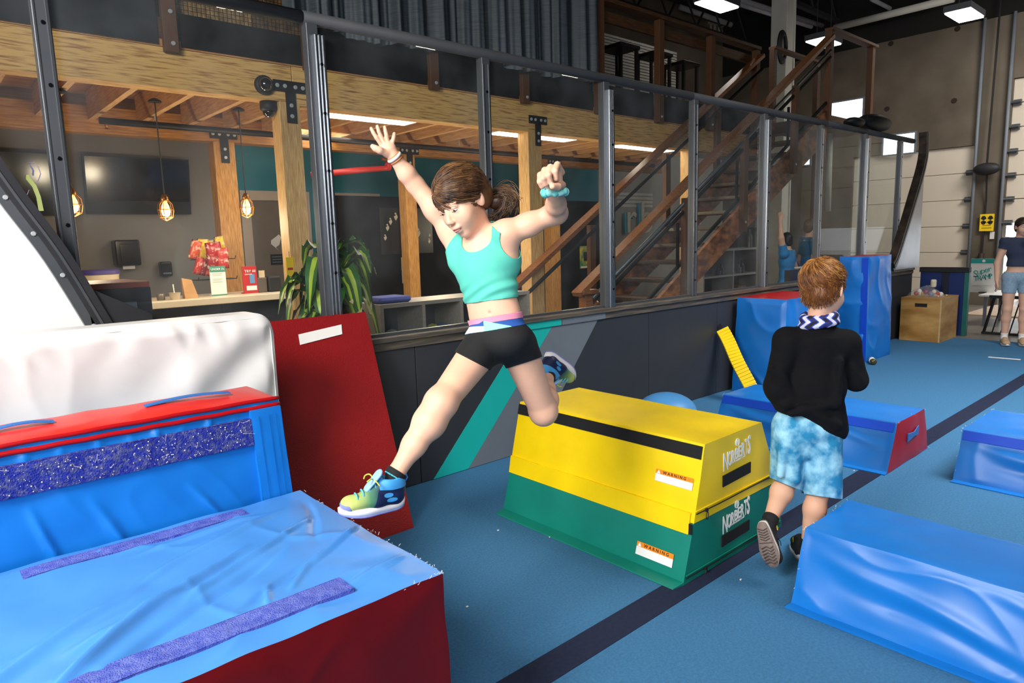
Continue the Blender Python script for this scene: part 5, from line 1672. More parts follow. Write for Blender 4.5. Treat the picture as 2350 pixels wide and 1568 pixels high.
R_ = spl([(9.80, 0.96), (9.98, 1.13), (10.42, 1.77), (10.80, 2.40), (10.80, 2.82)], 5)
corner('brown framed curved corner with a grey metal sheet at the far end of the screen', R_, [(10.83, 2.82), (10.83, 0.956)], 0.13, 1, M_SHEET, M_FRAME)
L_ = spl([(0.60, 1.13), (0.46, 1.47), (0.33, 1.72), (0.20, 2.0), (0.10, 2.3), (0.04, 2.66)], 5)
lr2 = corner('white sheet with a dark curved steel edge at the left end of the screen', L_, [(-2.4, 2.66), (-2.4, 0.956), (0.60, 0.956)], 0.085, -1, mat('white sheet face', '#e6e5e3', 0.5, var=0.02), mat('dark steel edge', '#3b3b3f', 0.4, 0.5, var=0.1))
MB().hexa([(0.60, 3.42, 1.10), (0.84, 3.42, 1.10), (0.84, 3.47, 1.10), (0.60, 3.47, 1.10), (0.575, 3.42, 1.36), (0.83, 3.42, 1.215), (0.83, 3.47, 1.215), (0.575, 3.47, 1.36)]).build('gusset', _M['dark steel edge'], lr2)

# navy end barrier
eb = thing('end_barrier', 'low navy barrier with a teal edge and black top closing the carpet', 'barrier', (11.0, 3.1, 0))
M_NAVYB = mat('navy barrier board', '#0b2a6b', 0.45, var=0.06)
BX('panel', M_NAVYB, eb, 10.97, 11.01, 3.20, 3.47, 0, 0.88)
BX('panel', M_NAVYB, eb, 10.97, 11.01, 2.915, 3.10, 0, 0.88)
BX('stile', mat('dark navy stile', '#091738', 0.5), eb, 10.975, 11.015, 3.101, 3.199, 0, 0.88)
BX('top_rail', M_DARK, eb, 10.94, 11.04, 2.86, 3.48, 0.881, 0.95, bev=0.004)
BX('edge_post', mat('teal edge', '#1f6f66', 0.45), eb, 10.955, 11.03, 2.86, 2.914, 0, 0.88)

# plywood jump box
M_PLY = mat('plywood', '#9c6d2e', 0.5, var=0, col2='#c79a58', vs=2.2, stretch=(1, 1, 3), det=6, bump=0.05, bs=30)
M_PLYE = mat('plywood edge', '#c9a877', 0.6, var=0.1, vs=30, stretch=(1, 1, 8))
bxx = thing('plyo_box', 'square plywood jump box with an oval hand hole near the half wall', 'box', (10.45, 3.17, 0))
bx0, bx1, by0, by1, bz = 10.1, 10.78, 2.925, 3.415, 0.585
# front face with a slot
zc, yc = bz*0.83, (by0+by1)/2
f = MB()
f.box(bx0, bx0+0.018, by0+0.018, by1-0.018, 0.001, zc-0.025).box(bx0, bx0+0.018, by0+0.018, by1-0.018, zc+0.025, bz-0.019)
f.box(bx0, bx0+0.018, by0+0.018, yc-0.075, zc-0.025, zc+0.025).box(bx0, bx0+0.018, yc+0.075, by1-0.018, zc-0.025, zc+0.025)
f.build('front_panel', M_PLY, bxx)
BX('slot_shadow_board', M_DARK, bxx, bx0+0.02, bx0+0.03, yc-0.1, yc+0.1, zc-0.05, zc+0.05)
BX('side_panel', M_PLY, bxx, bx0, bx1, by0, by0+0.018, 0.001, bz-0.019)
BX('side_panel', M_PLY, bxx, bx0, bx1, by1-0.018, by1, 0.001, bz-0.019)
BX('back_panel', M_PLY, bxx, bx1-0.018, bx1, by0+0.0181, by1-0.0181, 0.001, bz-0.019)
BX('top_panel', M_PLY, bxx, bx0-0.003, bx1, by0-0.003, by1, bz-0.0185, bz)
BX('corner_edge', M_PLYE, bxx, bx0-0.002, bx0-0.0003, by0, by0+0.018, 0.001, bz-0.019)
# bag of balls on the box
bg = thing('bag_of_balls', 'clear bag of coloured balls lying on the plywood box', 'bag', (10.4, 3.15, bz))
rs = np.random.RandomState(5)
cols = ['#c9342c', '#e8e4dc', '#e7e0d0', '#d9a81c', '#a05a7c', '#c86a6a', '#7a86b8', '#d8c8b0', '#b84a3a', '#e0dcd4']
for i in range(10):
    yy = 3.32-0.035*i+0.02*rs.rand()
    MB().ball((10.3+0.1*rs.rand(), yy, bz+0.036+0.03*(i % 3 == 1)), 0.032, 10).build('ball', mat('ball '+cols[i], cols[i], 0.5), bg, smooth=True)
U, V = np.meshgrid(np.linspace(0, 2*PI, 21), np.linspace(0, 1, 9))
vs = []
for u, v in zip(U.ravel(), V.ravel()):
    r = 0.21*(1-v**1.6)+0.012
    vs.append((10.37+0.5*r*math.cos(u), 3.18+r*math.sin(u)*(1.15 if math.sin(u) > 0 else 0.9), bz+0.003+0.14*v+0.008*math.sin(u*5)*v))
fs = [(j*21+i, j*21+i+1, (j+1)*21+i+1, (j+1)*21+i) for j in range(8) for i in range(20)]
MB().add(vs, fs).build('clear_film', glass('clear film', 0.25), bg, smooth=True)
MB().lathe((10.35, 3.11, bz+0.13), [(0.028, 0), (0.035, 0.02), (0.035, 0.09), (0.028, 0.1)], 14).build('jar', mat('jar label', '#d0b45c', 0.5, var=0, col2='#e8e4dc', vs=12), bg, smooth=True, sharp=40)
for yv, xv in ((2.99, 10.5), (3.03, 10.3)):
    o = MB().ball((xv, yv, bz+0.013), 0.013, 8).build('loose_ball', mat('small pale ball', '#d8c3a4', 0.6), smooth=True, loc=(xv, yv, bz))
    tag(o, 'tiny pale ball on the plywood box, %s' % ('beside the navy barrier' if xv > 10.4 else 'nearest its front edge'), 'ball', 'tiny balls on the plywood box')

# black bag lying over the top rail
c = ony(2003, 283, 3.56)
kb = thing('black_bag', 'rounded black bag lying on top of the screen rail', 'bag', (9.3, 3.56, 2.724))
MB().ball((9.33, 3.57, 2.825), (0.42, 0.14, 0.103), 24).build('body', mat('black nylon', '#0b0b0c', 0.55, var=0.1), kb, smooth=True)
MB().ball((8.72, 3.57, 2.778), (0.2, 0.1, 0.058), 20).build('end_pouch', _M['black nylon'], kb, smooth=True)
MB().tube([(8.88, 3.55, 2.78), (8.86, 3.52, 2.86), (8.92, 3.5, 2.80), (8.96, 3.52, 2.87), (8.98, 3.55, 2.8)], 0.008, 6).build('strap', M_DARK, kb)

# hanging pale pole and slack cable beyond the glass
tag(MB().tube([(11.35, 5.02, 3.049), (11.38, 5.02, 1.82)], 0.05, 10).build('hanging_pole', M_COLW, smooth=True, loc=(11.35, 5.02, 3.05)), 'pale round pole hanging from the stair landing', 'pole')
cp = [ony(1852, 400, 5.0), ony(1880, 430, 5.0), ony(1920, 450, 5.0), ony(1965, 455, 5.0), ony(2010, 448, 5.0), ony(2040, 430, 5.0)]

# black pad on a rope in front of the pilaster
pr_ = onx(2264, 388, X0-0.2)
hp = thing('hanging_pad', 'black oval pad hung on a rope between the two garage doors', 'pad', (pr_[0], pr_[1], pr_[2]))
MB().ball(tuple(pr_), (0.1, 0.225, 0.115), 20).build('pad', M_DARK, hp, smooth=True)
MB().tube([tuple(pr_), (X0-0.1, pr_[1]-0.02, TOPZ)], 0.018, 6).build('rope', M_DARK, hp)
MB().tube([(pr_[0]+0.05, pr_[1], pr_[2]-0.1), (X0-0.04, pr_[1]+0.01, pr_[2]-0.6), (X0-0.04, pr_[1]+0.02, 1.0)], 0.014, 6).build('rope', M_DARK, hp)
MB().lathe((X0-0.062, pr_[1]+0.02, 0.72), [(0.05, 0), (0.06, 0.1), (0.045, 0.28)], 10).build('counterweight', mat('rusty weight', '#3a2a22', 0.6), hp)
a_, b_ = onx(2251, 492, X0-0.03), onx(2281, 530, X0-0.03)
ws = thing('warning_sign', 'yellow safety sign with black pictograms between the garage doors', 'sign', (X0-0.065, (a_[1]+b_[1])/2, b_[2]))
y_lo, y_hi = min(a_[1], b_[1]), max(a_[1], b_[1])
BX('plate', mat('sign yellow', '#efc80e', 0.5), ws, X0-0.07, X0-0.06, y_lo, y_hi, b_[2], a_[2])
ym, zmid = (y_lo+y_hi)/2, b_[2]+(a_[2]-b_[2])*0.64
for dy in (-0.055, 0.055):
    for sx in (-1, 1):
        MB().prism([(X0-0.072, ym+dy-0.048, zmid+sx*0.03), (X0-0.072, ym+dy, zmid), (X0-0.072, ym+dy+0.048, zmid+sx*0.03), (X0-0.072, ym+dy+0.02, zmid+sx*0.08), (X0-0.072, ym+dy-0.02, zmid+sx*0.08)], (0.0015, 0, 0)).build('pictogram', M_INK, ws)
for k in range(3):
    BX('text_line', mat('olive print', '#8a7a10', 0.6), ws, X0-0.072, X0-0.0705, ym-0.08+0.015*k, ym+0.08-0.015*k, b_[2]+0.05+0.05*k, b_[2]+0.065+0.05*k)
a_, b_ = onx(2272, 532, X0-0.03), onx(2281, 549, X0-0.03)
sw = BX('wall_switch', M_WHITEP, None, X0-0.04, X0-0.001, min(a_[1], b_[1]), max(a_[1], b_[1]), b_[2], a_[2], bev=0.006)
tag(sw, 'small white switch box under the yellow safety sign', 'switch')

# table with the club sign, black folding grille in front
tb = thing('table', 'white topped table under the club sign at the open garage door', 'table', (12.6, 2.4, 0))
tx0, tx1, ty0, ty1 = 12.2, 13.2, 1.55, 3.05
tzz = onx(2235, 676, tx0)[2]
BX('tabletop', mat('white table top', '#f4f3f0', 0.4), tb, tx0, tx1, ty0, ty1, tzz-0.03, tzz+0.0, bev=0.008)
for x in (tx0+0.08, tx1-0.08):
    for y in (ty0+0.08, ty1-0.08):
        BX('leg', M_GREYP, tb, x-0.02, x+0.02, y-0.02, y+0.02, 0, tzz-0.03)
a_, b_ = onx(2229, 594, 12.6), onx(2284, 650, 12.6)
cs = thing('club_sign', 'white club sign with teal header and teal lettering on the table', 'sign', (12.6, (a_[1]+b_[1])/2, tzz))
sy0, sy1, sz0, sz1 = b_[1], a_[1], tzz+0.002, a_[2]
BX('board', M_LABEL, cs, 12.6, 12.62, sy0, sy1, sz0, sz1)
BX('header', mat('teal header', '#12a39a', 0.5), cs, 12.597, 12.5995, sy0, sy1, sz1-0.07, sz1)
BX('foot', M_DARK, cs, 12.5, 12.597, sy0+0.1, sy1-0.15, sz0, sz0+0.012)
W_ = sy1-sy0
M_TL = mat('teal lettering', '#1e9d96', 0.5)
for i, ch in enumerate('Super'):
    text('sign_letter', ch, 0.125 if i else 0.15, (12.597, sy1-W_*(0.13+0.14*i), sz0+(sz1-sz0)*(0.50+0.03*i-0.05*(i == 0))), (0, -1, 0.12), (0, 0, 1), M_TL, cs)
for i, ch in enumerate('TRAMP'):
    text('sign_letter', ch, 0.115, (12.597, sy1-W_*(0.15+0.14*i), sz0+(sz1-sz0)*(0.33+0.02*i)), (0, -1, 0.08), (0, 0, 1), M_TL, cs)
MB().disc((12.597, (sy0+sy1)/2, sz1-0.035), (-1, 0, 0), 0.022, 0.002, 14).build('header_mark', M_PRINT, cs)
BX('text_line', mat('faint print', '#c9ccca', 0.6), cs, 12.597, 12.5995, sy0+0.12*W_, sy1-0.12*W_, sz0+(sz1-sz0)*0.2, sz0+(sz1-sz0)*0.21)
fd = thing('folding_grille', 'black leaning metal rack of thin bars in front of the table', 'rack', (11.2, 2.5, 0))
gx = 11.35
def gp(px, py):
    p = onx(px, py, gx); return p
tl, bl = gp(2283, 683), gp(2256, 774)
zt_ = tl[2]; zb_ = 0.01
dyl = bl[1]-tl[1]
BX('top_bar', M_DARK, fd, gx-0.03, gx+0.03, tl[1]-1.2, tl[1]+0.06, zt_-0.01, zt_+0.03)
for k in range(12):
    y = tl[1]-k*0.1
    MB().tube([(gx, y, zt_), (gx, y+dyl, zb_)], 0.02 if k in (0, 11) else 0.009, 6).build('bar', M_DARK, fd)
BX('base_bar', M_DARK, fd, gx-0.03, gx+0.03, tl[1]+dyl-1.15, tl[1]+dyl+0.02, 0.0, 0.03)
BX('door_threshold', mat('pale threshold', '#c0a994', 0.7), None, 13.6, X0, -0.4, 3.6, -0.001, 0.02)
struct(bpy.data.objects['door_threshold'])
# short white tape mark on the far carpet
a_ = onz(2268, 820, 0.001); b_ = onz(2342, 826, 0.001)
mk = MB().bar((a_[0], a_[1], 0.003), (b_[0], b_[1], 0.003), 0.05, 0.003).build('tape_mark', M_LABEL, fl)
rs = np.random.RandomState(2)
ln = MB()
for px, py in ((1072, 1392), (1250, 1225), (1262, 1232), (1143, 1217), (1960, 1080), (1865, 1300), (1700, 1330), (1720, 1010)):
    p = onz(px, py, 0.004)
    ln.box(p[0]-0.004, p[0]+0.005, p[1]-0.003, p[1]+0.003, 0.001, 0.005)
ln.build('lint', M_THREAD, fl, kind='stuff')
# ================================================================== PEOPLE
import openvdb as vdb


class Sdf:
    """distance field on a grid; limbs are blended into one surface"""
    def __init__(s, lo, hi, h):
        s.lo = np.array(lo, float); s.h = h
        s.n = np.ceil((np.array(hi, float)-s.lo)/h).astype(int)+1
        s.d = np.full(s.n, 0.5, np.float32)

    def _blk(s, lo, hi):
        a = np.clip(np.floor((np.array(lo)-s.lo)/s.h).astype(int), 0, s.n)
        b = np.clip(np.ceil((np.array(hi)-s.lo)/s.h).astype(int)+1, 0, s.n)
        if (b <= a).any():
            return None
        g = [(np.arange(a[i], b[i])*s.h+s.lo[i]).astype(np.float32) for i in range(3)]
        X, Y, Z = np.meshgrid(*g, indexing='ij', sparse=True)
        return (slice(a[0], b[0]), slice(a[1], b[1]), slice(a[2], b[2])), X, Y, Z

    def _mix(s, sl, d, k, op):
        D = s.d[sl]
        if op == 'sub':
            d = -d
            h = np.clip(0.5-0.5*(d-D)/k*-1, 0, 1)
            h = np.clip(0.5+0.5*(d-D)/k, 0, 1)
            s.d[sl] = D*(1-h)+d*h+k*h*(1-h)
        else:
            h = np.clip(0.5+0.5*(d-D)/k, 0, 1)
            s.d[sl] = d*(1-h)+D*h-k*h*(1-h)

    def cap(s, a, b, ra, rb, k=0.012, flat=None, op='add'):
        a = np.array(a, float); b = np.array(b, float)
        m = max(ra, rb)*(1.0 if flat is None else max(1, flat[1]))+k*1.5+3*s.h
        B = s._blk(np.minimum(a, b)-m, np.maximum(a, b)+m)
        if B is None:
            return s
        sl, X, Y, Z = B
        d = b-a; L2 = max(1e-9, d@d)
        qx, qy, qz = X-a[0], Y-a[1], Z-a[2]
        t = np.clip((qx*d[0]+qy*d[1]+qz*d[2])/L2, 0, 1)
        qx = qx-t*d[0]; qy = qy-t*d[1]; qz = qz-t*d[2]
        if flat is not None:
            n, f = flat
            n = np.array(n, float); n = n/np.linalg.norm(n)
            w = (qx*n[0]+qy*n[1]+qz*n[2])*(1/f-1)
            qx = qx+w*n[0]; qy = qy+w*n[1]; qz = qz+w*n[2]
        dd = np.sqrt(qx*qx+qy*qy+qz*qz)-(ra+(rb-ra)*t)
        s._mix(sl, dd.astype(np.float32), k, op)
        return s

    def ell(s, c, ax, r, k=0.012, op='add'):
        c = np.array(c, float); ax = np.array(ax, float); r = np.array(r, float)
        m = np.abs(ax.T)@r+k*1.5+3*s.h
        B = s._blk(c-m, c+m)
        if B is None:
            return s
        sl, X, Y, Z = B
        qx, qy, qz = X-c[0], Y-c[1], Z-c[2]
        u = [(qx*a[0]+qy*a[1]+qz*a[2]) for a in ax]
        k0 = np.sqrt(sum((u[i]/r[i])**2 for i in range(3)))
        k1 = np.sqrt(sum((u[i]/r[i]**2)**2 for i in range(3)))+1e-6
        s._mix(sl, (k0*(k0-1)/k1).astype(np.float32), k, op)
        return s

    def cut(s, p, n, k=0.004):
        """remove everything on the +n side of the plane through p"""
        n = np.array(n, float); n /= np.linalg.norm(n)
        sl, X, Y, Z = s._blk(s.lo, s.lo+s.n*s.h)
        d = ((X-p[0])*n[0]+(Y-p[1])*n[1]+(Z-p[2])*n[2]).astype(np.float32)
        D = s.d
        h = np.clip(0.5+0.5*(d-D)/k, 0, 1)
        s.d = D*(1-h)+d*h+k*h*(1-h)
        return s

    def tri(s):
        g = vdb.FloatGrid(0.5)
        g.copyFromArray(s.d.astype(np.float32))
        pts, quads = g.convertToQuads(0.0)
        p = np.array(pts)*s.h+s.lo
        return p, np.array(quads)

    def mesh(s, name, keep=True):
        p, q = s.tri()
        me = bpy.data.meshes.new(name)
        me.vertices.add(len(p)); me.vertices.foreach_set('co', p.astype(np.float32).ravel())
        me.loops.add(q.size); me.loops.foreach_set('vertex_index', q.ravel().astype(np.int32))
        me.polygons.add(len(q)); me.polygons.foreach_set('loop_start', np.arange(0, q.size, 4, dtype=np.int32))
        me.polygons.foreach_set('use_smooth', np.ones(len(q), bool))
        me.update(calc_edges=True); me.validate()
        return me, p, q


def vnormals(p, q):
    n = np.zeros_like(p)
    a = np.cross(p[q[:, 2]]-p[q[:, 0]], p[q[:, 3]]-p[q[:, 1]])
    for i in range(4):
        np.add.at(n, q[:, i], a)
    n /= np.linalg.norm(n, axis=1)[:, None]+1e-12
    return n


def shell(name, p, q, n, f, off, m, parent, mi=None, wr=None, raw=False):
    """clip the body surface to f>0 and lift it off the skin: fitted clothing"""
    keepf = (f[q] > 0).any(axis=1)
    q = q[keepf]
    P = p+n*off
    if wr is not None:
        P = P+n*wr[:, None]
    vs = []; fs = []; mis = []
    idx = {}
    cutc = {}
    def vid(i):
        if i not in idx:
            idx[i] = len(vs); vs.append(P[i])
        return idx[i]
    def eid(i, j):
        key = (min(i, j), max(i, j))
        if key not in cutc:
            t = f[i]/(f[i]-f[j])
            cutc[key] = len(vs); vs.append(P[i]*(1-t)+P[j]*t)
        return cutc[key]
    for face in q.tolist():
        ff = [f[i] for i in face]
        if min(ff) > 0:
            fs.append([vid(i) for i in face])
        else:
            out = []
            for k in range(4):
                i, j = face[k], face[(k+1) % 4]
                if f[i] > 0:
                    out.append(vid(i))
                if (f[i] > 0) != (f[j] > 0):
                    out.append(eid(i, j))
            if len(out) < 3:
                continue
            fs.append(out)
        if mi is not None:
            mis.append(int(mi[face[0]]))
    me = bpy.data.meshes.new(name)
    me.from_pydata([tuple(v) for v in vs], [], fs)
    me.polygons.foreach_set('use_smooth', [True]*len(me.polygons))
    if mi is not None:
        me.polygons.foreach_set('material_index', mis)
    if raw:
        return me
    o = link(name, me, m, parent)
    sd_ = o.modifiers.new('thickness', 'SOLIDIFY'); sd_.thickness = off*0.8; sd_.offset = -1
    return o


def c2w(v):
    v = RW@np.array(v, float)
    return v/np.linalg.norm(v)


def frame(f, u, roll=0.0):
    """world frame (left, up, front) from camera space directions"""
    f = c2w(f); u = c2w(u)
    u = u-f*(u@f); u /= np.linalg.norm(u)
    l = np.cross(u, f)
    c, s = math.cos(roll), math.sin(roll)
    return l*c+u*s, u*c-l*s, f


SKIN = mat('fair skin', '#e3b093', 0.5, var=0.05, vs=14, bump=0.05, bs=300, spec=0.4)
LIPS = mat('lip pink', '#cf8a86', 0.4, var=0.03)
EYEW = mat('eye white', '#e8e2dc', 0.2, var=0)
IRIS = mat('dark iris', '#2a1d16', 0.15, var=0)
LASH = mat('lash brown', '#33221a', 0.6, var=0)
BROW = mat('brow brown', '#6b4a34', 0.7, var=0.1)


def head(S, H, l, u, f, s=1.0, face=True):
    P = lambda a, b, c: H+(l*a+u*b+f*c)*s
    A = [l, u, f]
    S.ell(P(0, 0.035, -0.012), A, np.array([0.072, 0.078, 0.090])*s, 0.01)
    S.ell(P(0, -0.02, 0.022), A, np.array([0.060, 0.078, 0.062])*s, 0.02)
    S.ell(P(0, -0.065, 0.030), A, np.array([0.044, 0.042, 0.045])*s, 0.02)
    S.ell(P(0, -0.098, 0.052), A, np.array([0.019, 0.014, 0.016])*s, 0.02)
    for sg in (-1, 1):
        S.ell(P(sg*0.031, -0.036, 0.050), A, np.array([0.028, 0.028, 0.024])*s, 0.025)
        S.ell(P(sg*0.030, 0.018, 0.072), A, np.array([0.022, 0.007, 0.010])*s, 0.012)
    if face:
        for sg in (-1, 1):
            S.ell(P(sg*0.030, -0.002, 0.093), A, np.array([0.015, 0.009, 0.010])*s, 0.008, 'sub')
            S.ell(P(sg*0.030, 0.0035, 0.0692), A, np.array([0.0155, 0.0108, 0.0146])*s, 0.003)
            S.ell(P(sg*0.009, -0.041, 0.089), A, np.array([0.0065, 0.006, 0.008])*s, 0.005)
        S.cap(P(0, 0.004, 0.080), P(0, -0.033, 0.096), 0.006*s, 0.008*s, 0.012)
        S.ell(P(0, -0.036, 0.095), A, np.array([0.0085, 0.0078, 0.0088])*s, 0.008)
        S.ell(P(0, -0.062, 0.080), A, np.array([0.022, 0.010, 0.011])*s, 0.008)
        S.ell(P(0, -0.078, 0.076), A, np.array([0.016, 0.007, 0.010])*s, 0.008)
    for sg in (-1, 1):
        S.ell(P(sg*0.072, -0.008, -0.008), [l*0.5*sg-f*0.86, u*0.98-f*0.17, l*sg*0.86+f*0.5], np.array([0.018, 0.031, 0.007])*s, 0.006)
        S.ell(P(sg*0.080, -0.004, -0.003), [l*0.5*sg-f*0.86, u, l*sg*0.86+f*0.5], np.array([0.009, 0.017, 0.006])*s, 0.004, 'sub')


def finger(S, pts, r0, r1, k=0.003):
    n = len(pts)-1
    for i in range(n):
        a = r0+(r1-r0)*i/n; b = r0+(r1-r0)*(i+1)/n
        S.cap(pts[i], pts[i+1], a, b, k)


def strand_mesh(name, curves, m, parent, label=None):
    mb = MB()
    for pts, r in curves:
        k = len(pts)
        mb.tube(pts, [r*(0.5+0.5*math.sin(PI*(0.15+0.7*i/(k-1)))) for i in range(k)], 4, cap=False)
    return mb.build(name, m, parent, smooth=True, kind='stuff')


def shoe(name, heel, d, up, L, mats, parent, s=1.0, runner=True):
    """running shoe in its own axes: x heel to toe, z up; returns the object"""
    d = np.array(d); up = np.array(up); up = up-d*(up@d)/(d@d); d = d/np.linalg.norm(d); up = up/np.linalg.norm(up)
    sd2 = np.cross(up, d)
    S = Sdf((-0.05, -0.07, -0.02), (L+0.05, 0.07, 0.14), 0.0022)
    W = L*(0.165 if runner else 0.19)
    e = np.eye(3)
    S.cap((0.035, 0, 0.030), (L*0.45, 0.002, 0.033), W*0.82, W*0.85, 0.01, ((0, 0, 1), 0.95))
    S.cap((L*0.45, 0.002, 0.033), (L-0.045, -0.004, 0.028), W*0.9, W*0.95, 0.02, ((0, 0, 1), 0.72))
    S.ell((0.038, 0, 0.062), e, (0.038, W*0.80, 0.046), 0.02)
    S.cap((0.06, 0, 0.075), (L*0.55, 0, 0.05), W*0.72, W*0.62, 0.02)
    S.ell((0.048, 0, 0.108), e, (0.030, W*0.60, 0.035), 0.006, 'sub')
    S.cut((0, 0, 0.008), (0, 0, -1), 0.004)
    me, p, q = S.mesh(name+'_upper')
    M = Matrix(((d[0], sd2[0], up[0], heel[0]), (d[1], sd2[1], up[1], heel[1]), (d[2], sd2[2], up[2], heel[2]), (0, 0, 0, 1)))
    def put(me, nm, mm, par):
        o = bpy.data.objects.new(nm, me); COL.objects.link(o)
        for k in mm:
            me.materials.append(k)
        o.parent = par
        if par is parent:
            o.matrix_local = Matrix.Translation(-base_of(parent))@M
        return o
    up_ = put(me, name, mats[:1], parent)
    n_ = vnormals(p, q)
    x_, z_ = p[:, 0], p[:, 2]
    if runner:
        f1 = (L*0.50-(z_-0.03)*0.35)-x_
        put(shell('quarter', p, q, n_, f1, 0.0010, None, None, raw=True), 'quarter_overlay', [mats[1]], up_)
        f2 = np.minimum(z_-(0.066+0.06*np.clip(x_-0.05, 0, 1)), L*0.42-x_)
        put(shell('collar', p, q, n_, f2, 0.0022, None, None, raw=True), 'collar_lining', [mats[2]], up_)
        for (x0, z0, rx, rz) in ((0.064, 0.050, 0.015, 0.0075), (0.053, 0.034, 0.018, 0.0068)):
            f3 = np.minimum(1-((x_-x0)/rx)**2-((z_-z0)/rz)**2, 0.5)
            put(shell('window', p, q, n_, f3, 0.0018, None, None, raw=True), 'side_window', [mats[2]], up_)
        f4 = np.minimum(x_-(L-0.036)-(z_-0.02)*0.5, 0.034-z_)
        put(shell('toe', p, q, n_, f4, 0.0016, None, None, raw=True), 'toe_cap', [mats[4]], up_)
    # midsole and outsole
    def outline(k, grow):
        pts = []
        for t in np.linspace(0, 2*PI, 40, endpoint=False):
            cx_ = math.cos(t); x = L/2-L/2*cx_*1.0
            u = x/L
            w = (W*0.80+W*0.20*math.sin(PI*min(1, max(0, (u-0.25)/0.75)))-W*0.10*math.exp(-((u-0.42)/0.14)**2))
            sx = 1 if math.sin(t) >= 0 else -1
            yy = sx*w*abs(math.sin(t))**(0.55+0.25*u)
            pts.append((0.002+x*(1+grow)*0.975-L*grow/2, yy*(1+grow)))
        return pts
    def slab(z0, z1, g0, g1, nm, mm, rocker):
        mb = MB()
        a = outline(0, g0); b = outline(0, g1)
        def zz(x, z):
            u = x/L
            if z > 0.006:
                z -= max(0, (u-0.72)/0.28)*0.008
            return z+rocker*(max(0, (u-0.62)/0.38)**2*0.013+max(0, (0.18-u)/0.18)**2*0.008)
        mid = [(x*0.5+x2*0.5, y*0.5+y2*0.5) for (x, y), (x2, y2) in zip(a, b)]
        vs = [(x, y, zz(x, z0)) for x, y in a]+[(x*1.0+0.0, y*1.06, zz(x, (z0+z1)/2)) for x, y in mid]+[(x, y, zz(x, z1)) for x, y in b]
        n = len(a)
        fs = [(i, (i+1) % n, n+(i+1) % n, n+i) for i in range(n)]+[(n+i, n+(i+1) % n, 2*n+(i+1) % n, 2*n+i) for i in range(n)]
        fs += [tuple(range(n))[::-1], tuple(range(2*n, 3*n))]
        mb.add(vs, fs)
        me2 = mb.mesh(nm, True)
        return put(me2, nm, [mm], up_)
    slab(-0.004, 0.017, 0.0, 0.015, 'midsole', mats[3], 1)
    slab(-0.010, -0.0035, -0.02, 0.0, 'outsole', mats[4], 1)
    return up_, M, W


# ------------------------------------------------------------------ the jumping girl
G = lambda x, y, t: dep(x, y, t)
girl = thing('person', 'girl in turquoise crop top and black shorts leaping towards the blue mats, arms raised', 'person', tuple(G(1140, 790, 2.42)))
gl, gu, gf = frame((-0.561, -0.545, 0.623), (-0.364, 0.839, 0.405), math.radians(5))
gH = G(1060, 461, 2.33)
bl_, bu_, bf_ = frame((-0.5, -0.08, 0.86), (-0.10, 0.99, 0.05))
J = dict(neck=G(1108, 552, 2.40), shL=G(1160, 537, 2.34), shR=G(1036, 528, 2.46), elR=G(953, 424, 2.42), wrR=G(903, 359, 2.36),
         elL=G(1277, 489, 2.33), wrL=G(1274, 437, 2.14), hipR=G(1109, 795, 2.40), hipL=G(1188, 795, 2.45),
         knR=G(1012, 925, 2.22), anR=G(909, 1086, 2.145), knL=G(1247, 943, 2.60))
Ls = 0.215
dR_ = c2w((-0.86, -0.06, 0.50)); uR_ = c2w((0.02, 0.97, 0.22))
heelR = G(928, 1154, 2.165)
dL_ = c2w((0.60, -0.52, -0.60)); uL_ = c2w((-0.15, -0.90, 0.30))
heelL = G(1256, 806, 2.86)
def _orth(d, u):
    u = u-d*(u@d); return u/np.linalg.norm(u)
J['anL'] = heelL+dL_*0.047+_orth(dL_, uL_)*0.10
footL = heelL+dL_*0.050+_orth(dL_, uL_)*0.045
footR = heelR+dR_*0.050+_orth(dR_, uR_)*0.045
S = Sdf(G(0, 0, 0)+np.array([0.75, 1.15, 0.45]), np.array([2.35, 2.65, 2.05]), 0.0032)
allp = np.array(list(J.values())+[gH+gu*0.15, G(855, 290, 2.36), G(1300, 370, 2.05), G(1300, 800, 2.95), G(880, 1140, 2.0)])
S = Sdf(allp.min(0)-0.11, allp.max(0)+0.11, 0.0032)
head(S, gH, gl, gu, gf, 1.0)
S.cap(gH-gu*0.07-gf*0.025, J['neck'], 0.040, 0.044, 0.03)
bx = [bl_, bu_, bf_]
S.ell(G(1112, 575, 2.40), bx, (0.108, 0.075, 0.066), 0.03)
S.ell(G(1112, 612, 2.40), bx, (0.112, 0.10, 0.076), 0.03)
S.ell(G(1124, 668, 2.41), bx, (0.100, 0.10, 0.070), 0.03)
S.ell(G(1135, 722, 2.42), bx, (0.100, 0.08, 0.068), 0.03)
S.ell(G(1147, 780, 2.42), bx, (0.118, 0.075, 0.086), 0.03)
# navel hollow
S.ell(G(1116, 719, 2.33), bx, (0.005, 0.009, 0.03), 0.006, 'sub')
for a, b in (('shL', 'elL'), ('shR', 'elR')):
    S.cap(J['neck']*0.35+J[a]*0.65, J[a], 0.042, 0.043, 0.03)
    S.cap(J[a], J[b], 0.041, 0.032, 0.03)
    mid = J[a]*0.55+J[b]*0.45
    S.ell(mid, np.eye(3), (0.037, 0.037, 0.037), 0.03)
S.cap(J['elR'], J['elR']*0.6+J['wrR']*0.4, 0.031, 0.0315, 0.015).cap(J['elR']*0.6+J['wrR']*0.4, J['wrR'], 0.031, 0.020, 0.015, (gf, 1.0))
S.cap(J['elL'], J['elL']*0.6+J['wrL']*0.4, 0.033, 0.0325, 0.035).cap(J['elL']*0.6+J['wrL']*0.4, J['wrL'], 0.033, 0.022, 0.015)
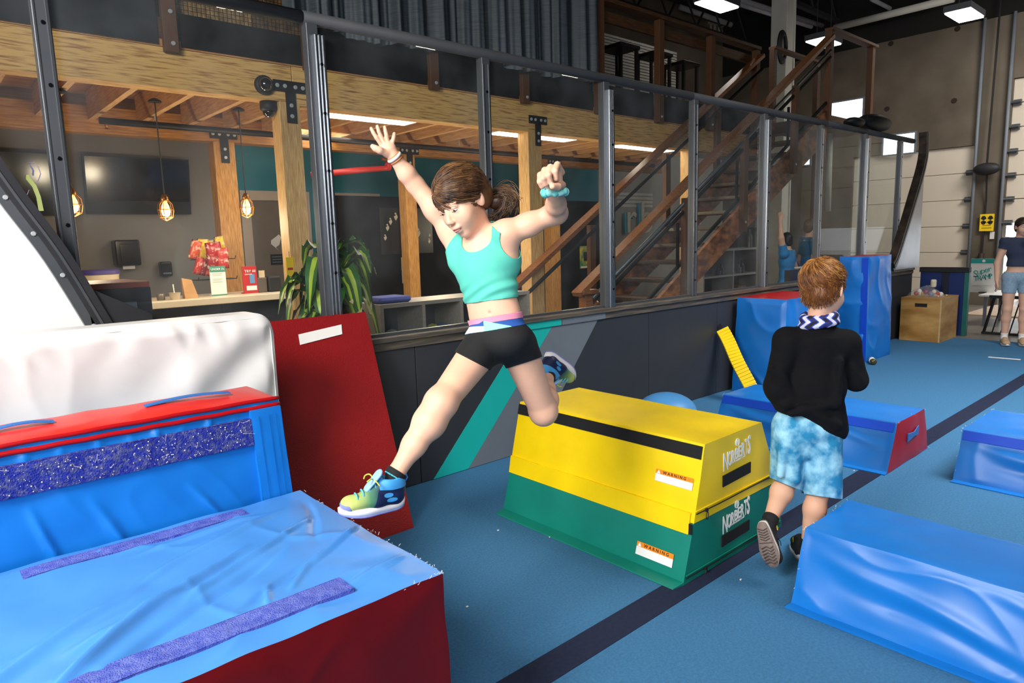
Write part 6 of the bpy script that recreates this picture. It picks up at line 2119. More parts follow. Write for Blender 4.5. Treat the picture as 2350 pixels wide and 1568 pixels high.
# armpit folds
S.cap(J['shL'], G(1172, 610, 2.38), 0.035, 0.03, 0.035)
S.cap(J['shR'], G(1050, 600, 2.44), 0.035, 0.03, 0.035)
# legs
kR, aR, kL, aL = J['knR'], J['anR'], J['knL'], J['anL']
S.cap(J['hipR'], kR, 0.068, 0.047, 0.03)
S.cap(J['hipL'], kL, 0.068, 0.050, 0.03)
S.ell(kR+c2w((-0.2, 0.1, 0.9))*0.006, np.eye(3), (0.0445, 0.0445, 0.0445), 0.035)
S.ell(kL+c2w((-0.1, -0.9, 0.3))*0.006, np.eye(3), (0.048, 0.048, 0.050), 0.02)
def calf(k_, a_, out):
    m = k_*0.66+a_*0.34
    m = k_*0.72+a_*0.28
    S.cap(k_, m, 0.0445, 0.0445, 0.03).cap(m, k_*0.4+a_*0.6, 0.0445, 0.035, 0.03).cap(k_*0.4+a_*0.6, a_, 0.035, 0.026, 0.03)
    S.ell(m+out*0.008, np.eye(3), (0.039, 0.039, 0.039), 0.04)
calf(kR, aR, c2w((0.6, -0.5, -0.5)))
calf(kL, aL, c2w((0.3, 0.6, -0.2)))
S.cap(aR, footR, 0.027, 0.023, 0.012)
S.cap(aL, footL, 0.027, 0.023, 0.012)
# open right hand
t = 2.35
S.cap(J['wrR'], G(894, 342, t), 0.019, 0.024, 0.012, (c2w((0.3, 0.1, 1)), 0.7))
S.cap(G(891, 345, t), G(886, 334, t), 0.025, 0.024, 0.010, (c2w((0.3, 0.1, 1)), 0.5))
for pts in ([(877, 335, 2.345), (864, 316, 2.33), (857, 305, 2.325), (852, 295, 2.325)],
            [(882, 330, 2.345), (873, 311, 2.335), (869, 301, 2.33), (866, 290, 2.335)],
            [(890, 329, 2.35), (887, 311, 2.34), (885, 302, 2.34), (883, 292, 2.345)],
            [(898, 336, 2.355), (902, 322, 2.35), (904, 314, 2.35), (905, 307, 2.355)]):
    finger(S, [G(*p) for p in pts], 0.0080, 0.0062, 0.002)
finger(S, [G(886, 352, 2.34), G(871, 345, 2.32), G(862, 341, 2.315), G(855, 336, 2.315)], 0.0125, 0.008, 0.008)
# left fist towards the camera
S.cap(J['wrL'], G(1268, 414, 2.125), 0.022, 0.030, 0.012)
S.ell(G(1266, 408, 2.12), np.eye(3), (0.032, 0.032, 0.034), 0.012)
for pts in ([(1289, 396, 2.13), (1279, 378, 2.085), (1274, 393, 2.058), (1276, 410, 2.07)],
            [(1277, 391, 2.13), (1263, 384, 2.078), (1259, 402, 2.052), (1263, 418, 2.065)],
            [(1264, 394, 2.125), (1250, 391, 2.078), (1247, 409, 2.055), (1252, 423, 2.068)],
            [(1252, 402, 2.12), (1240, 402, 2.085), (1239, 417, 2.065), (1244, 428, 2.075)]):
    finger(S, [G(*p) for p in pts], 0.0108, 0.0085, 0.003)
finger(S, [G(1290, 425, 2.12), G(1281, 428, 2.085), G(1268, 428, 2.062)], 0.0125, 0.0095, 0.004)
me, gp_, gq_ = S.mesh('girl_body')
gn_ = vnormals(gp_, gq_)
body = link('body', me, SKIN, girl)

# clothing
def toimg(q):
    c = (q-EYE)@RW
    return CX+F*c[:, 0]/-c[:, 2], CY-F*c[:, 1]/-c[:, 2]
def edge_line(x0, y0, x1, y1):
    # signed height above the plane that holds the eye and a hem line
    X_, Y_ = toimg(gp_)
    return (y0+(y1-y0)*(X_-x0)/(x1-x0)-Y_)*0.0015
def plane(p, n):
    n = np.array(n, float); n = n/np.linalg.norm(n)
    return lambda q: (q-np.array(p))@n
ax_t = G(1105, 570, 2.40)-G(1140, 745, 2.42); ax_t /= np.linalg.norm(ax_t)
lat = bl_
s_of = lambda q: (q-G(1129, 692, 2.41))@ax_t
sgn = s_of(gp_)+0.10*((gp_-G(1129, 692, 2.41))@lat)*-0.35
fTop = np.minimum.reduce([edge_line(1060, 698, 1192, 681), np.linalg.norm(gp_-G(1200, 548, 2.30), axis=1)-0.077, np.linalg.norm(gp_-G(1004, 532, 2.47), axis=1)-0.074,
                          np.linalg.norm(gp_-G(1086, 531, 2.33), axis=1)-0.072, np.linalg.norm(gp_-G(1110, 500, 2.42), axis=1)-0.05])
mdist = np.linalg.norm(gp_-G(1118, 620, 2.40), axis=1)
fTop = np.minimum(fTop, 0.165-mdist)
# keep only torso, not the raised arms
tl_ = np.abs((gp_-G(1112, 600, 2.40))@lat)
fTop = np.minimum(fTop, 0.135-tl_)
q_ = gp_
wr = 0.0034*np.sin(s_of(q_)*150+5*np.sin((q_@lat)*14))*np.exp(-((s_of(q_)-0.035)/0.035)**2)+0.0028*np.sin(s_of(q_)*60+(q_@lat)*25)*np.clip((q_-G(1112, 600, 2.40))@lat/0.1, 0, 1)
M_TOP = mat('turquoise jersey', '#55bda8', 0.75, var=0.03, vs=4, bump=0.15, bs=500)
shell('crop_top', gp_, gq_, gn_, fTop, 0.005, M_TOP, girl, wr=wr)
# shorts
def seg(q, a, b):
    d = b-a; t = np.clip((q-a)@d/(d@d), 0, 1)
    return np.linalg.norm(q-(a+t[:, None]*d), axis=1), (q-a)@d/np.linalg.norm(d)
dR, tR = seg(gp_, J['hipR'], kR); dL, tL = seg(gp_, J['hipL'], kL)
right = dR < dL
hem = np.where(right, edge_line(1050, 811, 1126, 850), edge_line(1158, 846, 1244, 818))
near = 0.30-np.linalg.norm(gp_-G(1147, 790, 2.42), axis=1)
wtop = edge_line(1068, 737, 1208, 713); wbot = edge_line(1070, 770, 1222, 744)
M_BLK = mat('black stretch knit', '#0c0c0e', 0.8, var=0.15, vs=60, bump=0.15, bs=400)
shell('shorts', gp_, gq_, gn_, np.minimum.reduce([hem, -wbot+0.003, near]), 0.005, M_BLK, girl, wr=0.001*np.sin(wbot*90/1.5+gp_@lat*60))
fw = np.minimum.reduce([wbot, -wtop, near])
X_, Y_ = toimg(gp_)
v_ = -wtop/np.where(np.abs(wbot-wtop) < 1e-6, 1e-6, wbot-wtop)      # 0 at the top edge, 1 at the bottom
u_ = (X_-1112)*0.01
T_ = v_-(0.20+np.abs(u_)*np.where(u_ > 0, 1.25, 2.0))
wb_ = shell('waistband', gp_, gq_, gn_, fw, 0.0068, mat('blue knit', '#1d4f9c', 0.8, bump=0.1, bs=400), girl)
shell('pink_panel', gp_, gq_, gn_, np.minimum(fw*10, np.minimum(0.42-v_, -T_)), 0.0078, mat('pink knit', '#e58ca6', 0.8, bump=0.1, bs=400), wb_)
shell('mint_panel', gp_, gq_, gn_, np.minimum.reduce([fw*10, T_, u_]), 0.0078, mat('mint knit', '#8fe3c0', 0.8), wb_)
shell('pale_panel', gp_, gq_, gn_, np.minimum.reduce([fw*10, v_-0.66+0.3*np.abs(u_), -u_]), 0.0078, mat('pale mint knit', '#d8f0e8', 0.8), wb_)

# face
Pg = lambda a, b, c: gH+gl*a+gu*b+gf*c
for sg in (-1, 1):
    e = MB(); c = Pg(sg*0.030, -0.0025, 0.0690)
    e.ball(tuple(c), 0.0124, 16)
    e.build('eyeball', EYEW, girl, smooth=True)
    # lowered gaze: iris mostly under the lid
    d_ = gf*0.88-gu*0.45; d_ /= np.linalg.norm(d_)
    MB().ball(tuple(c+d_*0.0085), 0.0058, 12).build('iris', IRIS, girl, smooth=True)
    mb = MB()
    pts = [Pg(sg*(0.030+0.0165*math.sin(a)), -0.0058-0.003*math.cos(a)+0.002*sg*0, 0.0838-0.0065*math.sin(a)**2) for a in np.linspace(-1.35, 1.35, 11)]
    mb.tube(pts, [0.0004]+[0.0009]*9+[0.0005], 6)
    mb.build('eyelash_line', LASH, girl, smooth=True)
    lid = [Pg(sg*(0.030+0.0150*math.sin(a)), 0.0045+0.0045*math.cos(a), 0.0828-0.006*math.sin(a)**2) for a in np.linspace(-1.3, 1.3, 9)]
    MB().tube(lid, 0.0008, 5).build('lid_crease', mat('lid shade', '#b98470', 0.6), girl, smooth=True)
    br = [Pg(sg*(0.031+0.021*x), 0.0200+0.004*(1-x*x)-0.002*x, 0.0825-0.006*max(0, x)-0.004*x*x) for x in np.linspace(-1, 1, 9)]
    MB().tube(br, [0.0012]+[0.0026]*7+[0.001], 6, flat=0.5).build('eyebrow', BROW, girl, smooth=True)
    MB().ball(tuple(Pg(sg*0.0075, -0.0435, 0.0970)), (0.0018, 0.0018, 0.0014), 8).build('nostril', mat('nostril shade', '#6d3a30', 0.7), girl, smooth=True)
lp = [Pg(0.021*x, -0.0655+0.0022*(1-abs(x))-0.0015*(1-x*x), 0.0905-0.012*x*x) for x in np.linspace(-1, 1, 11)]
MB().tube(lp, [0.0008]+[0.0024]*9+[0.0008], 8, flat=0.7).build('upper_lip', LIPS, girl, smooth=True)
lp = [Pg(0.018*x, -0.0722-0.001*(1-x*x), 0.0895-0.012*x*x) for x in np.linspace(-1, 1, 11)]
MB().tube(lp, [0.0008]+[0.0027]*9+[0.0008], 8, flat=0.7).build('lower_lip', LIPS, girl, smooth=True)
lp = [Pg(0.0215*x, -0.0692, 0.0910-0.013*x*x) for x in np.linspace(-1, 1, 11)]
MB().tube(lp, 0.0008, 5).build('mouth_line', mat('mouth shade', '#7a3b3a', 0.6), girl, smooth=True)

# hair: cap, combed strands, flying ponytail
HAIR = mat('brown hair', '#3d2718', 0.42, var=0, col2='#654428', vs=30, stretch=(1, 1, 1), spec=0.5)
HAIR2 = mat('dark brown hair', '#2c1b11', 0.42, var=0, col2='#54371f', vs=30)
HAIR3 = mat('light brown hair', '#654526', 0.42, var=0, col2='#8f6a42', vs=30)
hs = Sdf(gH-0.17, gH+0.17, 0.003)
A = [gl, gu, gf]
hs.ell(Pg(0, 0.036, -0.014), A, (0.084, 0.090, 0.103), 0.01)
hs.ell(Pg(0.01, 0.00, -0.055), A, (0.068, 0.075, 0.062), 0.03)
nrm_h = -gu*1.0+gf*0.66+gl*0.05
hs.cut(Pg(0, 0.027, 0.088), nrm_h, 0.012)
for sg in (-1, 1):
    hs.ell(Pg(sg*0.085, -0.012, -0.004), A, (0.022, 0.032, 0.018), 0.008, 'sub')
hm, hp_, hq_ = hs.mesh('girl_hair')
hair = link('hair', hm, HAIR, girl)
rs = np.random.RandomState(21)
base = Pg(0.035, 0.002, -0.112)
hc = Pg(0, 0.034, -0.014)
def on_cap(v, k=1.0):
    v = np.array(v); 
    r = np.array([0.0855, 0.0915, 0.1045])*k
    w = v/np.linalg.norm(v/r)
    return hc+gl*w[0]+gu*w[1]+gf*w[2]
bdir = np.array([(base-hc)@gl, (base-hc)@gu, (base-hc)@gf]); bdir /= np.linalg.norm(bdir)
groups = {0: [], 1: [], 2: []}
for i in range(1300):
    a = rs.uniform(-2.2, 2.2); el = rs.uniform(-0.25, 1.45)
    st = np.array([math.sin(a)*math.cos(el)*0.9, 0.12+0.9*math.sin(el)-0.10*abs(a), math.cos(a)*math.cos(el)])
    st /= np.linalg.norm(st)
    sag = rs.uniform(-0.05, 0.16)
    pts = []
    kk = rs.uniform(0.985, 1.035)
    for t in np.linspace(0, 1, 9):
        v = st*(1-t)+bdir*t
        v = v/np.linalg.norm(v)
        v = v+np.array([0, -sag*math.sin(PI*t), 0])
        pts.append(on_cap(v, kk+0.012*math.sin(t*PI)))
    groups[rs.choice([0, 0, 0, 1, 1, 1, 2])].append((pts, rs.uniform(0.0006, 0.0013)))
# fringe swept across the forehead
for i in range(330):
    k_ = rs.rand()
    p0 = np.array([-0.058+0.035*k_, 0.055+0.03*k_, 0.070])
    p1 = np.array([-0.052+0.05*k_, 0.022+0.030*k_, 0.092])
    p2 = np.array([0.030, -0.006+0.040*k_, 0.090])
    p3_ = np.array([0.080, -0.006+0.035*k_, 0.035])
    p4_ = np.array([0.084, 0.000+0.030*k_, -0.03])
    pts = []
    for t in np.linspace(0, 1, 11):
        q4 = [p0, p1, p2, p3_, p4_]
        while len(q4) > 1:
            q4 = [a*(1-t)+b*t for a, b in zip(q4, q4[1:])]
        pts.append(on_cap(q4[0], 1.005+0.02*k_+0.006*rs.randn()*0.5))
    groups[rs.choice([0, 0, 1, 1, 2])].append((pts, rs.uniform(0.0006, 0.0013)))
# ponytail
def bez(p, n):
    p = [np.array(x) for x in p]
    out = []
    for t in np.linspace(0, 1, n):
        q = list(p)
        while len(q) > 1:
            q = [a*(1-t)+b*t for a, b in zip(q, q[1:])]
        out.append(q[0])
    return out
pb0 = G(1112, 458, 2.385)
S_p = pb0
for i in range(620):
    j = lambda s: rs.normal(0, s)
    e = [(1176, 480), (1160, 492), (1186, 466), (1150, 498), (1140, 505)][rs.randint(5)]
    dz = rs.normal(0, 0.025)
    pts = bez([S_p+rs.normal(0, 0.008, 3), G(1130+j(5), 446+j(7), 2.39+dz*0.5), G(1160+j(10), 432+j(14), 2.40+dz), G(1192+j(9), 452+j(10), 2.41+dz), G(e[0]+j(8), e[1]+j(8), 2.41+dz), G(e[0]-14+j(10), e[1]-4+j(9), 2.41+dz)], 12)
    groups[rs.choice([0, 0, 1, 1, 1, 2])].append((pts, rs.uniform(0.0006, 0.0012)))
for k, (mm) in enumerate((HAIR, HAIR2, HAIR3)):
    strand_mesh('hair_strands', groups[k], mm, hair)
fl_ = []
for i in range(26):
    j = lambda s: rs.normal(0, s)
    a = rs.uniform(0, 6.28)
    pts = bez([S_p, G(1140+j(12), 425+j(10), 2.4), G(1175+j(10), 415+j(12), 2.4), G(1190+j(8), 445+j(14), 2.4), G(1186+j(10), 470+j(16), 2.4)], 12)
    fl_.append((pts, 0.0006))
for i in range(40):
    a = rs.uniform(-0.9, 1.6)
    v = np.array([math.sin(a)*0.7, 0.9, -0.2+0.5*rs.rand()]); v /= np.linalg.norm(v)
    p0 = on_cap(v, 1.0); p1 = on_cap(v+np.array([0.1, 0.0, -0.15]), 1.06+0.06*rs.rand()); p2 = on_cap(v+np.array([0.2, -0.1, -0.4]), 1.04)
    fl_.append((bez([p0, p1, p2], 6), 0.0005))
strand_mesh('flyaway_hair', fl_, HAIR3, hair)
tail = Sdf(G(1150, 470, 2.40)-0.12, G(1150, 470, 2.40)+0.12, 0.003)
tail.cap(S_p, G(1140, 462, 2.40), 0.016, 0.028, 0.01).cap(G(1140, 462, 2.40), G(1165, 474, 2.405), 0.030, 0.022, 0.01)
tm, _, _ = tail.mesh('ponytail')
link('ponytail', tm, HAIR2, hair)

# wrist bands
M_TIE = mat('turquoise scrunchie cloth', '#5cc6c0', 0.7, var=0, col2='#9fe0d8', vs=40)
def band(c, axis, r, rt, m, nm, wob_=0.0, par=girl, flat=None):
    axis = np.array(axis)/np.linalg.norm(axis)
    a = np.cross(axis, [0.3, 0.2, 0.9]); a /= np.linalg.norm(a); b = np.cross(axis, a)
    pts = [c+(a*math.cos(t)+b*math.sin(t))*r*(1+wob_*math.sin(t*11))+axis*wob_*0.02*math.sin(t*7) for t in np.linspace(0, 2*PI, 40)]
    return MB().tube(pts, [rt*(1+wob_*3*math.sin(i*1.9)) for i in range(40)], 8, flat=flat).build(nm, m, par, smooth=True)
band(G(905, 361, 2.36), J['wrR']-J['elR'], 0.0225, 0.006, M_LABEL, 'white_wristband')
band(G(910, 367, 2.365), J['wrR']-J['elR'], 0.0235, 0.0022, mat('orange cord', '#c87a3c', 0.6), 'cord_bracelet')
band(G(902, 357, 2.358), J['wrR']-J['elR'], 0.0225, 0.002, mat('orange cord', '#c87a3c', 0.6), 'cord_bracelet')
ax_l = J['wrL']-J['elL']
ax_v = c2w((-0.10, 1.0, 0.25))
band(G(1275, 441, 2.15), ax_v, 0.032, 0.0115, M_TIE, 'scrunchie', 0.10)
band(G(1272, 434, 2.145), ax_v, 0.0265, 0.005, mat('blue hair tie', '#2b62c8', 0.6), 'hair_tie')

# socks and shoes
M_SOCK = mat('black sock', '#101012', 0.85, bump=0.2, bs=300)
dRk, tRk = seg(gp_, kR, aR); LR = np.linalg.norm(aR-kR)
shell('sock', gp_, gq_, gn_, np.minimum.reduce([tRk-(LR-0.008), 0.10-np.linalg.norm(gp_-footR, axis=1)]), 0.004, M_SOCK, girl)
shell('sock_stripe', gp_, gq_, gn_, np.minimum.reduce([0.0016-np.abs(tRk-(LR+0.012)), 0.10-np.linalg.norm(gp_-footR, axis=1)]), 0.0056, mat('teal yarn', '#3fb5c0', 0.8), girl)
dLk, tLk = seg(gp_, kL, aL); LL = np.linalg.norm(aL-kL)
shell('sock', gp_, gq_, gn_, np.minimum.reduce([tLk-(LL-0.012), 0.10-np.linalg.norm(gp_-footL, axis=1)]), 0.004, M_SOCK, girl)


def shoemat():
    m = bpy.data.materials.new('green fading mesh')
    m.use_nodes = True
    nt = m.node_tree; b = nt.nodes['Principled BSDF']
    tc = nt.nodes.new('ShaderNodeTexCoord'); sx = nt.nodes.new('ShaderNodeSeparateXYZ')
    nt.links.new(tc.outputs['Object'], sx.inputs[0])
    mr = nt.nodes.new('ShaderNodeMapRange'); mr.inputs[1].default_value = 0.085; mr.inputs[2].default_value = 0.165
    nt.links.new(sx.outputs['X'], mr.inputs[0])
    r = nt.nodes.new('ShaderNodeValToRGB')
    r.color_ramp.elements[0].color = (*lin('#12305c'), 1)
    r.color_ramp.elements[1].color = (*lin('#b5c06a'), 1)
    e = r.color_ramp.elements.new(0.45); e.color = (*lin('#3f7a52'), 1)
    nt.links.new(mr.outputs[0], r.inputs[0]); nt.links.new(r.outputs[0], b.inputs['Base Color'])
    b.inputs['Roughness'].default_value = 0.6
    n2 = nt.nodes.new('ShaderNodeTexNoise'); n2.inputs['Scale'].default_value = 500
    nt.links.new(tc.outputs['Object'], n2.inputs['Vector'])
    bp = nt.nodes.new('ShaderNodeBump'); bp.inputs['Strength'].default_value = 0.3; bp.inputs['Distance'].default_value = 0.003
    nt.links.new(n2.outputs['Fac'], bp.inputs['Height']); nt.links.new(bp.outputs[0], b.inputs['Normal'])
    return m
SHM = [shoemat(), mat('navy shoe overlay', '#0f1c44', 0.5), mat('sky blue lining', '#3c95d2', 0.55), mat('white midsole', '#ece6e6', 0.5, var=0.02), mat('lavender outsole', '#7f86bd', 0.6, var=0.1, vs=30)]


sp3 = lambda pts: spl(pts, 5)


def laces(up_, M, W, L):
    o = MB()
    for i in range(4):
        x = L*0.46+i*0.019
        z = 0.087-i*0.0085
        o.tube([(x, -W*0.50, z-0.016), (x+0.002, -W*0.28, z-0.004), (x+0.004, 0, z), (x+0.002, W*0.28, z-0.004), (x, W*0.50, z-0.016)], 0.0026, 6)
    me = o.mesh('lace', True)
    l1 = bpy.data.objects.new('lace', me); COL.objects.link(l1); me.materials.append(mat('sky lace', '#58b6dc', 0.6)); l1.parent = up_
    o = MB()
    o.tube(sp3([(L*0.47, 0, 0.096), (L*0.50, -0.02, 0.106), (L*0.56, -0.024, 0.103), (L*0.60, -0.012, 0.098)]), 0.0022, 6)
    o.tube(sp3([(L*0.47, 0, 0.096), (L*0.48, 0.022, 0.100), (L*0.44, 0.036, 0.088)]), 0.0022, 6)
    o.tube(sp3([(L*0.47, 0, 0.096), (L*0.54, 0.014, 0.105), (L*0.60, 0.018, 0.100)]), 0.0022, 6)
    me = o.mesh('lace', True)
    l2 = bpy.data.objects.new('lace', me); COL.objects.link(l2); me.materials.append(mat('lime lace', '#c3cf3c', 0.6)); l2.parent = up_
    t = Sdf((L*0.18, -0.05, 0.03), (L*0.62, 0.05, 0.17), 0.0025)
    t.cap((L*0.41, 0, 0.110), (L*0.56, 0, 0.073), 0.019, 0.017, 0.01, ((0.75, 0, 0.66), 0.42))
    tm, _, _ = t.mesh('tongue')
    l3 = bpy.data.objects.new('tongue', tm); COL.objects.link(l3); tm.materials.append(mat('pale blue tongue', '#8cb4e4', 0.6)); l3.parent = up_
    o = MB().tube([(0.004, 0, 0.07), (-0.008, 0, 0.085), (-0.002, 0, 0.10), (0.006, 0, 0.098)], 0.005, 6, flat=0.6)
    me = o.mesh('pull_tab', True)
    l4 = bpy.data.objects.new('pull_tab', me); COL.objects.link(l4); me.materials.append(mat('blue pull tab', '#2a6fc0', 0.6)); l4.parent = up_


o, M, W = shoe('running_shoe', heelR, dR_, uR_, Ls, SHM, girl)
laces(o, M, W, Ls)
o, M, W = shoe('running_shoe', heelL, dL_, uL_, Ls, SHM, girl)
laces(o, M, W, Ls)
# ------------------------------------------------------------------ the boy in black
def Bp(x, y, dz=0.0):
    return dep(x, y, 2.95+0.18*(y-650)/640+dz)
boy = thing('person', 'ginger haired boy in a black sweater and pale blue shorts running away', 'person', tuple(Bp(1860, 1000)))
hl, hu, hf = frame((0.72, -0.12, -0.67), (0, 1, 0))
hH = Bp(1890, 664)
hl2, hu2, hf2 = frame((0.25, 0, -0.97), (0, 1, 0))
bx = [hl2, hu2, hf2]
K = dict(neck=Bp(1878, 745), shL=Bp(1806, 782), shR=Bp(1942, 788), elL=Bp(1780, 885, 0.0), wrL=Bp(1795, 905, 0.2), elR=Bp(1964, 872, 0.0), wrR=Bp(1958, 845, 0.2),
         hipL=Bp(1825, 985), hipR=Bp(1886, 985), knL=Bp(1806, 1100, 0.06), anL=Bp(1768, 1192, -0.10), knR=Bp(1878, 1125, 0.0), anR=Bp(1853, 1252, 0.0))
allp = np.array(list(K.values())+[hH])
S = Sdf(allp.min(0)-0.2, allp.max(0)+0.2, 0.004)
HS = 1.07
head(S, hH, hl, hu, hf, HS, True)
S.cap(hH-hu*0.06-hf*0.03, K['neck'], 0.044, 0.046, 0.02)
S.ell(Bp(1868, 850), bx, (0.125, 0.15, 0.075), 0.03)
S.ell(Bp(1858, 950), bx, (0.118, 0.10, 0.080), 0.03)
for s_ in 'LR':
    S.cap(K['sh'+s_], K['el'+s_], 0.036, 0.03, 0.02).cap(K['el'+s_], K['wr'+s_], 0.03, 0.02, 0.015)
    w = K['wr'+s_]; d_ = (w-K['el'+s_]); d_ /= np.linalg.norm(d_)
    S.ell(w+d_*0.045, np.eye(3), (0.030, 0.030, 0.030), 0.012)
    for k in range(4):
        o_ = np.cross(d_, hl2)*(0.024-0.016*k)
        finger(S, [w+d_*0.06+o_, w+d_*0.088+o_+hl2*0.006, w+d_*0.085+o_+hl2*0.024, w+d_*0.062+o_+hl2*0.026], 0.0088, 0.0075, 0.003)
    finger(S, [w+d_*0.03, w+d_*0.06+hl2*0.03+hu*0.02, w+d_*0.085+hl2*0.03+hu*0.022], 0.011, 0.009, 0.004)
    S.cap(K['hip'+s_], K['kn'+s_], 0.07, 0.046, 0.02)
    m_ = K['kn'+s_]*0.66+K['an'+s_]*0.34
    S.cap(K['kn'+s_], m_, 0.045, 0.048, 0.02).cap(m_, K['an'+s_], 0.047, 0.028, 0.02)
dBL = c2w((0.22, -0.93, 0.10)); uBL = c2w((0.48, 0.30, -0.80)); heelBL = Bp(1747, 1197, -0.16)
dBR = c2w((0.25, 0.10, -0.96)); uBR = np.array([0, 0, 1.0]); heelBR = Bp(1842, 1290, 0.0); heelBR[2] = 0.012
S.cap(K['anL'], heelBL+dBL*0.05+_orth(dBL, uBL)*0.05, 0.028, 0.024, 0.01)
S.cap(K['anR'], heelBR+dBR*0.05+np.array([0, 0, 0.05]), 0.028, 0.024, 0.01)
bm2, bp_, bq_ = S.mesh('boy_body')
bn_ = vnormals(bp_, bq_)
link('body', bm2, SKIN, boy)
for sg in (-1, 1):
    c = hH+(hl*sg*0.030-hu*0.0015+hf*0.0695)*HS
    MB().ball(tuple(c), 0.0125, 12).build('eyeball', EYEW, boy, smooth=True)
    MB().ball(tuple(c+hf*0.0085), 0.0056, 10).build('iris', IRIS, boy, smooth=True)

# sweater
T_ = Sdf(allp.min(0)-0.2, allp.max(0)+0.2, 0.004)
T_.ell(Bp(1874, 800), bx, (0.135, 0.11, 0.088), 0.04)
T_.ell(Bp(1866, 880), bx, (0.140, 0.15, 0.092), 0.04)
T_.ell(Bp(1860, 975), bx, (0.137, 0.13, 0.102), 0.05)
T_.cap(K['neck'], Bp(1875, 770), 0.052, 0.09, 0.03)
for s_ in 'LR':
    T_.cap(Bp(1872, 780), K['sh'+s_], 0.055, 0.056, 0.03)
    T_.cap(K['sh'+s_], K['el'+s_], 0.056, 0.048, 0.025).cap(K['el'+s_], K['wr'+s_]*0.97+K['el'+s_]*0.03, 0.048, 0.034, 0.02)
T_.cap(Bp(1790, 905), Bp(1800, 935), 0.05, 0.04, 0.04)
T_.cap(Bp(1905, 940), Bp(1916, 985), 0.06, 0.055, 0.04)
# bagging folds
rs = np.random.RandomState(8)
for (x0, y0, x1, y1, r) in ((1800, 930, 1880, 905, 0.016), (1815, 950, 1920, 925, 0.016), (1790, 850, 1815, 910, 0.014), (1840, 940, 1925, 975, 0.018), (1930, 830, 1920, 930, 0.013), (1955, 850, 1978, 885, 0.014), (1770, 850, 1790, 880, 0.012)):
    T_.cap(Bp(x0, y0, -0.10 if 1800 < x0 < 1940 else -0.045), Bp(x1, y1, -0.10 if 1800 < x0 < 1940 else -0.045), r, r*0.7, 0.03)
p0, p1 = Bp(1770, 938), Bp(1934, 1008)
nn = np.cross(p1-p0, (p0+p1)/2-EYE); nn = nn if nn[2] < 0 else -nn
T_.cut(p0, nn, 0.006)
T_.ell(Bp(1878, 738), np.eye(3), (0.058, 0.058, 0.03), 0.01, 'sub')
tm, _, _ = T_.mesh('boy_sweater')
M_SWEAT = mat('black sweater knit', '#0d0d10', 0.9, var=0.12, vs=40, bump=0.2, bs=500, spec=0.2)
link('sweater', tm, M_SWEAT, boy)
# scarf
sc = Sdf(Bp(1880, 730)-0.14, Bp(1880, 730)+0.14, 0.0022)
cN = Bp(1880, 722)
a1, a2 = hl2, hf2
ring = [(cN+a1*0.062*math.cos(t)+a2*0.058*math.sin(t)-hu*(0.016+0.010*math.cos(t+0.6)-0.012*math.sin(t))) for t in np.linspace(0, 2*PI, 17)]
for a, b in zip(ring[:-1], ring[1:]):
    sc.cap(a, b, 0.017, 0.017, 0.008, (hu, 1.5))
ring = [(cN+a1*0.071*math.cos(t)+a2*0.066*math.sin(t)-hu*(0.042+0.012*math.cos(t+0.4))) for t in np.linspace(0, 2*PI, 17)]
for a, b in zip(ring[:-1], ring[1:]):
    sc.cap(a, b, 0.013, 0.013, 0.008)
sm_, sp_, sq_ = sc.mesh('scarf')
M_SC = [mat('scarf navy', '#232a66', 0.8), mat('scarf white', '#cfd0e0', 0.8), mat('scarf blue', '#2340b8', 0.8), mat('scarf black', '#16141c', 0.8)]
cc = sp_[sq_].mean(axis=1)-cN
ang = np.arctan2(cc@a2, cc@a1); hh = cc@hu
w = np.sin(ang*9+np.abs(((hh*45) % 2)-1)*3.0)
v2 = np.sin(ang*5+hh*160)
mi = np.where(w > 0.35, 1, np.where(w > -0.3, 2, np.where(v2 > 0, 0, 3)))
sm_.polygons.foreach_set('material_index', mi.astype(np.int32))
link('scarf', sm_, M_SC, boy)
# shorts
Q = Sdf(allp.min(0)-0.2, allp.max(0)+0.2, 0.004)
Q.ell(Bp(1852, 975), bx, (0.142, 0.10, 0.098), 0.03)
Q.cap(Bp(1815, 985), Bp(1803, 1118, 0.03), 0.080, 0.068, 0.012)
Q.cap(Bp(1884, 990), Bp(1886, 1150), 0.086, 0.082, 0.012)
for (x0, y0, x1, y1) in ((1800, 1010, 1790, 1090), (1822, 1020, 1826, 1100), (1905, 1020, 1912, 1120), (1870, 1030, 1880, 1130), (1846, 975, 1850, 1040)):
    Q.cap(Bp(x0, y0, -0.062), Bp(x1, y1, -0.056), 0.008, 0.010, 0.045)
Q.cap(Bp(1846, 1020, -0.20), Bp(1838, 1180, -0.16), 0.085, 0.10, 0.02, (np.cross(Bp(1838, 1180)-Bp(1846, 1020), Bp(1840, 1100)-EYE), 0.10), 'sub')
Q.cap(Bp(1851, 975, -0.115), Bp(1847, 1060, -0.10), 0.010, 0.008, 0.02, None, 'sub')
for (x0, y0, x1, y1, xs_) in ((1765, 1099, 1842, 1128, 0), (1836, 1152, 1930, 1143, 1)):
    pass
P_, _ = None, None
qp, qq = Q.tri()
def imgxy(q):
    c = (q-EYE)@RW
    return CX+F*c[:, 0]/-c[:, 2], CY-F*c[:, 1]/-c[:, 2]
X_, Y_ = imgxy(qp)
dl_ = np.linalg.norm(np.cross(qp-Bp(1818, 985), (Bp(1806, 1118, 0.03)-Bp(1818, 985))/np.linalg.norm(Bp(1806, 1118, 0.03)-Bp(1818, 985))), axis=1)
dr_ = np.linalg.norm(np.cross(qp-Bp(1884, 990), (Bp(1886, 1150)-Bp(1884, 990))/np.linalg.norm(Bp(1886, 1150)-Bp(1884, 990))), axis=1)
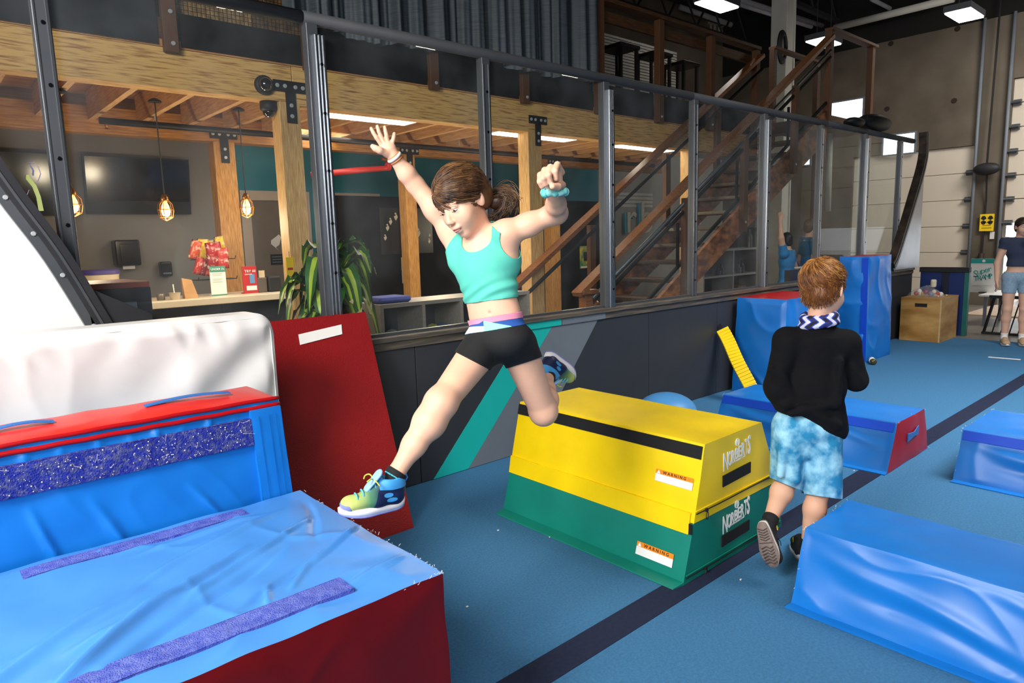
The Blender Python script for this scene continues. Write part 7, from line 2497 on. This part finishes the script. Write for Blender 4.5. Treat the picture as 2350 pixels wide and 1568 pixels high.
hemy = np.where(dl_ < dr_*0.9, 1098+(X_-1772)*0.42, 1132+(X_-1838)*0.15)
fQ = (hemy-Y_)*0.0018
M_TIE2 = mat('tie dyed jersey', '#1f86b4', 0.8, var=0, col2='#9fd6ea', vs=12, det=9, ramp=(0.40, 0.60), bump=0.12, bs=500)
so = shell('shorts', qp, qq, vnormals(qp, qq), fQ, 0.003, M_TIE2, boy)
# socks, shoes
M_DARKSH = mat('black canvas', '#17171a', 0.75, bump=0.3, bs=500)
def sockshell(kn, an, L0, foot):
    d = an-kn; LL_ = np.linalg.norm(d); t = (bp_-kn)@d/LL_
    return np.minimum(t-(LL_-L0), 0.11-np.linalg.norm(bp_-foot, axis=1))
shell('sock', bp_, bq_, bn_, sockshell(K['knL'], K['anL'], 0.012, heelBL+dBL*0.05+_orth(dBL, uBL)*0.05), 0.004, M_SOCK, boy)
shell('sock', bp_, bq_, bn_, sockshell(K['knR'], K['anR'], 0.03, heelBR+dBR*0.05+np.array([0, 0, 0.05])), 0.004, M_SOCK, boy)
BSH = [M_DARKSH, M_DARKSH, M_DARKSH, mat('off white rubber', '#d9d4cc', 0.55), mat('worn grey sole', '#7d6c64', 0.75, var=0.15, vs=40, bump=0.4, bs=120)]
for hl_, d_, u_ in ((heelBL, dBL, uBL), (heelBR, dBR, uBR)):
    o, M, W = shoe('canvas_shoe', hl_, d_, u_, 0.205, BSH, boy, runner=False)
    # tread ribs on the outsole, collar roll, star patch
    rb = MB()
    for k in range(5):
        x = 0.028+0.011*k
        rb.tube([(x, -0.020, -0.0115), (x+0.008, 0, -0.0125), (x, 0.020, -0.0115)], 0.0022, 5)
    for k in range(6):
        x = 0.105+0.013*k
        rb.tube([(x, -0.026, -0.0115), (x+0.009, -0.010, -0.0125), (x, 0.004, -0.0125), (x+0.009, 0.026, -0.0115)], 0.0024, 5)
    rb.tube([(0.09+0.0*t, 0.028*math.cos(t), -0.0115) for t in np.linspace(0, PI, 6)], 0.0018, 5)
    me = rb.mesh('tread', True)
    r_ = bpy.data.objects.new('tread', me); COL.objects.link(r_); me.materials.append(mat('dark tread', '#4a423e', 0.8)); r_.parent = o
    st = MB()
    for sy in (-1, 1):
        pts = []
        for k in range(10):
            rr = 0.012 if k % 2 == 0 else 0.0055
            pts.append((0.052+rr*math.sin(k*PI/5), sy*(W*0.80+0.004), 0.075+rr*math.cos(k*PI/5)))
        st.prism(pts, (0, sy*0.002, 0))
    me = st.mesh('star_patch')
    r_ = bpy.data.objects.new('star_patch', me); COL.objects.link(r_); me.materials.append(mat('yellow star', '#d8cf2a', 0.6)); r_.parent = o
    me = MB().tube([(0.095, -0.02, 0.085), (0.11, -0.035, 0.07), (0.12, -0.042, 0.045)], 0.002, 5).mesh('lace', True)
    r_ = bpy.data.objects.new('lace', me); COL.objects.link(r_); me.materials.append(M_DARKSH); r_.parent = o

# hair: short back and sides with a tousled top
GH = [mat('ginger hair', '#8a5222', 0.42, var=0, col2='#b9813f', vs=40), mat('dark ginger hair', '#5b3316', 0.45, var=0, col2='#7d4a20', vs=40), mat('gold hair', '#a87234', 0.4, var=0, col2='#c99650', vs=40)]
Ph = lambda a, b, c: hH+(hl*a+hu*b+hf*c)*HS
A = [hl, hu, hf]
hb = Sdf(hH-0.17, hH+0.17, 0.0035)
hb.ell(Ph(0, 0.036, -0.012), A, np.array((0.081, 0.087, 0.100))*HS, 0.01)
hb.ell(Ph(0, -0.02, -0.040), A, np.array((0.069, 0.066, 0.060))*HS, 0.02)
hb.cut(Ph(0, 0.035, 0.085), -hu*0.95+hf*0.8, 0.012)
for sg in (-1, 1):
    hb.ell(Ph(sg*0.085, -0.014, 0.002), A, np.array((0.024, 0.034, 0.030))*HS, 0.008, 'sub')
hbm, _, _ = hb.mesh('boy_hair')
bh = link('hair', hbm, GH[1], boy, local=False)
hc2 = Ph(0, 0.036, -0.012)
whorl = np.array([0.012, 0.78, -0.62]); whorl /= np.linalg.norm(whorl)
def on2(v, k):
    r = np.array([0.081, 0.087, 0.100])*k*HS
    w = v/np.linalg.norm(v/r)
    return hc2+hl*w[0]+hu*w[1]+hf*w[2]
gr2 = {0: [], 1: [], 2: []}
e1 = np.cross(whorl, [1, 0, 0]); e1 /= np.linalg.norm(e1); e2 = np.cross(whorl, e1)
rs = np.random.RandomState(31)
for i in range(2300):
    a = rs.uniform(0, 2*PI); s0 = rs.uniform(0.02, 1.0)**0.7*1.5
    Lh = rs.uniform(0.45, 0.75)*(1.0 if s0 < 0.9 else 0.5)
    pts = []
    sw = rs.uniform(0.1, 0.5)
    lift = rs.uniform(0.02, 0.11)
    for t in np.linspace(0, 1, 6):
        s1 = s0+Lh*t; aa = a+sw*t
        v = whorl*math.cos(s1)+(e1*math.cos(aa)+e2*math.sin(aa))*math.sin(s1)
        pts.append(on2(v, 1.01+lift*(math.sin(PI*min(1, t*0.75)))+rs.uniform(-0.004, 0.004)))
    end = pts[-1]-hc2
    if end@hu < -0.075 or (end@hf > 0.06 and end@hu < 0.02) or (abs(end@hl) > 0.072 and end@hu < -0.045):
        continue
    low = end@hu < -0.01
    gr2[1 if low and rs.rand() < 0.8 else rs.choice([0, 0, 0, 1, 1, 2])].append((pts, rs.uniform(0.0007, 0.0014)))
# short bristles down the nape and sides
bv = np.array([v.co for v in hbm.vertices])+np.array(base_of(boy)); bnv = np.array([v.normal for v in hbm.vertices])
for i in rs.choice(len(bv), min(len(bv), 4500), replace=False):
    rel = bv[i]-hH
    if rel@hu > 0.03 or rel@hf > 0.05:
        continue
    d_ = bnv[i]*0.35-hu*0.9; d_ /= np.linalg.norm(d_)
    Lb = rs.uniform(0.007, 0.016)
    gr2[1 if rs.rand() < 0.75 else 0].append(([bv[i], bv[i]+d_*Lb*0.5+bnv[i]*0.001, bv[i]+d_*Lb], 0.0007))
# full fringe on the far right
for i in range(260):
    x0 = rs.uniform(-0.9, 0.2)
    st = np.array([x0*0.8, 0.75, 0.25]); en = np.array([x0, 0.25+0.25*rs.rand(), 0.95])
    pts = []
    for t in np.linspace(0, 1, 7):
        v = st*(1-t)+en*t; v /= np.linalg.norm(v)
        pts.append(on2(v, 1.03+0.10*math.sin(PI*t*0.8)))
    gr2[rs.choice([0, 1, 2])].append((pts, rs.uniform(0.0007, 0.0014)))
for k in range(3):
    strand_mesh('hair_strands', gr2[k], GH[k], bh)

# ------------------------------------------------------------------ people farther away
def adult(lbl, base, face_ang, Hh, shirt, pants, hairm, pose, vox=0.009, sleeve=0.16, leg_hem=0.62, shirt_hem=0.98, pants_top=1.0, skin=SKIN, shoes_m=None, hair_len=0.0):
    k = Hh/1.70
    f = np.array([math.cos(face_ang), math.sin(face_ang), 0.0]); u = np.array([0, 0, 1.0]); l = np.cross(u, f)
    b0 = np.array([base[0], base[1], 0.0])
    W_ = lambda a, c, z: b0+(l*a+f*c+u*z)*k
    t = thing('person', lbl, 'person', tuple(b0))
    D = dict(shL=(0.165, 0, 1.39), shR=(-0.165, 0, 1.39), elL=(0.22, -0.03, 1.11), elR=(-0.22, -0.03, 1.11), wrL=(0.23, 0.06, 0.87), wrR=(-0.23, 0.06, 0.87),
             knL=(0.095, 0.02, 0.49), knR=(-0.095, 0.02, 0.49), anL=(0.10, -0.01, 0.09), anR=(-0.10, -0.01, 0.09), H=(0, 0.02, 1.58), hf=0.0, ht=0.0)
    D.update(pose)
    P_ = {n: W_(*v) for n, v in D.items() if isinstance(v, tuple)}
    al = np.array(list(P_.values()))
    S = Sdf(al.min(0)-0.3, al.max(0)+0.3, vox)
    ha = face_ang+D['hf']
    hf_ = np.array([math.cos(ha)*math.cos(D['ht']), math.sin(ha)*math.cos(D['ht']), math.sin(D['ht'])])
    hl_ = np.cross(u, hf_); hl_ /= np.linalg.norm(hl_); hu_ = np.cross(hf_, hl_)
    head(S, P_['H'], hl_, hu_, hf_, k)
    S.cap(P_['H']-hu_*0.07*k-hf_*0.02*k, W_(0, -0.01, 1.42), 0.05*k, 0.055*k, 0.03)
    A_ = [l, f, u]
    S.ell(W_(0, 0, 1.28), A_, np.array((0.155, 0.105, 0.16))*k, 0.04)
    S.ell(W_(0, 0, 1.08), A_, np.array((0.13, 0.095, 0.16))*k, 0.04)
    S.ell(W_(0, -0.01, 0.93), A_, np.array((0.158, 0.115, 0.12))*k, 0.04)
    for s_, sg in (('L', 1), ('R', -1)):
        S.cap(W_(0.08*sg, 0, 1.38), P_['sh'+s_], 0.06*k, 0.058*k, 0.03)
        S.cap(P_['sh'+s_], P_['el'+s_], 0.052*k, 0.040*k, 0.03).cap(P_['el'+s_], P_['wr'+s_], 0.040*k, 0.027*k, 0.02)
        w = P_['wr'+s_]; d_ = w-P_['el'+s_]; d_ /= np.linalg.norm(d_)
        sd2 = np.cross(d_, l if abs(d_@l) < 0.8 else f); sd2 /= np.linalg.norm(sd2); th_ = np.cross(d_, sd2)
        S.cap(w, w+d_*0.075*k, 0.026*k, 0.034*k, 0.015, (th_, 0.6))
        for q in range(4):
            o_ = sd2*(0.027-0.018*q)*k
            finger(S, [w+d_*0.075*k+o_, w+d_*0.115*k+o_*1.05, w+d_*(0.15-0.012*abs(q-1.4))*k+o_*1.05+th_*0.012*k], 0.0105*k, 0.009*k, 0.003)
        finger(S, [w+d_*0.03*k+sd2*0.02*k, w+d_*0.065*k+sd2*0.048*k, w+d_*0.095*k+sd2*0.055*k], 0.013*k, 0.010*k, 0.004)
        S.cap(W_(0.085*sg, 0, 0.90), P_['kn'+s_], 0.090*k, 0.056*k, 0.03)
        m_ = P_['kn'+s_]*0.66+P_['an'+s_]*0.34-f*0.012*k
        S.cap(P_['kn'+s_], m_, 0.055*k, 0.056*k, 0.02).cap(m_, P_['an'+s_], 0.055*k, 0.034*k, 0.02)
        S.cap(P_['an'+s_], P_['an'+s_]+f*0.12*k-u*0.05*k, 0.034*k, 0.03*k, 0.02)
    me, p, q = S.mesh('person_body')
    n_ = vnormals(p, q)
    link('body', me, skin, t)
    z = (p-b0)@u/k
    lat_ = np.abs((p-b0)@l)/k
    def armt(s_):
        a, b = P_['sh'+s_], P_['el'+s_]; d = b-a; L = np.linalg.norm(d)
        tt = (p-a)@d/L; dist = np.linalg.norm(p-(a+np.clip(tt, 0, L)[:, None]*d/L), axis=1)
        a2, b2 = b, P_['wr'+s_]; d2 = b2-a2; L2 = np.linalg.norm(d2); t2 = np.clip((p-a2)@d2/L2, 0, L2)
        dist2 = np.linalg.norm(p-(a2+t2[:, None]*d2/L2), axis=1)
        h_ = np.linalg.norm(p-(b2+d2/L2*0.07*k), axis=1)
        return tt/k, dist/k, np.minimum(dist2, h_-0.05)/k
    fS = np.minimum(z-shirt_hem, 1.435+0.03*np.clip(lat_-0.06, 0, 0.1)*10*0-z)
    for s_ in 'LR':
        tt, d1, d2 = armt(s_)
        onarm = (d1 < 0.062) & (tt > 0.02)
        fS = np.where(onarm, np.minimum(sleeve-tt, 0.2), fS)
        far = (d2 < 0.075) & (d2 < d1+0.002) & (lat_ > 0.155)
        fS = np.where(far | ((d2 < 0.06) & ~((lat_ < 0.15) & (z < 1.40) & (np.abs((p-b0)@f)/k < 0.125))), np.minimum(fS, -0.01), fS)
    headd = np.linalg.norm(p-P_['H'], axis=1)/k
    fS = np.where(headd < 0.145, -0.01, fS)
    shell('shirt', p, q, n_, fS, 0.010*k, shirt, t)
    fP = np.minimum.reduce([pants_top-z, z-leg_hem, 0.2-lat_])
    for s_ in 'LR':
        tt, d1, d2 = armt(s_)
        fP = np.where((d2 < 0.06) & (lat_ > 0.17), -0.01, fP)
    shell('shorts' if leg_hem > 0.3 else 'trousers', p, q, n_, fP, 0.008*k, pants, t)
    fz = 0.16-z
    shell('sock', p, q, n_, np.minimum(fz, 0.3), 0.004*k, M_LABEL, t)
    for s_ in 'LR':
        o, M, Wd = shoe('shoe', P_['an'+s_]-f*0.055*k-np.array([0, 0, P_['an'+s_][2]-0.012]), f, u, 0.255*k, shoes_m or BSH, t, runner=False)
    hs = Sdf(P_['H']-0.25*k, P_['H']+0.25*k, 0.006)
    AA = [hl_, hu_, hf_]
    PP = lambda a, b, c: P_['H']+(hl_*a+hu_*b+hf_*c)*k
    hs.ell(PP(0, 0.036, -0.014), AA, np.array((0.081, 0.088, 0.10))*k, 0.01)
    hs.ell(PP(0, -0.02-hair_len*0.3, -0.05), AA, np.array((0.070, 0.07+hair_len, 0.055))*k, 0.02)
    hs.cut(PP(0, 0.040, 0.085), -hu_*1.0+hf_*0.85, 0.01)
    for sg in (-1, 1):
        hs.ell(PP(sg*0.085, -0.012, 0.0), AA, np.array((0.02, 0.03, 0.02))*k, 0.008, 'sub')
    hm_, _, _ = hs.mesh('hair')
    link('hair', hm_, hairm, t)
    for sg in (-1, 1):
        c = PP(sg*0.030, -0.0015, 0.0725)
        MB().ball(tuple(c), 0.0125*k, 10).build('eyeball', EYEW, t, smooth=True)
        MB().ball(tuple(c+hf_*0.0085*k), 0.006*k, 8).build('iris', IRIS, t, smooth=True)
        MB().tube([PP(sg*(0.031+0.02*x), 0.018, 0.084-0.007*max(0, x)) for x in np.linspace(-1, 1, 5)], 0.002*k, 5).build('eyebrow', BROW, t)
    MB().tube([PP(0.022*x, -0.066, 0.0915-0.010*x*x) for x in np.linspace(-1, 1, 7)], [0.001*k]+[0.0038*k]*5+[0.001*k], 6).build('lips', LIPS, t, smooth=True)
    return t


M_NAVT = mat('navy ribbed tee', '#333a50', 0.85, var=0.08, vs=60, bump=0.2, bs=200)
M_DENIM = mat('pale denim', '#8ea6b8', 0.85, var=0.12, vs=50, bump=0.2, bs=400)
M_BLUET = mat('blue tee', '#2a86c4', 0.85, var=0.08, vs=20)
M_TEALT = mat('teal blue tee', '#1b6790', 0.85, var=0.08, vs=20)
WSH = [mat('tan canvas', '#b99a78', 0.7)]*3+[M_LABEL, M_LABEL]
adult('young woman in navy tee and pale denim shorts, hand at her chin', (10.44, 2.20), math.radians(205), 1.60, M_NAVT, M_DENIM, mat('dark brown hair back', '#2e2019', 0.5, var=0.1), 
      dict(hf=math.radians(12), ht=-0.05, elR=(-0.235, -0.02, 1.10), wrR=(-0.235, 0.02, 0.87), elL=(0.20, 0.10, 1.15), wrL=(0.08, 0.17, 1.36)), 0.0085, 0.10, 0.71, 1.06, 0.985, shoes_m=WSH)
adult('person in a blue tee with one arm raised high behind the glass', tuple(ony(1806, 600, 4.35)[:2]), math.radians(100), 1.50, M_BLUET, mat('dark trousers', '#1c2233', 0.8), mat('black hair', '#15131a', 0.5),
      dict(hf=-0.5, elL=(0.24, 0.02, 1.62), wrL=(0.20, 0.05, 1.86), elR=(-0.30, -0.05, 1.12), wrR=(-0.17, 0.06, 0.98)), 0.010, 0.14, 0.2, 0.95, 1.0)
adult('man in a teal blue tee with a pale chest print behind the glass', tuple(ony(1856, 600, 4.5)[:2]), math.radians(-40), 1.68, M_TEALT, mat('grey trousers', '#3c4250', 0.8), mat('fair brown hair', '#6b4c2c', 0.5, var=0.2, vs=20),
      dict(hf=0.2, wrL=(0.24, 0.1, 0.9), wrR=(-0.25, 0.08, 0.9)), 0.010, 0.2, 0.2, 0.93, 1.0)
